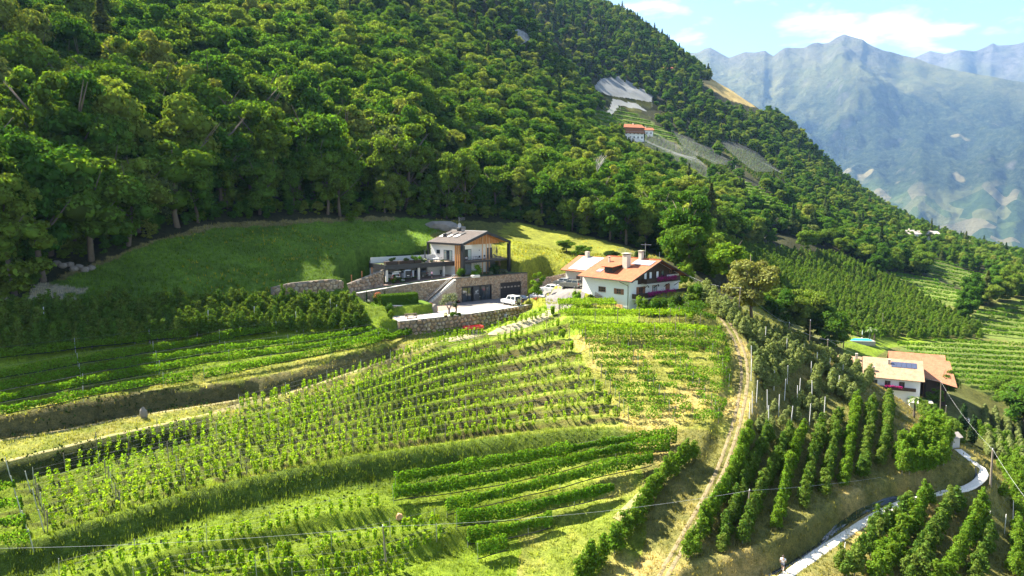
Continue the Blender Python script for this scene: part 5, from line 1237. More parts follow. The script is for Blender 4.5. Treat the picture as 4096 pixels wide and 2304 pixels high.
stone_wall('drive_wall', 'long stone wall sloping down left of the steps, below the upper drive', [(x, y, z, zb) for (x, y), z, zb in zip(WALL_L, (-15.5, -16.1, -16.6, -16.85), (-20.5, -19.8, -18.9, -18.4))], .42, .07, 300, (), CONC, .5, 5, gap=.03)
ST = thing('stone_steps', 'flight of stone steps rising from the parking to the upper drive', 'stairs', (-17.6, 139.0, PARK_Z), math.atan2(.26, .966)); NS_ = 26; rise = (HZ-PARK_Z)/NS_; run = 5.9/NS_
for k in range(NS_): part(ST, 'step', CONC if k % 2 else GREYW, (k*run, 6.1, -1.5, -.05, k*rise, (k+1)*rise-.012) if k == NS_-1 else (k*run, (k+1)*run+.06, -1.5, -.05, max(0, k*rise-.3), (k+1)*rise))
pr_ = [(.3, -.4), (6.05, -.4), (6.05, NS_*rise-.25), (.3, .0)]; MB().add([(x, y, z) for y in (-1.46, -.08) for x, z in pr_], [(0, 1, 2, 3), (7, 6, 5, 4), (0, 4, 5, 1), (1, 5, 6, 2), (2, 6, 7, 3), (3, 7, 4, 0)]).build('stair_wall', STONE, ST)
for y in (-1.45, -.1): MB().tube([(-.2, y, .95), (0, y, 1.0), (5.9*.55, y, (HZ-PARK_Z)*.55+1.0), (5.9, y, (HZ-PARK_Z)+1.0), (6.4, y, HZ-PARK_Z+1.0)], .035, 6).build('handrail', STEEL, ST)
# boulder walls
def bw(name, label, px, hts, sz, seed, ztop=None, depth=.28, limit=300, coping=None, lean=.12, d0=60, d1=200):
    """px: source pixels along the foot"""
    q = G([p[0]/4 for p in px], [p[1]/4 for p in px], d0, d1); return stone_wall(name, label, [(p[0], p[1], p[2]+h, p[2]-.3) for p, h in zip(q, hts)], sz, depth, limit, (), coping, .5, seed, lean=-lean*0)
FB = [float(zt(x+.6, y-.9)) for x, y in WALL_F]
stone_wall('boulder_wall', 'long wall of big rounded boulders holding up the pale parking terrace', [(x, y, PARK_Z+.08, min(f, PARK_Z-.35)-.35) for (x, y), f in zip(WALL_F, (-23.0, -23.0, -22.8, -22.2, -20.9))], .92, .42, 300, (), CONC, .5, 8, gap=.085)
stone_wall('boulder_wall', 'sloping boulder wall with rusty posts at the left end of the carport', [(-25.8, 138.2, -13.3, -16.3), (-28.5, 134.5, -14.3, -16.6), (-31.0, 131.0, -15.2, -16.9), (-33.5, 128.0, -16.0, -17.2), (-36, 126.0, -16.6, -17.6)], .85, .28, 300, (), None, .5, 9, gap=.06)
bw('boulder_wall', 'low boulder wall at the foot of the green meadow', [(1085, 1178), (1160, 1176), (1260, 1172), (1340, 1160), (1372, 1140)], (1.2, 1.9, 2.2, 2.0, .6), .85, 10)
stone_wall('boulder_wall', 'pale boulder wall stepping down behind the right end of the modern house', [(*pl(HA, (g1, HW+.3), (e1, 4.0)), HZ+3.4, HZ-.2), (*pl(HA, (g1, HW+2.6), (e1, 1.5)), HZ+2.6, HZ-.3), (*pl(HA, (g1, HW+4.6), (e1, -1.2)), HZ+1.2, HZ-.4)], .8, .28, 300, (), None, .5, 12, gap=.06)
stone_wall('garden_wall', 'low stone wall behind the picnic table under the clipped hedge', [(-22.6, 124.6, -18.55, -20.6), (-19.0, 126.2, -18.9, -20.6), (-15.2, 128.4, -19.5, -20.6)], .40, .06, 200, (), CONC, .4, 14, gap=.03)
fy_ = [G1(2150/4, 1168/4, 100, 190), G1(2250/4, 1148/4, 100, 190), G1(2295/4, 1130/4, 100, 190)]
stone_wall('yard_wall', 'old stone wall behind the parked cars below the dry grass slope', [(4.6, 154.0, -17.0, -20.4), (8.2, 152.6, -16.2, -19.6), (12.0, 149.6, -15.0, -18.6), (14.6, 146.2, -13.9, -17.6)], .42, .07, 250, (), None, .5, 15, gap=.03)
# paving sheets
def sheet(name, poly, zf, m, st=1.0):
    x0, x1 = min(p[0] for p in poly), max(p[0] for p in poly); y0, y1 = min(p[1] for p in poly), max(p[1] for p in poly)
    bm = bmesh.new(); vs = [bm.verts.new((x, y, 0)) for x, y in poly]; bm.faces.new(vs)
    for ax, lo, hi in ((0, x0, x1), (1, y0, y1)):
        for c_ in np.arange(lo+st, hi, st):
            co = (c_, 0, 0) if ax == 0 else (0, c_, 0); no_ = (1, 0, 0) if ax == 0 else (0, 1, 0)
            bmesh.ops.bisect_plane(bm, geom=bm.verts[:]+bm.edges[:]+bm.faces[:], plane_co=co, plane_no=no_)
    bmesh.ops.triangulate(bm, faces=bm.faces)
    for v in bm.verts: v.co.z = float(zf(v.co.x, v.co.y)) if callable(zf) else zf
    for f in bm.faces:
        if f.normal.z < 0: f.normal_flip()
    me = bpy.data.meshes.new(name); bm.to_mesh(me); bm.free(); me.materials.append(m); return link(name, me, kind='structure')
ASPH = pathmat('asphalt', (.16, .15, .145), (.20, .185, .175), 1.2); PALE = pathmat('pale_paving', (.38, .355, .315), (.32, .30, .265), 1.5); PINK = pathmat('pink_gravel', (.47, .41, .37), (.40, .35, .32), 5); COBB = pathmat('cobbles', (.24, .18, .15), (.30, .22, .18), 6)
mid = [tuple(np.array(a)*.45+np.array(b_)*.55) for a, b_ in zip(WALL_F, [tuple(M0+(M1-M0)*f_) for f_ in (-.35, .05, .3, .62, 1.0)])]
sheet('parking_terrace', WALL_F[1:] + mid[1:][::-1], PARK_Z+.035, PALE)
sheet('parking_lane', mid[1:] + [tuple(M1), tuple(M0+(M1-M0)*.05)], PARK_Z+.04, ASPH)
sheet('gravel_terrace', [WALL_F[0], WALL_F[1], mid[1], (-15.2, 128.2), (-22.4, 124.5)], PARK_Z+.03, PINK)
sheet('front_plaza', [(-15.2, 128.3), mid[1], tuple(M0+(M1-M0)*.05), tuple(M0), (-18.5, 138.0), (-19.3, 131.6)], PARK_Z+.036, COBB)
sheet('driveway', [(4, 141.9), (7.6, 141.4), (6.6, 137.2), (6.4, 130), (6.6, 125), (9.5, 123.5), (11.8, 125.5), (14.5, 131.5), (17.2, 133.5), (16.4, 138), (18, 146), (14.3, 146.2), (12, 149.3), (8, 152.2), (3.6, 152.6)], lambda x, y: float(zt(x, y))+.06, ASPH, .7)
sheet('upper_drive', WALL_L[::-1] + [tuple(M0+e1*.7), tuple(M0+g1*2.6+e1*.7), tuple(HA+e1*3-g1*.2), (-13, 155), (-26.2, 144), (-31, 134.5), (-33, 130)], lambda x, y: float(zt(x, y))+.05, COBB, .9)
sheet('house_terrace', [tuple(M0+g1*2.6+e1*.75), tuple(M1+e1*.75), pl(HA, (g1, HW-.2), (e1, .3)), pl(HA, (e1, .3))], HZ+.06, mat('terrace_lawn', (.05, .09, .02), .95, 0, .4, 4))
strip('driveway', [(u/4, v/4) for u, v in ((2230, 1235), (2160, 1270), (2080, 1300), (1980, 1325), (1880, 1345), (1780, 1360))], 2.4, pathmat('dry_track', (.34, .30, .22), (.24, .22, .11), 1.4), .07)

# ---------------------------------------------------------------- old farmhouse
FZ = -19.3; FF = Frame(FA, FZ, math.atan2(g2[1], g2[0])); Fh = FF.thing('farmhouse', 'white alpine farmhouse with orange tiled roof, wooden gable and flowered balconies', 'house')
E_, Rg = F_EAVE-FZ, F_RIDGE-FZ; RM = FW/2; fs = (Rg-E_)/RM
roof_slab(Fh, 'roof', TILE_O, [(0, 0, E_), (0, FL, E_), (RM, FL, Rg), (RM, 0, Rg)], .16); roof_slab(Fh, 'roof', TILE_O, [(FW, FL, E_), (FW, 0, E_), (RM, 0, Rg), (RM, FL, Rg)], .16)
mb = MB()
for k in range(int(FL/.42)): mb.box(RM-.16, RM+.16, .02+k*.42, .02+k*.42+.40, Rg-.06, Rg+.1+.015*(k % 2))
mb.build('ridge_tiles', TILE_O, Fh)
X0, X1, Y0, Y1 = 1.15, 15.35, 1.5, FL-.2
part(Fh, 'wall', WHITE, (X0, X1, Y0, Y1, -.8, 4.75))
mb = MB(); zs = lambda x: E_+fs*min(x, FW-x)-.2
mb.xprism([(0, 0)], 0, 0) if False else None
mb.add([(X0, Y0, 4.75), (X1, Y0, 4.75), (X1, Y0, zs(X1)), (RM, Y0, zs(RM)), (X0, Y0, zs(X0)), (X0, Y1, 4.75), (X1, Y1, 4.75), (X1, Y1, zs(X1)), (RM, Y1, zs(RM)), (X0, Y1, zs(X0))], [(4, 3, 2, 1, 0), (5, 6, 7, 8, 9), (0, 5, 9, 4), (1, 2, 7, 6), (0, 1, 6, 5), (2, 3, 8, 7), (3, 4, 9, 8)])
mb.build('gable_wall', WHITE, Fh)
for k in range(46):                                             # dark boards of the gable
    x0 = X0+.1+k*(X1-X0-.2)/46; x1 = x0+(X1-X0-.2)/46-.02; lo = 4.8 if 3.3 < x0 < 11.5 else 5.55 if x0 <= 3.3 else 6.0
    hi = min(zs(x0), zs(x1))-.02
    if hi > lo+.1: part(Fh, 'board', DKWOOD, (x0, x1, Y0-.07-.015*(k % 2), Y0-.004, lo, hi))
for x in (.3, 3.2, RM, FW-3.2, FW-.3): z = zs(x)-.16; part(Fh, 'purlin', DKWOOD, (x-.12, x+.12, .1, Y0+.1, z, z+.24))
mb = MB()
for a, bq in (((0, E_), (RM, Rg)), ((RM, Rg), (FW, E_))): mb.add([(a[0], -.04, a[1]+.02), (bq[0], -.04, bq[1]+.02), (bq[0], -.04, bq[1]-.26), (a[0], -.04, a[1]-.26), (a[0], .05, a[1]+.02), (bq[0], .05, bq[1]+.02), (bq[0], .05, bq[1]-.26), (a[0], .05, a[1]-.26)], [(0, 1, 2, 3), (7, 6, 5, 4), (0, 4, 5, 1), (2, 6, 7, 3), (1, 5, 6, 2), (3, 7, 4, 0)])
mb.build('barge_board', DKWOOD, Fh)
MB().tube([(-.06, .02, E_-.12), (-.06, FL, E_-.12)], .07, 6).build('gutter', DKWOOD, Fh); MB().tube([(-.06, 2.9, E_-.15), (-.05, 2.6, E_-.35), (X0-.08, 1.75, E_-1.0), (X0-.08, 1.72, -.2)], .055, 6).build('downpipe', DKWOOD, Fh)
def fz(sx_, sy_, ax, v): return FF.hit(sx_, sy_, ax, v)
def c7(x, y): return 2250+x/4.83, 980+y/4.83
def wrect(ax, val, x0, y0, x1, y1):
    a, b_ = fz(*c7(x0, y0), ax, val), fz(*c7(x1, y1), ax, val); k = 1-ax; return min(a[k], b_[k]), max(a[k], b_[k]), min(a[2], b_[2]), max(a[2], b_[2])
r = wrect(0, X0, 700, 795, 835, 912); window(Fh, 0, X0, *r, BRWOOD, nx=3, nz=2)
r = wrect(0, X0, 1045, 840, 1135, 955); window(Fh, 0, X0, *r, BRWOOD, nx=2, nz=2, shutters='lr')
r = wrect(0, X0, 1040, 1130, 1190, 1215); part(Fh, 'awning_panel', mat('tan_panel', (.60, .33, .15), .8), (X0-.5, X0-.42, r[0], r[1], r[2]-.5, r[3]))
r = wrect(1, Y0, 1470, 845, 1550, 985); window(Fh, 1, Y0, r[0], r[1], 2.35, 4.3, BRWOOD, 'balcony_door', nx=2, nz=2, sill=False, shutters='lr')
r = wrect(1, Y0, 1735, 805, 1820, 945); window(Fh, 1, Y0, r[0], r[1], 2.35, 4.3, BRWOOD, 'balcony_door', CURT, False, 2)
r = wrect(1, Y0, 1990, 775, 2065, 915); part(Fh, 'closed_shutters', BRWOOD, wbox(1, Y0, r[0], r[1], 2.35, 4.3, .003, .07))
for x, p_ in ((4.9, BLIND), (6.35, BLIND), (8.3, BLIND), (9.8, GLASS)): window(Fh, 1, Y0-.09, x, x+.85, 5.0, 6.9, DKWOOD, 'gable_window', [p_], False, 1)
window(Fh, 1, Y0-.09, 12.3, 12.85, 6.25, 6.95, BRWOOD, 'gable_window', GLASS, False, 1)
for x in (6.3, 9.2): part(Fh, 'wall_lamp', BLACKM, wbox(1, Y0, x-.07, x+.07, 4.0, 4.3, .003, .16))
PETU = leafmat('petunias', [(0, (.30, .025, .17)), (1, (.38, .035, .23))], .35, .5); 
def balcony(x0, x1, z, f0, f1, seed, white=False):
    bc = part(Fh, 'balcony', CONC, (x0, x1, Y0-1.35, Y0-.004, z-.18, z)); n = int((x1-x0)/.24)
    for k in range(n): part(bc, 'rail_board', DKWOOD, (x0+k*(x1-x0)/n+.012, x0+(k+1)*(x1-x0)/n-.012, Y0-1.34, Y0-1.28, z+.1, z+.92))
    part(bc, 'hand_rail', DKWOOD, (x0-.05, x1+.05, Y0-1.4, Y0-1.24, z+.92, z+1.02)); part(bc, 'end_panel', DKWOOD, (x0, x0+.06, Y0-1.24, Y0-.01, z+.05, z+.92)); part(bc, 'end_panel', DKWOOD, (x1-.06, x1, Y0-1.24, Y0-.01, z+.05, z+.92))
    fb = MB().box(f0, f1, Y0-1.62, Y0-1.42, z+.62, z+.86).build('flower_box', DKWOOD, bc); g = np.random.default_rng(seed); n = int((f1-f0)*190)
    C = np.stack([g.uniform(f0-.1, f1+.1, n), Y0-1.56+g.normal(size=n)*.14, z+.78+g.normal(size=n)*.2], 1); V, F = cards(C, np.stack([g.normal(size=n)*.4, -np.ones(n), np.ones(n)*.5], 1)+g.normal(size=(n, 3))*.3, .075, .9, g); link('flowers', mesh_np('balcony_flowers', V, F, [PETU]), fb)
    n = n//3; C = np.stack([g.uniform(f0-.1, f1+.1, n), Y0-1.52+g.normal(size=n)*.1, z+.72+g.normal(size=n)*.12], 1); V, F = cards(C, g.normal(size=(n, 3)), .08, .8, g); link('leaves', mesh_np('balcony_leaves', V, F, [L_HEDGE]), fb)
    for x in np.arange(x0+.6, x1, 3): MB().cyl((x, Y0-1.2, z-.18), (x, Y0-.01, z-1.0), .06, .06, 5).build('bracket', DKWOOD, bc)
balcony(1.9, 16.2, 2.3, 4.6, 12.2, 1); balcony(4.3, 14.0, 4.85, 7.0, 12.4, 2)
# dormer, chimneys, panels on the left roof plane
nF = (-fs, 0, 1); pF = (0, 0, E_)
def rf(x, y): return FF.hitp(*c7(x, y), pF, nF)
d0_, d1_ = rf(965, 550), rf(800, 540); dy0, dy1 = float(d0_[1]), float(d1_[1]); dx = float(d0_[0]); dz = E_+fs*dx; dh = 1.15; dl = dh/(fs-.12)
dl = min(dl, 4.2); top = E_+fs*dx+dh
dm = MB(); dm.add([(dx, dy0, dz), (dx, dy1, dz), (dx, dy1, top), (dx, dy0, top), (dx+dl, dy0, E_+fs*(dx+dl)-.02), (dx+dl, dy1, E_+fs*(dx+dl)-.02)], [(0, 1, 2, 3), (0, 3, 4), (1, 5, 2), (3, 2, 5, 4)]); dorm = dm.build('dormer', DKWOOD, Fh)
roof_slab(dorm, 'dormer_roof', TILE_O, [(dx-.45, dy0-.35, top+.07), (dx-.45, dy1+.35, top+.07), (dx+dl, dy1+.35, E_+fs*(dx+dl)+.12), (dx+dl, dy0-.35, E_+fs*(dx+dl)+.12)], .12)
for f_ in (.06, .53): part(dorm, 'dormer_window', GLASS, (dx-.03, dx-.004, dy0+(dy1-dy0)*f_, dy0+(dy1-dy0)*(f_+.41), dz+.28, top-.15))
q = rf(725, 495); s_ = roof_slab(Fh, 'skylight', GLASS2, [(q[0]-.5, q[1]-.6, E_+fs*(q[0]-.5)+.1), (q[0]-.5, q[1]+.6, E_+fs*(q[0]-.5)+.1), (q[0]+.5, q[1]+.6, E_+fs*(q[0]+.5)+.1), (q[0]+.5, q[1]-.6, E_+fs*(q[0]+.5)+.1)], .09)
CHM = mat('chimney_plaster', (.55, .47, .38), .9, 0, .3, 2.5)
def chimney(x, y, h, w, nm='chimney'):
    z = E_+fs*min(x, FW-x); c = part(Fh, nm, CHM, (x-w, x+w, y-w, y+w, z-.5, z+h)); part(c, 'chimney_pots', BLACKM, (x-w*.8, x+w*.8, y-w*.8, y+w*.8, z+h, z+h+.16)); part(c, 'chimney_cap', CHM, (x-w*1.25, x+w*1.25, y-w*1.25, y+w*1.25, z+h+.16, z+h+.28)); return c
q = rf(1215, 440); chimney(float(q[0])+.3, float(q[1]), 2.3, .55); chimney(RM-.4, float(fz(*c7(1545, 260), 0, RM)[1]), 1.35, .36); q = rf(905, 325); chimney(float(q[0]), float(q[1]), .8, .16)
SOL = NB('solar_cell'); o_ = SOL.obj(); gr = SOL.n('ShaderNodeTexBrick', {'Vector': o_, 'Color1': (.20, .22, .26, 1), 'Color2': (.24, .255, .29, 1), 'Mortar': (.5, .52, .55, 1), 'Scale': 7.0, 'Mortar Size': .012, 'Brick Width': 1, 'Row Height': 1}, offset=0).outputs[0]; SOLM = SOL.out(SOL.bsdf(gr, .35, .0, None, .35)); SOLD = NB('solar_blue'); SOLDM = SOLD.out(SOLD.bsdf((.06, .075, .13), .15, .2, None, .8))
def panels(par, xf, y_lo, y_hi, x_lo, x_hi, ny, nx, m, lift=.12, name='solar_panel', e=None, s=None, z0=None):
    for i in range(nx):
        for j in range(ny):
            ya, yb = y_lo+(y_hi-y_lo)*j/ny+.05, y_lo+(y_hi-y_lo)*(j+1)/ny-.05; xa, xb = x_lo+(x_hi-x_lo)*i/nx+.05, x_lo+(x_hi-x_lo)*(i+1)/nx-.05
            p_ = roof_slab(par, name, m, [(xa, ya, xf(xa)+lift), (xa, yb, xf(xa)+lift), (xb, yb, xf(xb)+lift), (xb, ya, xf(xb)+lift)], .05)
a, b_ = rf(1690, 410), rf(1430, 300); c_, d_ = rf(1800, 320), rf(1320, 375)
panels(Fh, lambda x: E_+fs*x, min(a[1], c_[1]), max(d_[1], b_[1]), a[0], min(c_[0], RM-.5), 4, 1, SOLM)
xa = float(fz(*c7(1600, 160), 0, RM)[1]); mb = MB().cyl((RM, xa, Rg), (RM, xa, Rg+2.9), .03, .025, 5).cyl((RM-.6, xa+.6, Rg+2.6), (RM+.6, xa-.9, Rg+2.6), .025, .025, 5)
for k in range(5): mb.cyl((RM-.3+k*.2, xa+.1-k*.22, Rg+2.45), (RM+.1+k*.2, xa+.4-k*.22, Rg+2.45), .012, .012, 4)
mb.build('antenna', STEEL, Fh)
for sx_ in (1870, 1205): ya = float(np.clip(fz(*c7(sx_, 250), 0, RM)[1], .3, FL-.3)); MB().cyl((RM, ya, Rg-.1), (RM+.05, ya, Rg+1.4), .03, .025, 5).build('lightning_rod', STEEL, Fh)
# wing with photovoltaic roof
WL = 7.9; wE, wR = E_+.35, Rg-.35; wx0 = RM-5.2; ws = (wR-wE)/(RM-wx0); wy = FL+.02
roof_slab(Fh, 'wing_roof', TILE_O, [(wx0, wy, wE), (wx0, wy+WL, wE), (RM, wy+WL, wR), (RM, wy, wR)], .16); roof_slab(Fh, 'wing_roof', TILE_O, [(RM+5.2, wy+WL, wE), (RM+5.2, wy, wE), (RM, wy, wR), (RM, wy+WL, wR)], .16)
mb = MB(); mb.add([(wx0+.9, wy-.25, 0), (RM+4.2, wy-.25, 0), (RM+4.2, wy-.25, wE-.1), (RM, wy-.25, wR-.25), (wx0+.9, wy-.25, wE+.05)] + [(wx0+.9, wy+WL-.6, 0), (RM+4.2, wy+WL-.6, 0), (RM+4.2, wy+WL-.6, wE-.1), (RM, wy+WL-.6, wR-.25), (wx0+.9, wy+WL-.6, wE+.05)], [(0, 1, 2, 3, 4), (9, 8, 7, 6, 5), (0, 4, 9, 5), (1, 6, 7, 2), (2, 7, 8, 3), (3, 8, 9, 4)]); mb.build('wing_wall', mat('old_plaster', (.52, .47, .40), .9, 0, .15, 1.5), Fh)
panels(Fh, lambda x: wE+ws*(x-wx0), wy+.4, wy+6.2, wx0+.35, RM-.35, 5, 4, SOLM)
r0 = fz(*c7(278, 640), 0, wx0+.9)[1]; window(Fh, 0, wx0+.9, float(r0)-.9, float(r0)+.1, 4.0, 5.1, BRWOOD, nx=2, nz=2)
r0 = fz(*c7(415, 700), 0, wx0+.9)[1]; window(Fh, 0, wx0+.9, max(float(r0)-.5, wy-.2), max(float(r0)+.6, wy+.9), 2.7, 4.9, DKWOOD, 'door', BRWOOD, False, 1)
part(Fh, 'chimney', CHM, (RM-.9, RM-.2, wy+4.6, wy+5.3, wR-.6, wR+.95))

# ---------------------------------------------------------------- lower farm on the right
FR = Frame((86.9, 167.5), -51.6, math.atan2(-.42, .907)); Rh = FR.thing('lower_farm', 'lower farm with pale orange roofs and dark solar strip beyond the orchard', 'house'); Rh.scale = (1.18, 1.1, 1.0); e3, r3 = 9.0, 12.7
def gable(par, x0, x1, y0, y1, ez, rz_, tm, wm, ov=.7, nm='', zb=-1):
    ym = (y0+y1)/2; roof_slab(par, nm+'roof', tm, [(x0, y0, ez), (x1, y0, ez), (x1, ym, rz_), (x0, ym, rz_)], .16); roof_slab(par, nm+'roof', tm, [(x1, y1, ez), (x0, y1, ez), (x0, ym, rz_), (x1, ym, rz_)], .16)
    a, b_, c_, d_ = x0+ov, x1-ov, y0+ov, y1-ov; s = (rz_-ez)/(ym-y0); h = ez+s*ov-.18; mb = MB()
    mb.add([(a, c_, zb), (b_, c_, zb), (b_, d_, zb), (a, d_, zb), (a, c_, h), (b_, c_, h), (b_, d_, h), (a, d_, h), (a, ym, rz_-.2), (b_, ym, rz_-.2)], [(0, 1, 5, 4), (2, 3, 7, 6), (1, 2, 6, 9, 5), (3, 0, 4, 8, 7), (3, 2, 1, 0), (4, 5, 9, 8), (6, 7, 8, 9)]); return mb.build(nm+'wall', wm, par)
gable(Rh, 0, 11.3, 0, 12.5, e3, r3, TILE_P, WHITE); gable(Rh, -7.6, -.1, 2.4, 10.8, e3+.6, r3-.3, TILE_P, WHITE, nm='annex_'); gable(Rh, 5.5, 16.5, 12.7, 20, e3+.8, r3-.2, TILE_B, DKWOOD, nm='barn_')
roof_slab(Rh, 'barn_roof', TILE_B, [(11.8, 6.2, e3-.4), (17.6, 4.6, e3-1.8), (17.0, 13, r3-1.0), (11.8, 13, r3-.6)], .16); part(Rh, 'barn_wall', DKWOOD, (12.4, 16.2, 8, 12.6, -1, e3-.8)); 
s3 = (r3-e3)/6.25
panels(Rh, lambda y: 0, 0, 0, 0, 0, 0, 0, SOLDM)
for k in range(5): x = 5.4+k*.95; roof_slab(Rh, 'solar_panel', SOLDM, [(x, 3.6, e3+s3*3.6+.1), (x+.9, 3.6, e3+s3*3.6+.1), (x+.9, 5.2, e3+s3*5.2+.1), (x, 5.2, e3+s3*5.2+.1)], .06)
for x, y in ((2.0, 2.0), (5.0, 4.6), (-1.2, 5.6)): z = e3+s3*y; part(Rh, 'chimney', CHM, (x-.25, x+.25, y-.25, y+.25, z-.4, z+1.1))
for x in (1.8, 4.2, 6.8): window(Rh, 1, .7, x, x+1.0, e3-2.2, e3-.7, DKWOOD, nx=2)
part(Rh, 'balcony', DKWOOD, (1.2, 9.8, -.4, .69, e3-2.6, e3-2.45), (1.2, 9.8, -.4, -.34, e3-2.45, e3-1.75)); g = np.random.default_rng(5); n = 300; V, F = cards(np.stack([g.uniform(4.2, 7.4, n), -.5+g.normal(size=n)*.1, e3-1.7+g.normal(size=n)*.12], 1), g.normal(size=(n, 3)), .1, .9, g); link('balcony_flowers', mesh_np('farm_flowers', V, F, [PETU]), Rh)
window(Rh, 1, 3.1, -3, -2, e3-1.4, e3-.3, DKWOOD, nx=1); dmr = part(Rh, 'dormer', DKWOOD, (-3.2, -1.0, 3.9, 5.5, e3+1.0, e3+2.3)); roof_slab(dmr, 'dormer_roof', TILE_P, [(-3.5, 3.5, e3+2.2), (-.7, 3.5, e3+2.2), (-.7, 6.5, e3+2.9), (-3.5, 6.5, e3+2.9)], .1)
part(Rh, 'lean_to', WHITE, (8.6, 12.6, -3.2, .6, -1, e3-4.6), label='small white lean-to with pale flat roof'); part(Rh, 'lean_to_roof', PALE, (8.4, 12.8, -3.4, .5, e3-4.6, e3-4.45))
sheet('farm_driveway', [tuple(G1(u, v, 125, 175)[:2]) for u, v in ((928, 424), (960, 420), (964, 428), (958, 440), (944, 440))], lambda x, y: float(zt(x, y))+.12, ASPH, 2.0)

# ---------------------------------------------------------------- distant houses
def chalet(name, label, u, v, d0, d1, rz, w, d, ez, rh, tm, up, low, z_up, cat='house', group=None):
    p = G1(u, v, d0, d1); t = thing(name, label, cat, (p[0], p[1], p[2]-.5), rz, group); W2, D2 = w/2, d/2
    gable(t, -W2-.9, W2+.9, -D2-.9, D2+.9, ez, rh, tm, low, .9)
    if z_up is not None: part(t, 'timber_storey', up, (-W2-.06, W2+.06, -D2-.06, D2+.06, z_up, ez-.05)); part(t, 'balcony', up, (-W2-.5, W2+.5, -D2-1.1, -D2-.07, z_up-1.2, z_up-.2))
    for k in range(max(2, int(w/3))):
        x = -W2+w*(k+.5)/max(2, int(w/3))
        for z in ([1.2, 4.0] if ez > 5.5 else [1.0]): window(t, 1, -D2-(.06 if z_up is not None and z > z_up else 0), x-.5, x+.5, z, z+1.3, DKWOOD, 'window', GLASS, False, 1)
    part(t, 'chimney', CHM, (W2*.3, W2*.3+.7, .2, .9, rh-.6, rh+1.0)); return t
q = G1(630, 139, 350, 700)
chalet('distant_farmhouse', 'distant brown and white chalet with orange roof above the netted orchards', 630, 140, 350, 700, R(20), 15, 11, 8.2, 11, TILE_O, BRWOOD, WHITE, 5.6)
chalet('distant_barn', 'low orange-roofed annex right of the distant chalet', 643, 135, 350, 760, R(10), 14, 8, 4, 6.3, TILE_O, DKWOOD, WHITE, None, 'barn')
chalet('distant_house', 'far white house with grey roof among trees, left one of the pair', 907, 242, 350, 760, R(30), 14, 11, 6.4, 9.2, tilemat('grey_tiles', (.33, .30, .28), (.40, .36, .33), (.25, .22, .2)), DKWOOD, WHITE, None)
chalet('distant_house', 'far white house with grey roof among trees, right one of the pair', 923, 241, 350, 760, R(-8), 17, 9, 6.0, 8.2, MATS['grey_tiles'], DKWOOD, WHITE, None)
chalet('distant_hut', 'small dark hut with red roof high on the far wooded hill', 666, 72, 400, 1100, R(0), 12, 7, 3.6, 5.6, TILE_O, DKWOOD, DKWOOD, None, 'hut')
chalet('distant_hut', 'small red-roofed house at the right edge below the dark conifers', 968, 249, 400, 1200, R(10), 11, 8, 4.5, 6.8, TILE_O, DKWOOD, WHITE, None, 'house')
# hail nets over the far orchards
b = NB('hail_net'); ps = b.pos(); wv = b.n('ShaderNodeTexWave', {'Vector': ps, 'Scale': .35, 'Distortion': 1.0}).outputs['Fac']
d_ = b.n('ShaderNodeBsdfDiffuse', {'Color': (.30, .31, .30, 1)}).outputs[0]; tr_ = b.n('ShaderNodeBsdfTransparent').outputs[0]; tl = b.n('ShaderNodeBsdfTranslucent', {'Color': (.5, .5, .5, 1)}).outputs[0]
NETM = b.out(b.n('ShaderNodeMixShader', {0: b.math('ADD', b.math('MULTIPLY', wv, .10), .13), 1: tr_, 2: b.n('ShaderNodeMixShader', {0: .3, 1: d_, 2: tl}).outputs[0]}).outputs[0])
b = NB('white_net'); d_ = b.n('ShaderNodeBsdfDiffuse', {'Color': (.34, .35, .355, 1)}).outputs[0]; tr_ = b.n('ShaderNodeBsdfTransparent').outputs[0]; wv = b.n('ShaderNodeTexWave', {'Vector': b.pos(), 'Scale': .3, 'Distortion': 1.5}).outputs['Fac']
NETW = b.out(b.n('ShaderNodeMixShader', {0: b.math('ADD', b.math('MULTIPLY', wv, .15), .5), 1: tr_, 2: d_}).outputs[0])
NL = ['grey hail net just below the distant chalet', 'grey hail net right of the distant chalet on the slope', 'long grey hail net at the right of the far orchards', 'lowest grey hail net over the far orchard slope', 'large pale net draped over the slope above the distant chalet', 'narrow pale net strip below the large pale net', 'small white net strip high on the wooded ridge']
for f, lb, k in zip(NETF, NL, range(7)):
    a = np.array(f); us = np.linspace(a[:, 0].min(), a[:, 0].max(), 60); vs = np.linspace(a[:, 1].min(), a[:, 1].max(), 60); UU, VV = np.meshgrid(us, vs)
    # the plot's outline on the ground, filled with a sagging sheet on posts
    gp = G(a[:, 0], a[:, 1], 300, 900); poly = [tuple(p[:2]) for p in gp]; x0, y0 = gp[:, :2].min(0); x1, y1 = gp[:, :2].max(0); n = 46
    XX, YY = np.meshgrid(np.linspace(x0, x1, n), np.linspace(y0, y1, n)); ins = sdpoly(poly, XX, YY) < 0; ZZ = zt(XX, YY)+4.3+.25*np.sin((XX+YY)*.8); ii = np.arange(n*n).reshape(n, n); qd = ins[:-1, :-1] & ins[1:, :-1] & ins[1:, 1:] & ins[:-1, 1:]
    if qd.sum() < 4: continue
    F = np.stack([ii[:-1, :-1][qd], ii[:-1, 1:][qd], ii[1:, 1:][qd], ii[1:, :-1][qd]], -1); o = gp[0]; rt = thing('hail_net', lb, 'net', tuple(o)); link('net_sheet', mesh_np('net_sheet', np.stack([XX-o[0], YY-o[1], ZZ-o[2]], -1).reshape(-1, 3), F, [NETW if k > 3 else NETM], True), rt)
    pm = POSTS['concrete']
    for p in gp[::2]: po = link('post', pm, rt); po.location = (p[0]-o[0], p[1]-o[1], p[2]-o[2]); po.scale = (1.6, 1.6, 1.35)
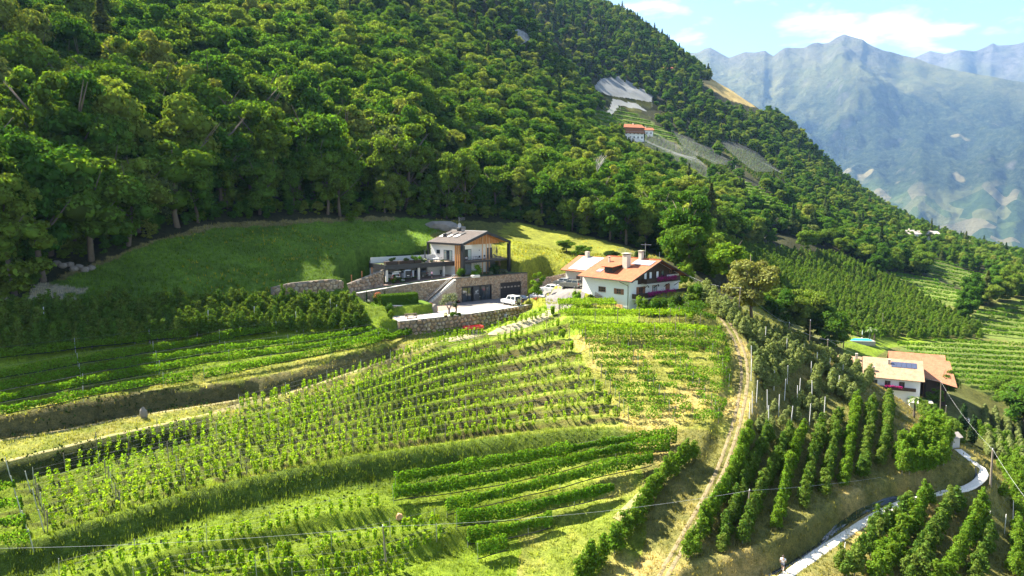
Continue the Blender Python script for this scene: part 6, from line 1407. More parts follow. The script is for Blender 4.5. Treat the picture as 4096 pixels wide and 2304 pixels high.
# small houses of the valley
g = np.random.default_rng(77); k = 0
hm = MB().box(-6, 6, -4.5, 4.5, -4, 6).mesh('valley_house_walls', WHITE); rfm = MB().xprism([(-5.5, 5.8), (5.5, 5.8), (0, 9)], -7, 7).mesh('valley_house_roof', TILE_O)
for u, v in [(906, 233), (938, 210), (951, 216), (962, 204), (975, 203), (990, 201), (1003, 206), (1013, 203), (985, 222), (999, 228), (1010, 236), (1018, 231), (996, 240), (1008, 214), (945, 224), (928, 201), (1021, 246), (934, 233), (970, 214), (957, 230)]:
    d_ = np.array(ray(u, v)); t = VAL/d_[2] if d_[2] < 0 else 0
    if not (2500 < t < 6500): t = 5200 if d_[2] < 0 else 5600
    x, y = d_[0]*t, d_[1]*t
    if d_[2]*t > VAL+1: x, y = x*VAL/(d_[2]*t), y*VAL/(d_[2]*t)
    if y > 6400: continue
    h = thing('valley_house', 'tiny pale house far away on the hazy valley floor', 'house', (x, y, VAL), g.random()*3, 'houses on the valley floor'); s = g.uniform(1.2, 2.4); h.scale = (s*g.uniform(.8, 1.6), s, s*.8); link('walls', hm, h); link('roof', rfm, h)
# ================================================================ vehicles, people, garden things
def onz(sx_, sy_, z):
    d = np.array(ray(sx_/4, sy_/4)); t = z/d[2]; return d*t
def gsrc(sx_, sy_, d0=60, d1=200): return G1(sx_/4, sy_/4, d0, d1)
TYRE = mat('tyre', (.022, .022, .023), .85); RIM = mat('rim', (.42, .42, .43), .4, .7); LAMPW = mat('headlamp', (.72, .74, .76), .15); LAMPR = mat('tail_lamp', (.45, .02, .02), .25); PLATE = mat('number_plate', (.75, .75, .72), .6); TRIM = mat('black_trim', (.02, .02, .021), .6)
def paint_m(nm, c): 
    if nm in MATS: return MATS[nm]
    b = NB(nm); MATS[nm] = b.out(b.n('ShaderNodeBsdfPrincipled', {'Base Color': b.mix(b.noise(1.5, b.obj(), 3), tuple(x*.93 for x in c), c), 'Roughness': .28, 'Specular IOR Level': .6, 'Coat Weight': .4, 'Coat Roughness': .08}).outputs[0]); return MATS[nm]
PW, PB, PG, PMG, PV = paint_m('paint_white', (.78, .78, .78)), paint_m('paint_black', (.012, .012, .014)), paint_m('paint_grey', (.16, .17, .19)), paint_m('paint_olive_grey', (.17, .165, .14)), paint_m('paint_silver_blue', (.50, .53, .57))
wt = {}
def wheel_meshes(r, w):
    k = (round(r, 2), round(w, 2))
    if k not in wt:
        t = MB(); n = 18
        for y, q in ((-w/2, .80), (-w/2, .97), (-w*.3, 1), (w*.3, 1), (w/2, .97), (w/2, .80)):
            for i in range(n): a = 2*math.pi*i/n; t.v.append((math.cos(a)*r*q, y, math.sin(a)*r*q))
        for j in range(5):
            for i in range(n): t.f.append((j*n+i, j*n+(i+1) % n, (j+1)*n+(i+1) % n, (j+1)*n+i))
        m = MB().cyl((0, -w*.42, 0), (0, w*.42, 0), r*.62, r*.62, 14)
        for i in range(5):
            a = 2*math.pi*i/5
            for s_ in (-1, 1): m.cyl((0, s_*w*.46, 0), (math.cos(a)*r*.74, s_*w*.47, math.sin(a)*r*.74), r*.09, r*.07, 5)
        for s_ in (-1, 1): m.cyl((0, s_*w*.36, 0), (0, s_*w*.40, 0), r*.80, r*.80, 16)
        wt[k] = (t.mesh('tyre', TYRE, True), m.mesh('rim', RIM))
    return wt[k]
def car(name, label, loc, hd, pm, L, Wd, Hh, prof, cab, wr=.32, clear=.2, cat='car', spare=False, tailgate=False, doors=False, ww=.21, wx=None, rails=False, group=None):
    """x forward. prof: (x/L, z) upper outline of the lower body from rear to front; cab: (x_rear_base, x_rear_top, x_front_top, x_front_base, belt z)"""
    r = thing(name, label, cat, tuple(loc), hd, group); h = L/2; belt = cab[4]
    up = [(-h+x*L, z) for x, z in prof]; poly = [(-h+.04, clear+.12)] + up + [(h-.05, clear+.12), (h-.18, clear), (-h+.15, clear)]
    cx, cz = sum(p[0] for p in poly)/len(poly), sum(p[1] for p in poly)/len(poly); mb = MB(); n = len(poly); w2 = Wd/2
    for y, k in ((-w2, .93), (-w2+.05, .975), (-w2+.18, 1), (w2-.18, 1), (w2-.05, .975), (w2, .93)):
        for x, z in poly: mb.v.append((cx+(x-cx)*k if k > .95 else cx+(x-cx)*(k+.03), y, cz+(z-cz)*k))
    for j in range(5):
        for i in range(n): mb.f.append((j*n+i, j*n+(i+1) % n, (j+1)*n+(i+1) % n, (j+1)*n+i))
    mb.f += [tuple(range(n))[::-1], tuple(range(5*n, 6*n))]; body = mb.build('body', pm, r, False)
    rb, rt, ft, fb = (-h+c_*L for c_ in cab[:4]); wb, wtp = w2*.90, w2*.74; zt_ = Hh
    V = [(rb, -wb, belt), (fb, -wb, belt), (fb, wb, belt), (rb, wb, belt), (rt, -wtp, zt_-.06), (ft, -wtp, zt_-.06), (ft, wtp, zt_-.06), (rt, wtp, zt_-.06), (rt+.12, -wtp+.1, zt_), (ft-.15, -wtp+.1, zt_), (ft-.15, wtp-.1, zt_), (rt+.12, wtp-.1, zt_)]
    cb_ = MB().add(V, [(0, 1, 5, 4), (1, 2, 6, 5), (2, 3, 7, 6), (3, 0, 4, 7), (4, 5, 9, 8), (5, 6, 10, 9), (6, 7, 11, 10), (7, 4, 8, 11), (8, 9, 10, 11)]).build('cabin', pm, r)
    def pane(nm, q, a0, a1, b0, b1, off):
        A, B, C, D = (Vector(V[i]) for i in q)
        f = lambda s_, t_: (A.lerp(B, s_)).lerp(D.lerp(C, s_), t_)
        nn = (B-A).cross(D-A).normalized(); mid_ = f(.5, .5); nn = nn if nn.dot(mid_-Vector((cx, 0, belt))) > 0 else -nn
        p_ = [f(a0, b0), f(a1, b0), f(a1, b1), f(a0, b1)]; MB().add([x+nn*off for x in p_]+[x-nn*.02 for x in p_], [(0, 1, 2, 3), (7, 6, 5, 4), (0, 4, 5, 1), (1, 5, 6, 2), (2, 6, 7, 3), (3, 7, 4, 0)]).build(nm, GLASS, r)
    for q in ((0, 1, 5, 4), (3, 2, 6, 7)): pane('side_window', q, .06, .47, .12, .88, .012); pane('side_window', q, .53, .93, .12, .88, .012)
    pane('windscreen', (1, 2, 6, 5), .07, .93, .08, .92, .012)
    if not tailgate and not doors: pane('rear_window', (0, 3, 7, 4), .1, .9, .15, .9, .012)
    ty, ri = wheel_meshes(wr, ww); wxs = wx or (-h+.19*L, h-.185*L)
    for x in wxs:
        for s_ in (-1, 1):
            w_ = empty('wheel', (x, s_*(w2-ww/2+.01), wr)); w_.parent = r; link('tyre', ty, w_); link('rim', ri, w_)
            MB().cyl((x, s_*(w2-.3), wr), (x, s_*(w2+.006), wr), wr*1.16, wr*1.16, 16).build('wheel_arch', TRIM, r) if False else None
    fz_ = prof[-1][1]; rz_ = prof[0][1]
    for s_ in (-1, 1):
        part(r, 'headlight', LAMPW, (h-.22, h-.02, s_*(w2-.28)-.17, s_*(w2-.28)+.17, fz_-.2, fz_-.06)); part(r, 'tail_light', LAMPR, (-h-.005, -h+.12, s_*(w2-.16)-.09, s_*(w2-.16)+.09, rz_-.32, rz_-.02)); part(r, 'mirror', pm, (fb-.45, fb-.28, s_*(w2+.09)-.08, s_*(w2+.09)+.08, belt+.02, belt+.16), bev=.03)
    part(r, 'front_bumper', TRIM, (h-.12, h+.03, -w2*.8, w2*.8, clear+.02, clear+.22)); part(r, 'grille', TRIM, (h-.1, h+.012, -w2*.5, w2*.5, fz_-.22, fz_-.1)); part(r, 'rear_bumper', TRIM, (-h-.03, -h+.1, -w2*.85, w2*.85, clear+.04, clear+.26)); part(r, 'number_plate', PLATE, (-h-.04, -h-.028, -.26, .26, clear+.42, clear+.54)); part(r, 'number_plate', PLATE, (h+.028, h+.04, -.26, .26, clear+.2, clear+.31))
    if spare:
        w_ = empty('spare_wheel', (-h-.16, .15, 1.15), R(90)); w_.parent = r; link('tyre', ty, w_); link('rim', ri, w_)
    if rails:
        for s_ in (-1, 1): part(r, 'roof_rail', TRIM, (rt+.2, ft-.25, s_*(wtp-.08)-.025, s_*(wtp-.08)+.025, zt_+.01, zt_+.07))
    if tailgate:
        MB().add([(rb, -wtp, zt_-.1), (rb, wtp, zt_-.1), (rb-.9, wb, zt_+.25), (rb-.9, -wb, zt_+.25), (rb, -wtp, zt_-.16), (rb, wtp, zt_-.16), (rb-.9, wb, zt_+.19), (rb-.9, -wb, zt_+.19)], [(0, 1, 2, 3), (7, 6, 5, 4), (0, 4, 5, 1), (1, 5, 6, 2), (2, 6, 7, 3), (3, 7, 4, 0)]).build('open_tailgate', pm, r); part(r, 'boot_opening', TRIM, (-h-.012, -h+.02, -w2*.75, w2*.75, .6, belt+.1))
    if doors:
        part(r, 'cargo_opening', TRIM, (-h-.012, -h+.02, -w2*.85, w2*.85, .5, Hh-.15)); part(r, 'open_rear_door', pm, (-h-.78, -h-.01, -w2-.06, -w2, .45, Hh-.12)); part(r, 'open_rear_door', pm, (-h-.78, -h-.01, w2, w2+.06, .45, Hh-.12))
    return r
HATCH = [(0, .98), (.02, 1.02), (.70, .96), (.86, .88), (.97, .74), (1, .62)]; SUVP = [(0, 1.08), (.02, 1.12), (.72, 1.06), (.80, 1.02), (.97, .92), (1, .80)]; OFFR = [(0, 1.15), (.01, 1.2), (.66, 1.16), (.70, 1.12), (.96, 1.06), (1, .92)]; VANP = [(0, 1.12), (.01, 1.15), (.74, 1.12), (.80, 1.06), (.97, .86), (1, .7)]
PZ = PARK_Z+.05
car('off_road_car', 'white off-road car with big tyres and a spare wheel on its back door', (-.2, 137.9, PZ), R(130), PW, 4.6, 1.82, 2.02, OFFR, (.02, .05, .55, .66, 1.16), .44, .42, spare=True, ww=.3)
q = onz(2091, 1209, PZ); car('hatchback_car', 'black hatchback parked beside the white off-road car', q, R(-38), PB, 4.3, 1.78, 1.45, HATCH, (.02, .14, .50, .70, .95), .32)
def yd(x, y): return (x, y, float(zt(x, y))+.07)
def onyard(sx_, sy_):
    q = gsrc(sx_, sy_, 120, 175); return (q[0], q[1], float(zt(q[0], q[1]))+.07)
car('coupe_car', 'low white car under the young street tree', yd(5.9, 144.2), R(-36), PW, 4.3, 1.75, 1.40, HATCH, (.05, .2, .50, .68, .93), .32)
car('suv_car', 'white sport utility car parked in front of the yard wall', yd(7.9, 142.6), R(138), PW, 4.45, 1.81, 1.68, SUVP, (.02, .08, .55, .72, 1.06), .36, .25)
car('small_car', 'dark grey small car between the white utility car and the olive-grey family car', yd(10.3, 138.6), R(140), PG, 3.8, 1.68, 1.5, HATCH, (.02, .1, .55, .74, .95), .30)
car('family_car', 'olive-grey family car nearest the old farmhouse wing door', yd(11.6, 134.6), R(140), PMG, 4.45, 1.78, 1.66, SUVP, (.02, .08, .55, .76, 1.02), .32, .2, rails=True)
def incar(sx_, y): x = float(FC.hit(sx_, 1105, 1, y)[0]); return FC.world(x, y, .06)
car('delivery_van', 'silver-white delivery van with open back doors in the carport', incar(1617, 1.9), FC.rz+R(82), PV, 4.4, 1.8, 1.85, VANP, (.0, .01, .62, .76, 1.12), .32, .22, 'van', doors=True)
car('hatchback_car', 'white hatchback with raised tailgate at the left end of the carport', incar(1570, 2.4), FC.rz+R(84), PW, 4.1, 1.75, 1.48, HATCH, (.03, .12, .52, .72, .95), .31, tailgate=True)
car('estate_car', 'black estate car with a bicycle on its rear rack in the carport', incar(1668, 2.6), FC.rz+R(140), PB, 4.6, 1.8, 1.48, HATCH, (.02, .1, .52, .70, .95), .32, rails=True)
car('parked_car', 'small dark car in the shade beside the lower farm cypresses', G1(965, 424, 120, 200)+np.array((0, 0, .15)), R(60), PG, 4.0, 1.7, 1.5, HATCH, (.02, .1, .55, .74, .95), .3)
# bicycle on the rack
bl = incar(1712, 1.1); B_ = thing('bicycle', 'dark bicycle hanging on the rear rack of the black estate car', 'bicycle', (bl[0], bl[1], bl[2]+.45), FC.rz+R(10)); 
for x in (-.52, .52):
    t = MB(); n = 20
    for k in range(n):
        a = 2*math.pi*k/n
        for j in range(5): b_ = 2*math.pi*j/5; rr_ = .33+.022*math.cos(b_); t.v.append((x+math.cos(a)*rr_, .022*math.sin(b_), .35+math.sin(a)*rr_))
    for k in range(n):
        for j in range(5): t.f.append((k*5+j, k*5+(j+1) % 5, ((k+1) % n)*5+(j+1) % 5, ((k+1) % n)*5+j))
    w_ = t.build('wheel', TYRE, B_, True); sp = MB()
    for k in range(10): a = 2*math.pi*k/10; sp.cyl((x, 0, .35), (x+math.cos(a)*.32, 0, .35+math.sin(a)*.32), .006, .006, 4)
    sp.build('spokes', STEEL, w_)
fr = MB()
for a, b_ in (((-.52, 0, .35), (-.12, 0, .32)), ((-.12, 0, .32), (-.22, 0, .82)), ((-.22, 0, .82), (.36, 0, .86)), ((-.12, 0, .32), (.36, 0, .78)), ((-.52, 0, .35), (-.22, 0, .8)), ((.52, 0, .35), (.34, 0, .95))): fr.cyl(a, b_, .02, .02, 6)
fr.build('frame', BLACKM, B_); part(B_, 'saddle', TRIM, (-.36, -.1, -.07, .07, .9, .96), bev=.02); MB().tube([(.3, -.28, 1.0), (.36, -.1, 1.0), (.36, .1, 1.0), (.3, .28, 1.0)], .016, 6).build('handlebar', STEEL, B_)

# ---- people: one continuous skinned body, clothes and hair as its parts
SKIN = mat('skin', (.52, .33, .24), .6, 0, .08); HAIR = mat('hair_dark', (.05, .035, .025), .8); 
def skin_mesh(name, pts, edges, rad, m, root=0, sub=1):
    me = bpy.data.meshes.new(name); me.from_pydata(pts, edges, []); o = bpy.data.objects.new(name, me); COL.objects.link(o)
    md_ = o.modifiers.new('skin', 'SKIN'); md_.use_smooth_shade = True
    for i, v in enumerate(me.skin_vertices[0].data): v.radius = (rad[i], rad[i]) if not isinstance(rad[i], tuple) else rad[i]; v.use_root = (i == root)
    o.modifiers.new('sub', 'SUBSURF').levels = sub; o.modifiers['sub'].render_levels = sub
    dg = bpy.context.evaluated_depsgraph_get(); ev = o.evaluated_get(dg); me2 = bpy.data.meshes.new_from_object(ev); me2.name = name; bpy.data.objects.remove(o); me2.materials.clear(); me2.materials.append(m); return me2
def person(label, loc, rz, J, shirt, legs, hair=HAIR, long_legs=False, sleeves=True, name='person'):
    """J: joint positions in metres (pelvis, chest, neck, head, and for s in l/r: shoulder, elbow, wrist, hip, knee, ankle, toe)"""
    r = thing(name, label, 'person', tuple(loc), rz); pts = []; ed = []; rad = []; ix = {}
    def v(k, p, rr_, par=None):
        ix[k] = len(pts); pts.append(tuple(p)); rad.append(rr_)
        if par: ed.append((ix[par], ix[k]))
    v('pelvis', J['pelvis'], (.15, .115)); v('chest', J['chest'], (.16, .12), 'pelvis'); v('neck', J['neck'], .06, 'chest'); v('jaw', Vector(J['neck']).lerp(Vector(J['head']), .45), .075, 'neck'); v('head', J['head'], .10, 'jaw'); v('crown', Vector(J['head'])+(Vector(J['head'])-Vector(J['neck'])).normalized()*.09, .075, 'head')
    for s_ in 'lr':
        v('sh'+s_, J['shoulder_'+s_], .07, 'chest'); v('el'+s_, J['elbow_'+s_], .045, 'sh'+s_); v('wr'+s_, J['wrist_'+s_], .03, 'el'+s_)
        d = (Vector(J['wrist_'+s_])-Vector(J['elbow_'+s_])).normalized(); sd = d.cross(Vector((0, 0, 1))); sd = sd.normalized() if sd.length > .1 else Vector((1, 0, 0)); pm_ = Vector(J['wrist_'+s_])+d*.085; v('pa'+s_, pm_, (.036, .018), 'wr'+s_)
        for k, (o_, l_) in enumerate(((-.03, .075), (-.01, .085), (.01, .08), (.028, .062))):
            v(f'f{k}{s_}', pm_+sd*o_+d*l_*.55, .009, 'pa'+s_); v(f'g{k}{s_}', pm_+sd*o_*1.1+d*l_+Vector((0, 0, -.02)), .008, f'f{k}{s_}')
        v('t'+s_, Vector(J['wrist_'+s_])+d*.05-sd*.05, .011, 'wr'+s_); v('u'+s_, Vector(J['wrist_'+s_])+d*.09-sd*.07, .009, 't'+s_)
        v('hi'+s_, J['hip_'+s_], .10, 'pelvis'); v('kn'+s_, J['knee_'+s_], .065, 'hi'+s_); v('an'+s_, J['ankle_'+s_], .045, 'kn'+s_); v('to'+s_, J['toe_'+s_], .035, 'an'+s_)
    body = link('body', skin_mesh('body', pts, ed, rad, SKIN), r)
    hd = Vector(J['head']); up = (hd-Vector(J['neck'])).normalized(); fw = Vector(J.get('face', (0, -1, 0))).normalized(); sd = up.cross(fw).normalized()
    f_ = MB(); f_.blob(hd+fw*.105-up*.02, .018, 1, 0); f_.build('nose', SKIN, r)
    for s_ in (-1, 1): MB().blob(hd+fw*.09+sd*.035*s_+up*.02, .013, 1, 0).build('eye', TRIM, r); MB().blob(hd+sd*.1*s_-up*.01, (.015, .02, .03), 1, 0).build('ear', SKIN, r)
    MB().blob(hd+fw*.093-up*.055, (.025, .012, .009), 1, 0).build('mouth', mat('lips', (.4, .16, .13), .6), r)
    hb_ = MB().blob(hd+up*.045-fw*.02, (.112, .112, .1), 2, .04); hb_.build('hair', hair, r, True)
    def sub(keys, k, m, nm): 
        P2, R2, m_ = [], [], {}
        for q in keys: m_[ix[q]] = len(P2); P2.append(pts[ix[q]]); rr_ = rad[ix[q]]; R2.append(tuple(x*k+.008 for x in rr_) if isinstance(rr_, tuple) else rr_*k+.008)
        E2 = [(m_[a], m_[b_]) for a, b_ in ed if a in m_ and b_ in m_]; return link(nm, skin_mesh(nm, P2, E2, R2, m), r)

    for s_ in 'lr':
        el = Vector(J['shoulder_'+s_]).lerp(Vector(J['elbow_'+s_]), 1.0 if not sleeves else .7); ix['sl'+s_] = len(pts); pts.append(tuple(el)); rad.append(.06); ed.append((ix['sh'+s_], ix['sl'+s_]))
        kn = Vector(J['knee_'+s_]) if not long_legs else Vector(J['knee_'+s_]).lerp(Vector(J['ankle_'+s_]), .85); 
        ix['sk'+s_] = len(pts); pts.append(tuple(Vector(J['hip_'+s_]).lerp(Vector(J['knee_'+s_]), .85))); rad.append(.078); ed.append((ix['hi'+s_], ix['sk'+s_]))
    sub(['pelvis', 'chest', 'shl', 'shr', 'sll', 'slr'], 1.06, shirt, 'shirt'); sub(['pelvis', 'hil', 'hir', 'skl', 'skr'], 1.08, legs, 'shorts' if not long_legs else 'trousers')
    for s_ in 'lr': a = Vector(J['ankle_'+s_]); t_ = Vector(J['toe_'+s_]); MB().tube([a+(a-t_)*.25+Vector((0, 0, -.02)), a.lerp(t_, .5), t_+(t_-a)*.15], [.045, .05, .035], 7).build('shoe', TRIM if not long_legs else PLATE, r, True)
    return r
stand = dict(pelvis=(0, 0, .95), chest=(0, .01, 1.32), neck=(0, 0, 1.52), head=(0, -.02, 1.65), face=(0, -1, -.1), shoulder_l=(.19, 0, 1.42), elbow_l=(.24, -.12, 1.16), wrist_l=(.18, -.38, 1.20), shoulder_r=(-.19, 0, 1.42), elbow_r=(-.25, -.10, 1.15), wrist_r=(-.15, -.36, 1.14), hip_l=(.09, 0, .90), knee_l=(.10, -.02, .48), ankle_l=(.10, .02, .08), toe_l=(.12, -.15, .03), hip_r=(-.09, 0, .90), knee_r=(-.10, 0, .48), ankle_r=(-.11, .04, .08), toe_r=(-.14, -.13, .03))
q = onz(1727.5, 1112, HZ+.05); q[2] = float(zt(q[0], q[1]))+.06
person('person in pink shirt and dark shorts standing behind the bicycle in the carport', q, R(-60), stand, mat('pink_shirt', (.78, .42, .62), .85), mat('navy_shorts', (.03, .03, .06), .85))
walk = dict(stand); walk.update(knee_l=(.10, -.16, .50), ankle_l=(.10, -.26, .09), toe_l=(.11, -.44, .05), knee_r=(-.10, .02, .48), ankle_r=(-.10, .30, .16), toe_r=(-.11, .16, .04), elbow_l=(.27, .08, 1.17), wrist_l=(.26, -.06, .95), elbow_r=(-.27, -.06, 1.16), wrist_r=(-.25, -.24, 1.02))
q = G1(782.5, 572.5, 40, 100); person('walker in a white shirt at the bottom edge of the pale path', (q[0], q[1], q[2]+.1), R(150), walk, mat('white_shirt', (.75, .72, .74), .85), mat('blue_trousers', (.06, .07, .10), .85), long_legs=True)
rec = dict(pelvis=(0, .1, .45), chest=(0, .42, .66), neck=(0, .58, .80), head=(0, .64, .92), face=(0, -.8, .4), shoulder_l=(.19, .5, .74), elbow_l=(.30, .34, .55), wrist_l=(.16, .16, .56), shoulder_r=(-.19, .5, .74), elbow_r=(-.30, .34, .55), wrist_r=(-.14, .16, .58), hip_l=(.09, .08, .44), knee_l=(.10, -.34, .58), ankle_l=(.10, -.70, .42), toe_l=(.11, -.80, .52), hip_r=(-.09, .08, .44), knee_r=(-.10, -.36, .52), ankle_r=(-.10, -.74, .42), toe_r=(-.11, -.84, .52))
# ---- garden furniture
def lounger(loc, rz, label, group=None):
    t = thing('sun_lounger', label, 'sun lounger', tuple(loc), rz, group); part(t, 'seat', CHAR, (-.33, .33, -1.0, .3, .34, .42), bev=.03)
    MB().add([(-.33, .3, .36), (.33, .3, .36), (.33, .85, .85), (-.33, .85, .85), (-.33, .36, .30), (.33, .36, .30), (.33, .91, .80), (-.33, .91, .80)], [(0, 1, 2, 3), (7, 6, 5, 4), (0, 4, 5, 1), (1, 5, 6, 2), (2, 6, 7, 3), (3, 7, 4, 0)]).build('backrest', CHAR, t)
    for x, y in ((-.3, -.9), (.3, -.9), (-.3, .4), (.3, .4)): MB().cyl((x, y, 0), (x, y, .34), .022, .022, 5).build('leg', STEEL, t)
    return t
def table(loc, rz, label, m=BLACKM, w=.8, group=None):
    t = thing('garden_table', label, 'table', tuple(loc), rz, group); part(t, 'tabletop', m, (-w/2, w/2, -w/2, w/2, .7, .74), bev=.01)
    for x in (-1, 1):
        for y in (-1, 1): MB().cyl((x*w*.42, y*w*.42, 0), (x*w*.42, y*w*.42, .7), .02, .02, 5).build('leg', BLACKM, t)
    return t
def chair(loc, rz, label, m=BLACKM, group=None):
    t = thing('garden_chair', label, 'chair', tuple(loc), rz, group); part(t, 'seat', m, (-.22, .22, -.22, .22, .43, .47), bev=.01); part(t, 'backrest', m, (-.22, .22, .2, .24, .5, .88), bev=.01)
    for x in (-.2, .2):
        for y in (-.2, .2): MB().cyl((x, y, 0), (x, y, .43), .016, .016, 5).build('leg', m, t)
    return t
def parasol(loc, label, m=CHAR, h=2.6):
    t = thing('closed_parasol', label, 'parasol', tuple(loc)); MB().cyl((0, 0, 0), (0, 0, h), .025, .025, 6).build('pole', STEEL, t); MB().cyl((0, 0, 0), (0, 0, .08), .3, .28, 10).build('base', CONC, t)
    MB().tube([(0, 0, h*.38), (0, 0, h*.5), (0, 0, h*.75), (0, 0, h)], [.07, .15, .11, .03], 9).build('folded_canopy', m, t); return t
lounger(FH.world(12.2, 2.4, 3.1), FH.rz+R(20), 'left grey lounger at the right end of the upper balcony'); lounger(FH.world(13.2, 2.6, 3.1), FH.rz+R(20), 'right grey lounger at the right end of the upper balcony'); parasol(FH.world(13.9, 3.4, 3.1), 'closed grey parasol at the right end of the upper balcony')
lounger(FH.world(12.9, 2.2, .08), FH.rz+R(15), 'left grey lounger on the lower terrace at the right post'); lounger(FH.world(13.8, 2.3, .08), FH.rz+R(15), 'right grey lounger on the lower terrace at the right post')
table(FH.world(5.9, 2.0, 3.1), FH.rz, 'small dark table on the upper balcony beside the open door'); chair(FH.world(6.8, 2.0, 3.1), FH.rz-R(90), 'dark chair on the upper balcony right of the small table'); chair(FH.world(9.4, 2.6, 3.1), FH.rz, 'dark chair on the upper balcony before the grey door')
lounger(FH.world(2.4, 1.6, 3.1), FH.rz+R(-70), 'lounger under the reclining person on the upper balcony')
person('person in a white top reclining on the upper balcony lounger', FH.world(2.4, 1.6, 3.06), FH.rz+R(-70), rec, mat('white_top', (.8, .8, .82), .85), mat('dark_shorts', (.05, .05, .07), .85))
table(FH.world(4.6, 1.2, .08), FH.rz, 'dark table on the lower terrace behind the bush'); chair(FH.world(5.5, 1.1, .08), FH.rz-R(80), 'dark chair at the lower terrace table')
table(FC.world(-3.4, 2.2, 3.06), FC.rz, 'pale table on the carport roof terrace', PLATE, .9); chair(FC.world(-2.4, 2.4, 3.06), FC.rz-R(90), 'chair right of the pale roof terrace table', STEEL); chair(FC.world(-4.4, 2.0, 3.06), FC.rz+R(90), 'chair left of the pale roof terrace table', STEEL); parasol(FC.world(-6.1, 2.6, 3.06), 'closed grey parasol on the carport roof terrace')
lounger(FC.world(-5.6, 4.4, 3.06), FC.rz, 'left grey lounger at the roof terrace wall'); lounger(FC.world(-4.7, 4.4, 3.06), FC.rz, 'right grey lounger at the roof terrace wall'); table(FC.world(-4.9, 1.0, 3.06), FC.rz, 'low white table at the roof terrace edge', BLIND, 1.0)
bn = thing('bench', 'dark slatted bench against the carport side wall', 'bench', FC.world(-1.0, 3.6, .06), FC.rz)
for k in range(3): part(bn, 'slat', DKWOOD, (-.7, .7, -.2+k*.14, -.08+k*.14, .42, .46))
for k in range(3): part(bn, 'back_slat', DKWOOD, (-.7, .7, .24, .28, .52+k*.14, .62+k*.14))
for x in (-.6, .6): part(bn, 'leg', BLACKM, (x-.03, x+.03, -.2, .28, 0, .41))
q = onz(1643, 1272, PARK_Z+.05); pt = thing('picnic_table', 'dark wooden picnic table with benches on the pale gravel terrace', 'picnic table', tuple(q), R(28))
for k in range(5): part(pt, 'table_board', DKWOOD, (-1.15, 1.15, -.42+k*.17, -.27+k*.17, .74, .79))
for y in (-.85, .6):
    for k in range(2): part(pt, 'bench_board', DKWOOD, (-1.15, 1.15, y+k*.14, y+.12+k*.14, .44, .48))
for x in (-.8, .8):
    part(pt, 'cross_beam', DKWOOD, (x-.05, x+.05, -.85, .85, .36, .44))
    for s_ in (-1, 1): MB().cyl((x, s_*.75, 0), (x, s_*.25, .74), .05, .05, 5).build('leg', DKWOOD, pt)
# red trailer
q = gsrc(1893, 1330, 90, 140); RED = mat('red_paint', (.50, .055, .045), .6, 0, .25, 4); tl_ = thing('farm_trailer', 'empty red farm trailer at the foot of the boulder wall', 'trailer', tuple(q), R(24))
part(tl_, 'bed', RED, (-1.7, 1.7, -.8, .8, .72, .78)); part(tl_, 'side_board', RED, (-1.7, 1.7, -.84, -.8, .72, 1.2)); part(tl_, 'side_board', RED, (-1.7, 1.7, .8, .84, .72, 1.2)); part(tl_, 'end_board', RED, (-1.74, -1.7, -.84, .84, .72, 1.2)); part(tl_, 'end_board', RED, (1.7, 1.74, -.84, .84, .72, 1.2)); part(tl_, 'chassis', TRIM, (-1.5, 1.5, -.35, .35, .55, .72)); MB().cyl((1.5, 0, .6), (2.9, 0, .45), .05, .04, 6).build('drawbar', TRIM, tl_)
ty, ri = wheel_meshes(.34, .2)
for x in (-.3, .3):
    for s_ in (-1, 1): w_ = empty('wheel', (x*1.2, s_*.72, .34)); w_.parent = tl_; link('tyre', ty, w_); link('rim', ri, w_)

# ---- railings
fence('parking_railing', 'row of thin dark rods along the top of the boulder wall', [(x-.35, y+.35, PARK_Z+.18) for x, y in WALL_F], 1.0, 1.25, rail=(1.0,), r=.018)
fence('drive_railing', 'thin dark railing on the curved wall above the steps', [(x-.2, y+.3, z) for (x, y), z in zip(WALL_L, (-15.4, -16.0, -16.5, -16.75))], .95, 1.2, rail=(.95,), r=.018)
fence('terrace_edge_railing', 'thin dark railing along the edge of the lawn above the cellar wall', [tuple(M0+md*6+e1*.4)+(MT+.1,), tuple(M1+e1*.4)+(MT+.1,)], .9, 1.3, rail=(.9, .45), r=.016)
RUST = mat('rusty_post', (.40, .16, .06), .9, 0, .3, 6)
for k in range(7):
    f_ = k/6; x, y = -26.3-9.5*f_, 138.8-12.2*f_; p_ = tag(MB().box(-.1, .1, -.1, .1, -.6, 1.05, bev=.02).build('wooden_post', RUST), 'short rust-brown post on the sloping boulder wall beside the carport', 'post', 'rust-brown posts on the sloping wall'); p_.location = (x, y+.4, np.interp(f_, [0, 1], [-13.2, -16.5]))
pipe = thing('drain_pipe', 'round concrete drain pipe mouth in the boulder wall', 'pipe', (-1.2, 131.9, -21.6), math.atan2(md[1], md[0])); MB().cyl((0, -.5, 0), (0, .3, 0), .3, .3, 16).build('pipe_shell', CONC, pipe); MB().cyl((0, -.515, 0), (0, -.48, 0), .23, .23, 16).build('pipe_mouth', TRIM, pipe)

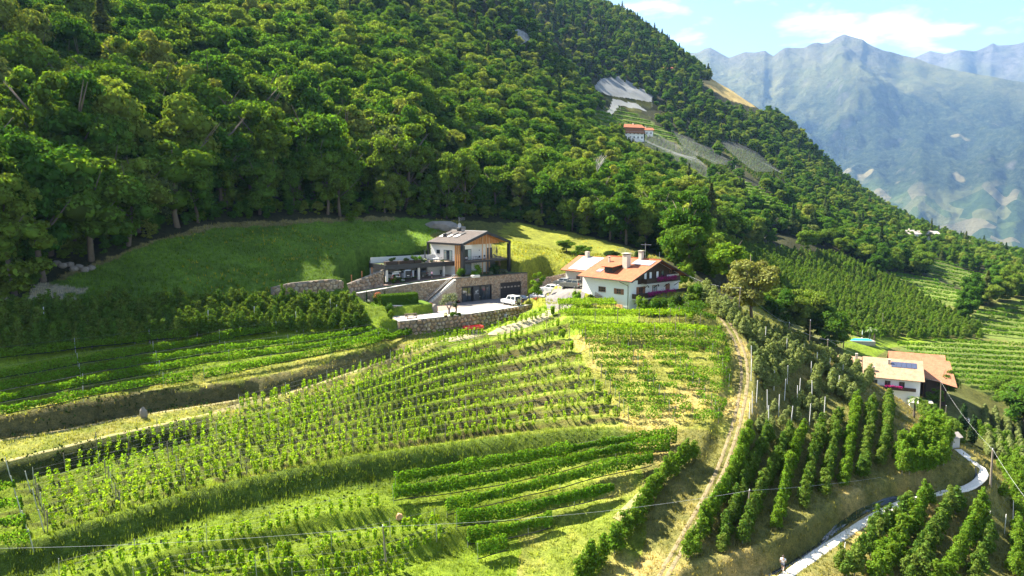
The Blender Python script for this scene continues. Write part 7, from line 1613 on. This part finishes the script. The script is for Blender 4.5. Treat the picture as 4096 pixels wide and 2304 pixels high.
# ---- garden plants
def bush(name, loc, r, m, label, cat='shrub', n=260, size=.09, hz=None, seed=0, fl=None, group=None, sub=7):
    g = np.random.default_rng(seed+900); hz = hz or r; L = [(np.array((g.normal()*r*.35, g.normal()*r*.35, hz*(.55+g.normal()*.22))), (r*.6*g.uniform(.8, 1.2),)*2+(hz*.5,)) for _ in range(sub)]
    t = thing(name, label, cat, tuple(loc), g.random()*6, group); link('foliage', crown_mesh('bush_foliage', L, n, size, m, .3, .5, .75), t); MB().cyl((0, 0, -.2), (0, 0, hz*.5), .05, .03, 5).build('stem', BARK, t)
    if fl is not None:
        k = n//3; d = unit(g.normal(size=(k, 3))); d[:, 2] = abs(d[:, 2]); V, F = cards(np.stack([d[:, 0]*r*.85, d[:, 1]*r*.85, hz*.75+d[:, 2]*hz*.55], 1), d, size*.9, .9, g); link('blossom', mesh_np('blossom', V, F, [fl]), t)
    return t
FLR = leafmat('red_blossom', [(0, (.55, .07, .06)), (1, (.65, .16, .12))], .3); FLW = leafmat('white_blossom', [(0, (.7, .7, .62)), (1, (.8, .8, .7))], .3); FLP = leafmat('pink_blossom', [(0, (.55, .14, .22)), (1, (.6, .2, .28))], .3); L_CYP = leafmat('cypress_leaves', [(0, (.022, .045, .014)), (1, (.03, .055, .018))], .15)
def cypress(loc, h, r, label, group=None, seed=0):
    g = np.random.default_rng(seed); t = thing('cypress', label, 'cypress', tuple(loc), 0, group); L = [(np.array((0, 0, h*(.12+.11*i))), (r*(1-abs(i-2.5)*.12), r*(1-abs(i-2.5)*.12), h*.12)) for i in range(8)]
    link('crown', crown_mesh('cypress_crown', L, int(120+h*60), max(.06, r*.2), L_CYP, .1, .4, .8), t); MB().cyl((0, 0, -.2), (0, 0, h*.2), r*.25, r*.2, 6).build('trunk', BARK, t); return t
for k, (sx_, sy_, lb) in enumerate(((1466, 1166, 'leftmost on the curved wall'), (1538, 1146, 'on the curved wall left of the carport post'), (1612, 1137, 'on the curved wall before the delivery van'))): q = onz(sx_, sy_, -16.3+.25*k); cypress((q[0], q[1], float(zt(q[0], q[1]))-.1), 2.6, .2, 'slim young cypress '+lb, seed=k)
for k, (sx_, sy_, lb) in enumerate(((1728, 1214, 'at the foot of the steps'), (1791, 1206, 'between the steps and the small cellar window'), (1842, 1206, 'left of the shop front'), (1825, 1262, 'right of the olive tree'))): q = onz(sx_, sy_, PARK_Z); cypress(q, (2.6, 2.3, 2.5, 2.9)[k], .19, 'slim young cypress '+lb, seed=9+k)
for k, (sx_, sy_, fl, lb) in enumerate(((1499, 1152, FLR, 'oleander with red blossom, left one on the curved wall'), (1574, 1134, FLR, 'oleander with red blossom in front of the carport'), (1470, 1160, FLW, 'white-flowering shrub at the left end of the curved wall'), (1540, 1145, FLW, 'white-flowering shrub between the two oleanders'), (1612, 1131, FLW, 'pale shrub on the curved wall before the delivery van'))):
    q = onz(sx_, sy_, -16.2); bush('oleander' if k < 2 else 'flowering_shrub', (q[0], q[1], float(zt(q[0], q[1]))-.05), .75 if k < 2 else .55, L_HEDGE, lb, n=300, hz=1.3 if k < 2 else .6, seed=k, fl=fl)
# clipped hedge
hd_ = thing('clipped_hedge', 'clipped bright green hedge block above the picnic terrace', 'hedge', (-21.2, 127.6, -18.75), math.atan2(.5, .86)); g = np.random.default_rng(3); n = 3600; f_ = g.integers(0, 5, n); C = g.uniform((-3.6, -1.0, 0), (3.6, 1.0, 2.0), (n, 3)); Nn = np.zeros((n, 3))
for k, (a, v_) in enumerate(((1, -1.0), (1, 1.0), (0, -3.6), (0, 3.6), (2, 2.0))): m_ = f_ == k; C[m_, a] = v_ + g.normal(size=m_.sum())*.05; Nn[m_, a] = np.sign(v_)
V, F = cards(C, Nn+g.normal(size=(n, 3))*.5, .1*(.6+.8*g.random(n)), .8, g); link('foliage', mesh_np('hedge_foliage', V, F, [L_HEDGE]), hd_); part(hd_, 'hedge_core', L_HEDGE, (-3.5, 3.5, -.92, .92, -.3, 1.9))
q = onz(1520, 1222, -19.0); bush('red_leaved_shrub', (q[0]-.3, q[1], float(zt(q[0], q[1]))-.1), 1.0, L_HEDGE, 'shrub with red tips at the left end of the clipped hedge', n=420, hz=1.8, seed=31, fl=FLR)
q = onz(1697, 1212, PARK_Z); bush('weeping_shrub', (q[0], q[1], q[2]), .75, L_DARK, 'small weeping shrub at the right end of the clipped hedge', n=400, hz=2.2, seed=32)
q = onz(1563, 1268, -20.5); bush('laurel_shrub', (q[0]-.5, q[1], float(zt(q[0], q[1]))-.1), 1.0, L_HEDGE, 'bright leafy shrub left of the picnic terrace', n=500, hz=1.9, seed=33); q = onz(1582, 1292, -21); bush('laurel_shrub', (q[0]-.8, q[1]-.6, float(zt(q[0], q[1]))-.1), .8, L_BRIGHT, 'lower bright shrub at the corner of the boulder wall', n=400, hz=1.4, seed=34)
# olive tree and its bed
q = onz(1796, 1256, PARK_Z); t = thing('olive_tree', 'silvery olive tree with forked trunk on the pale terrace', 'olive tree', tuple(q)); g = np.random.default_rng(8); L = [(np.array((g.normal()*.7, g.normal()*.7, 2.7+g.normal()*.45)), (.62, .62, .55)) for _ in range(14)]; link('crown', crown_mesh('olive_crown', L, 1100, .11, L_OLIVE, .3, .6, .55), t)
mb = MB().tube([(0, 0, -.2), (.03, 0, .5), (.05, 0, .9)], [.24, .19, .17], 8)
for a in (-1, 1): mb.tube([(.05, 0, .8), (.28*a, .1*a, 1.4), (.6*a, .1, 2.2)], [.15, .11, .05], 7)
mb.build('trunk', BARK_G, t, True)
for k, (sx_, sy_, r_, m_, fl, lb) in enumerate(((1812, 1266, .6, L_BRIGHT, None, 'low bright shrub right of the olive trunk'), (1783, 1262, .35, L_OLIVE, None, 'small grey shrub left of the olive trunk'), (1838, 1262, .4, L_HEDGE, None, 'little round shrub at the right end of the olive bed'), (1722, 1226, .5, L_HEDGE, FLR, 'red-flowered shrub at the right end of the low garden wall'), (1730, 1246, .6, L_OLIVE, None, 'grey lavender clump beside the standing rock'), (1912, 1200, .7, L_HEDGE, FLW, 'white hydrangea beside the shop sign'), (1835, 1212, .35, L_DARK, FLP, 'pink flowers at the left corner of the shop front'))):
    q = onz(sx_, sy_, PARK_Z+.02); bush('garden_shrub', q, r_, m_, lb, n=220, hz=r_*1.2, seed=50+k, fl=fl)
pt_ = thing('flower_pot', 'dark flower tub with white flowers before the olive tree', 'flower pot', tuple(onz(1783, 1270, PARK_Z+.03))); MB().cyl((0, 0, 0), (0, 0, .4), .25, .35, 10).build('tub', DKWOOD, pt_); g = np.random.default_rng(4); V, F = cards(np.stack([g.normal(size=90)*.2, g.normal(size=90)*.2, .5+g.normal(size=90)*.08], 1), g.normal(size=(90, 3)), .06, .9, g); link('flowers', mesh_np('pot_flowers', V, F, [FLW]), pt_)
ROCK = mat('grey_rock', (.20, .18, .155), .9, 0, .35, 1.2, .6)
def rock(loc, r, label, seed=0, m=ROCK, group=None):
    o = MB().blob((0, 0, r[2]*.5), r, 2, .16, seed).build('boulder', m); o.location = tuple(loc); return tag(o, label, 'boulder', group)
rock(onz(1738, 1250, PARK_Z), (.6, .5, 1.1), 'upright pale rock beside the lavender clump', 1)
q = gsrc(1755, 915, 120, 220); rock((q[0]+.5, q[1]+1, q[2]-.6), (4.4, 2.4, 1.7), 'great grey rock outcrop behind the modern house roof', 2); rock((q[0]+4.6, q[1]-.6, q[2]-.6), (2.0, 1.4, 1.1), 'smaller rock at the foot of the great outcrop', 3)
for k, (sx_, sy_) in enumerate(((295, 1082), (340, 1085), (318, 1075), (250, 1070), (365, 1078), (230, 1060), (280, 1064))): q = gsrc(sx_, sy_); rock(q, (.7, .5, .5), 'pale boulder in the heap at the left end of the meadow', 10+k, group='boulders at the left end of the meadow')
rock(gsrc(575, 1668), (.45, .3, .8), 'pale upright stone set in the ivy-covered bank on the left', 30); rock(gsrc(1597, 2075), (.35, .3, .45), 'small orange-brown boundary stone among the vines at bottom centre', 31, mat('orange_stone', (.5, .28, .16), .9)); rock(gsrc(1484, 1075)+np.array((0, 0, .2)), (.8, .5, 1.2), 'upright boulder left of the roof terrace planters', 32)
# bushes round the modern house
for x, y, r_, m_, lb, z in ((.0, .2, 1.2, L_HEDGE, 'dense green shrub left of the black corner post', 0), (2.2, -2.2, 1.25, L_BRIGHT, 'bright round shrub on the lawn right of the black corner post', 0), (8.3, -1.2, 1.35, L_DARK, 'dark round shrub on the lawn before the house front', 0), (6.6, -2.2, .5, L_OLIVE, 'feathery grass clump on the lawn edge', 0), (11.2, -1.8, .6, L_OLIVE, 'grey-green clump near the right end of the lawn', 0)): bush('garden_shrub', FH.world(x, y, z), r_, m_, lb, n=520, hz=r_*1.3, seed=int(x*7)+200)
trg = part(thing('stone_trough', 'pale stone trough at the top of the steps', 'trough', FH.world(.9, -3.0, 0), FH.rz), 'basin', CONC, (-1.0, 1.0, -.4, .4, 0, .55), bev=.05)
for x, y, r_, m_, lb in ((-9.2, 1.1, .9, L_BRIGHT, 'bright bushy shrub in the right planter of the roof terrace'), (-11.6, 1.0, .6, L_DARK, 'trailing green plants in the middle roof planter'), (-14.8, 1.0, .6, L_DARK, 'trailing green plants in the left roof planter'), (-7.0, 1.6, .7, L_HEDGE, 'white-flowering shrub on the roof terrace'), (-5.7, .6, .35, L_OLIVE, 'pale tuft at the roof terrace edge, left one'), (-3.0, .6, .35, L_OLIVE, 'pale tuft at the roof terrace edge, right one')): bush('terrace_shrub', FC.world(x, y, 3.6 if x < -8 else 3.05), r_, m_, lb, n=260, hz=r_*1.1, seed=int(-x*9)+300, fl=FLW if x == -7.0 else None)
hg = thing('tall_hedge', 'dark clipped hedge on the bank behind the roof terrace', 'hedge', FC.world(-5.5, 8.0, 3.0), FC.rz); g = np.random.default_rng(13); n = 2600; C = g.uniform((-6.5, -.7, -.5), (5.0, .9, 1.4), (n, 3)); C[:, 2] += np.clip((C[:, 0]+1)*.25, 0, 1.6)*np.clip(C[:, 2], 0, 1); V, F = cards(C, np.stack([g.normal(size=n)*.5, -np.ones(n), np.ones(n)], 1)+g.normal(size=(n, 3))*.4, .14*(.6+.8*g.random(n)), .8, g); link('foliage', mesh_np('tall_hedge_foliage', V, F, [L_DARK]), hg); part(hg, 'hedge_core', L_DARK, (-6.3, 4.8, -.6, .8, -.6, 1.2))
# young tree in the parking, flower bed, yard plants
q = onz(2150, 1226, PARK_Z); t = thing('street_tree', 'young round-leaved tree with slim trunk between the parked cars', 'tree', (q[0], q[1], PARK_Z)); g = np.random.default_rng(21); L = [(np.array((g.normal()*.55, g.normal()*.55, 2.6+i*.38)), (.85-.045*i, .85-.045*i, .5)) for i in range(11)]; link('crown', crown_mesh('street_crown', L, 1300, .16, L_BRIGHT, .2, .6, .7), t); MB().tube([(0, 0, -.2), (0, 0, 1.5), (.03, 0, 4.0), (0, 0, 6)], [.07, .06, .04, .01], 6).build('trunk', BARK_G, t)
for k, (sx_, sy_, fl, lb) in enumerate(((2137, 1212, FLR, 'orange-red flower bush left of the young street tree'), (2172, 1212, FLP, 'pink flower bush right of the young street tree'), (2150, 1208, FLR, 'red flower clump behind the young street tree'))): bush('flower_bush', onz(sx_, sy_, PARK_Z), .8, L_HEDGE, lb, n=260, hz=.8, seed=70+k, fl=fl)
bush('globe_bush', onyard(2355, 1222), 1.0, L_DARK, 'clipped globe bush beside the farmhouse gate', n=700, hz=1.5, seed=80, sub=3); bush('tall_shrub', onyard(2312, 1215), .9, L_BRIGHT, 'upright light green shrub left of the globe bush', n=420, hz=2.0, seed=81); bush('rust_shrub', onyard(2335, 1224), .6, leafmat('rust_leaves', [(0, (.20, .08, .03)), (1, (.24, .10, .04))], .3), 'low rust-brown shrub before the globe bush', n=220, hz=.6, seed=82)
gt = thing('garden_gate', 'small brown wooden gate beside the white farmhouse wall', 'gate', FF.world(.6, 8.4, 1.6), FF.rz+R(90))
for k in range(7): part(gt, 'gate_slat', DKWOOD, (-.9+k*.28, -.82+k*.28, -.03, .03, 0, .8+.09*k))
part(gt, 'gate_rail', DKWOOD, (-.95, 1.0, .03, .07, .15, .25), (-.95, 1.0, .03, .07, .6, .7))
bush('pot_plant', onyard(2345, 1140), .5, L_DARK, 'dark potted plant beside the farmhouse wing door', n=200, hz=.9, seed=84)
# pergola in front of the farmhouse
gp_ = [gsrc(*p_, 90, 135) for p_ in ((2240, 1268), (2320, 1262), (2400, 1256), (2465, 1258))]; pg = thing('pergola', 'wooden pergola overgrown with bright vines beside the white farmhouse wall', 'pergola', tuple(gp_[0])); o = np.array(gp_[0]); dr = np.array(gp_[-1][:2])-o[:2]; dr /= np.linalg.norm(dr); bk = np.array((-dr[1], dr[0])); bk = bk if bk[1] > 0 else -bk
PGL = 9.5; PGD = 5.0; 
for i in range(4):
    for j in range(3):
        x, y = dr*i*PGL/3+bk*j*PGD/2; z = float(zt(o[0]+x, o[1]+y))-o[2]; po = link('post', POSTS['tall'], pg); po.location = (x, y, z-.1); po.scale = (1.2, 1.2, (2.3-z)/2.55 if 2.3-z > .6 else .3)
for j in range(3): a, b_ = bk*j*PGD/2, dr*PGL+bk*j*PGD/2; MB().cyl((a[0], a[1], 2.25), (b_[0], b_[1], 2.3), .06, .05, 6).build('beam', POST_W, pg)
for i in range(7): a, b_ = dr*i*PGL/6, dr*i*PGL/6+bk*PGD; MB().cyl((a[0], a[1], 2.36), (b_[0], b_[1], 2.4), .045, .04, 5).build('cross_beam', POST_W, pg)
g = np.random.default_rng(61); n = 5200; s_, t_ = g.uniform(-.3, PGL+.3, n), g.uniform(-.4, PGD+.3, n); k_ = fbm(s_, t_, 2.0, 3, 17) > -.28; s_, t_ = s_[k_], t_[k_]; n = len(s_); C = np.stack([dr[0]*s_+bk[0]*t_, dr[1]*s_+bk[1]*t_, 2.45+.28*fbm(s_, t_, 1.3, 3, 19)+g.normal(size=n)*.12], 1); hang = g.random(n) < .15; C[hang, 2] -= g.random(hang.sum())*.9
V, F = cards(C, np.array((0, -.3, 1.))+g.normal(size=(n, 3))*.6, .13*(.6+.8*g.random(n)), .85, g); link('vine_leaves', mesh_np('pergola_leaves', V, F, [L_VINE_Y]), pg)
def leafwall(label, px, n, m, spread, hz, seed, size=.13, d0=90, d1=140):
    q = gsrc(*px, d0, d1); return bush('climbing_plants', q, spread, m, label, 'climber', n, size, hz, seed)
for k, (px, sp, hh, m_) in enumerate((((2570, 1262), 1.3, 2.2, L_BRIGHT), ((2625, 1262), 1.5, 2.6, L_HEDGE), ((2670, 1258), 1.5, 2.6, L_HEDGE), ((2715, 1250), 1.5, 2.5, L_DARK), ((2750, 1235), 1.6, 2.6, L_DARK), ((2740, 1140), 1.6, 3.2, L_BRIGHT), ((2790, 1195), 1.6, 2.4, L_HEDGE), ((2775, 1240), 1.8, 2.2, L_APPLE))): leafwall(('first', 'second', 'third', 'fourth', 'fifth', 'sixth', 'seventh', 'eighth')[k]+' leafy mass from the left along the garden front of the farmhouse' if k < 5 else ('bright climber at the right gable corner of the farmhouse', 'green thicket right of the farmhouse balcony', 'dense bush at the top end of the steep track')[k-5], px, 620, m_, sp, hh, 400+k)
# ---- single trees that stand out
def tree_at(u, v, d0, d1, sc_, k, m_, label, name='single_tree', trunk=True, sz=None):
    q = G1(u, v, d0, d1); me_ = BROAD[k][0].copy(); me_.materials.clear(); me_.materials.append(m_); t, c = plant(name, (q[0], q[1], q[2]-.2), me_, BROAD[k][1] if trunk else None, k*1.3, sc_, label, 'tree', None, sz); return t
L_PALE = leafmat('leaves_pale', [(0, (.17, .18, .055)), (1, (.20, .20, .06))], .35)
tree_at(752, 318, 120, 260, 1.05, 1, L_PALE, 'big pale yellow-green tree right of the farmhouse above the crest', 'walnut_tree'); tree_at(727, 290, 120, 220, 1.0, 3, L_BRIGHT, 'bright green tree close behind the right gable of the farmhouse')
tree_at(843, 348, 160, 260, .75, 0, L_BRIGHT, 'round bright tree left of the swimming pool'); tree_at(942, 402, 140, 200, .85, 4, L_APPLE, 'broad leafy tree right of the lower farm solar roof', 'walnut_tree'); tree_at(932, 412, 140, 200, .55, 2, L_APPLE, 'smaller leafy tree in front of the lower farm barn')
for k, (u, v, s_, lb) in enumerate(((566, 252, .5, 'left of the two round bushes on the bank between the houses'), (583, 258, .52, 'right of the two round bushes on the bank between the houses'), (352, 222, .4, 'bright bush at the upper edge of the meadow'), (612, 262, .45, 'dark bush above the solar wing of the farmhouse'), (640, 262, .5, 'bush on the bank behind the farmhouse ridge'))): tree_at(u, v, 120, 240, s_, k, L_APPLE if k < 2 else L_BRIGHT if k == 2 else L_DARK, lb, 'round_bush', True, s_*.62)
cypress(G1(643, 146, 380, 700), 15, 1.4, 'tall dark cypress beside the distant chalet', seed=40); cypress(G1(962, 438, 110, 170), 7.5, 1.0, 'tall dark cypress left in the pair by the lower farm drive', seed=41); cypress(G1(972, 444, 110, 170), 6.2, 1.1, 'shorter dark cypress right in the pair by the lower farm drive', seed=42)
def palm(loc, h, label, seed=0, sc_=1.0):
    g = np.random.default_rng(seed); t = thing('palm_tree', label, 'palm', tuple(loc)); MB().tube([(0, 0, -.3), (.05, 0, h*.5), (.1, .05, h)], [.2*sc_, .17*sc_, .15*sc_], 7).build('trunk', BARK, t)
    for i in range(16):
        a = i*2.4; el = g.uniform(-.2, .9); mb = MB(); n = 6; c_, s_ = math.cos(a), math.sin(a)
        for j in range(n): f = j/(n-1); r_ = 1.3*sc_*f; z = h+r_*math.tan(el)*.7-f*f*.9*sc_; w = .28*sc_*(1-abs(f-.5)*1.6)+.02; mb.v += [(.1+c_*r_-s_*w, .05+s_*r_+c_*w, z-.08), (.1+c_*r_, .05+s_*r_, z), (.1+c_*r_+s_*w, .05+s_*r_-c_*w, z-.08)]
        for j in range(n-1): mb.f += [(3*j, 3*j+1, 3*j+4, 3*j+3), (3*j+1, 3*j+2, 3*j+5, 3*j+4)]
        mb.build('frond', L_OLIVE if i % 3 == 0 else L_HEDGE, t)
    return t
palm(G1(869, 343, 180, 260), 4.6, 'left palm beside the swimming pool', 1, 1.2); palm(G1(874, 343, 180, 260), 4.6, 'right palm beside the swimming pool', 2, 1.2); palm(G1(913, 428, 120, 170), 3.6, 'palm in front of the lower farm balcony', 3); palm(G1(958, 442, 110, 165), 2.0, 'low palm at the lower farm drive', 4)
pq = G1(858, 341, 180, 260); pl_ = thing('swimming_pool', 'small turquoise swimming pool with pale rim on the facing slope', 'pool', (pq[0], pq[1], pq[2]+.35), R(-8)); part(pl_, 'rim', PALE, (-4.4, 4.4, -2.4, 2.4, -1.2, .1)); wb_ = NB('pool_water'); MATP = wb_.out(wb_.bsdf(wb_.mix(wb_.noise(2, wb_.obj(), 3), (.02, .42, .42), (.05, .55, .52)), .05, 0, None, .6)); part(pl_, 'water', MATP, (-3.9, 3.9, -1.9, 1.9, .1, .13)); 
parasol((pq[0]+3, pq[1]+3.5, pq[2]+.3), 'closed pale parasol behind the swimming pool', PLATE)
# dead tree
q = G1(592, 210, 180, 330); dt = MB(); rq = random.Random(5)
def branch(p, d, L_, r_, lv):
    e = p+d*L_; dt.tube([p, p.lerp(e, .5)+Vector((rq.uniform(-.1, .1), rq.uniform(-.1, .1), 0))*L_*.3, e], [r_, r_*.8, r_*.55], 5)
    if lv:
        for _ in range(3): branch(p.lerp(e, rq.uniform(.5, 1)), (d+Vector((rq.uniform(-.9, .9), rq.uniform(-.9, .9), rq.uniform(-.2, .6)))).normalized(), L_*.62, r_*.5, lv-1)
branch(Vector((0, 0, 0)), Vector((.1, 0, 1)), 6.5, .26, 3); o = dt.build('dead_tree', mat('dead_wood', (.45, .41, .36), .9)); o.location = (q[0], q[1], q[2]); o.scale = (1, 1, 1.6); tag(o, 'bare pale dead tree sticking out of the wood behind the farmhouse', 'dead tree')
# ---- poles and wires
POLES = {}
def pole(key, bx_, by_, tx, ty_, label, d0=60, d1=260, r=.11, m=POST_W):
    q = gsrc(bx_, by_, d0, d1); dd = math.hypot(q[0], q[1]); d = np.array(ray(tx/4, ty_/4)); tt = dd/math.hypot(d[0], d[1]); top = d*tt; h = top[2]-q[2]
    t = thing('utility_pole', label, 'utility pole', tuple(q)); MB().cyl((0, 0, -.5), (top[0]-q[0], top[1]-q[1], h), r, r*.7, 8).build('shaft', m, t); MB().cyl((top[0]-q[0], top[1]-q[1], h), (top[0]-q[0], top[1]-q[1], h+.16), .05, .05, 6).build('insulator', PLATE, t); POLES[key] = top; return t
pole('a', 2952, 1275, 2962, 1152, 'wooden pole on the crest just right of the farmhouse', 95, 170); pole('b', 3152, 1362, 3158, 1292, 'wooden pole on the crest above the short orchard rows', 95, 190); pole('c', 3308, 1430, 3312, 1359, 'wooden pole left of the lower farm annex roof', 100, 200); pole('d', 3760, 1710, 3764, 1526, 'tall wooden pole in front of the lower farm drive', 100, 170); pole('e', 3778, 1725, 3785, 1624, 'shorter wooden pole just right of the tall one by the drive', 100, 170, .08); pole('f', 3962, 1945, 3971, 1798, 'thick wooden pole at the outer bend of the pale path', 70, 130, .16); pole('g', 2986, 2090, 2998, 1962, 'wooden pole among the downhill apple rows', 60, 120); pole('h', 1551, 2300, 1531, 2106, 'wooden pole among the vines at bottom centre', 50, 100, .09); pole('i', 3238, 1400, 3242, 1282, 'dark pole behind the crest near the bright grass', 120, 240, .08); pole('j', 3530, 1330, 3532, 1255, 'yellowish wooden pole right of the palms', 180, 300, .12)
def wire(a, b_, label, sag=.6, r=.016, m=CABLE):
    r = r*.55
    a, b_ = np.array(a), np.array(b_); t = np.linspace(0, 1, 24); p_ = a+(b_-a)*t[:, None]; p_[:, 2] -= sag*4*t*(1-t); o = MB().tube([tuple(x-a) for x in p_], r, 4).build('power_line', m); o.location = tuple(a); return tag(o, label, 'cable')
hc = FF.world(FW-.3, .4, E_+.1)
wire(hc, POLES['a'], 'cable from the farmhouse gable to the first crest pole'); wire(hc, POLES['b'], 'cable from the farmhouse gable to the second crest pole', 1.2); wire(POLES['a'], POLES['c'], 'cable from the first crest pole to the pole by the annex', 1.5); wire(POLES['b'], POLES['c'], 'cable between the second crest pole and the annex pole'); wire(POLES['c'], POLES['d'], 'cable from the annex pole down to the tall drive pole', 1.2, .022)
wire(POLES['c'], P(1015, 355, 200), 'cable crossing above the lower farm roofs to the right', 1.0, .02); wire(POLES['d'], POLES['f'], 'cable from the tall drive pole to the thick pole at the path bend', .8); wire(POLES['f'], P(1060, 540, 70), 'cable leaving the thick bend pole to the lower right', .5, .018)
wire(P(-60, 549, 56), POLES['h'], 'pale cable crossing the bottom left of the vineyard', .5, .014); wire(POLES['h'], POLES['g'], 'pale cable from the bottom centre pole to the pole in the apple rows', .7, .014); wire(POLES['g'], P(962, 461, 103), 'pale cable from the apple-row pole to the path bend', .7, .014)
sh = thing('wayside_hut', 'tiny hut with grey roof at the upper end of the pale path', 'hut', tuple(G1(952, 447, 80, 130)), R(20)); part(sh, 'wall', GREYW, (-.7, .7, -.6, .6, -.3, 1.7)); MB().xprism([(-.9, 1.6), (.9, 1.6), (0, 2.2)], -1.0, 1.0).build('roof', MATS['grey_tiles'], sh)
# ---------------------------------------------------------------- air
hb = NB('air'); o = hb.n('ShaderNodeOutputMaterial')
pv = hb.n('ShaderNodeVolumePrincipled', {'Color': (.30, .55, 1.0, 1), 'Density': 3.9e-5, 'Anisotropy': .2})
hb.t.links.new(pv.outputs[0], o.inputs['Volume'])
link('haze', MB().box(-8990, 13990, -890, 15490, VAL-45, 2330).mesh('haze', hb.m), kind='stuff')

# an unseen cloud sunward beyond the air box, placed to shade the left meadow
cb_ = NB('cloud_white'); tl_c = cb_.n('ShaderNodeBsdfTranslucent', {'Color': (.9, .9, .9, 1)}).outputs[0]; df_c = cb_.n('ShaderNodeBsdfDiffuse', {'Color': (.9, .9, .9, 1)}).outputs[0]
CLM = cb_.out(cb_.n('ShaderNodeMixShader', {0: .42, 1: cb_.n('ShaderNodeBsdfTransparent').outputs[0], 2: cb_.n('ShaderNodeMixShader', {0: .5, 1: df_c, 2: tl_c}).outputs[0]}).outputs[0])
tc_ = 2470/SUN_D.z; c0 = Vector((-94, 131, -13)) + SUN_D*tc_; cm = MB(); cq = random.Random(12)
for k in range(16): cm.blob((cq.uniform(-52, 46), cq.uniform(-15, 17), cq.uniform(-3, 6)), (cq.uniform(16, 30), cq.uniform(12, 20), cq.uniform(5, 9)), 2, .08, k)
co_ = cm.build('cloud', CLM, None, True); co_.location = c0; co_['kind'] = 'structure'
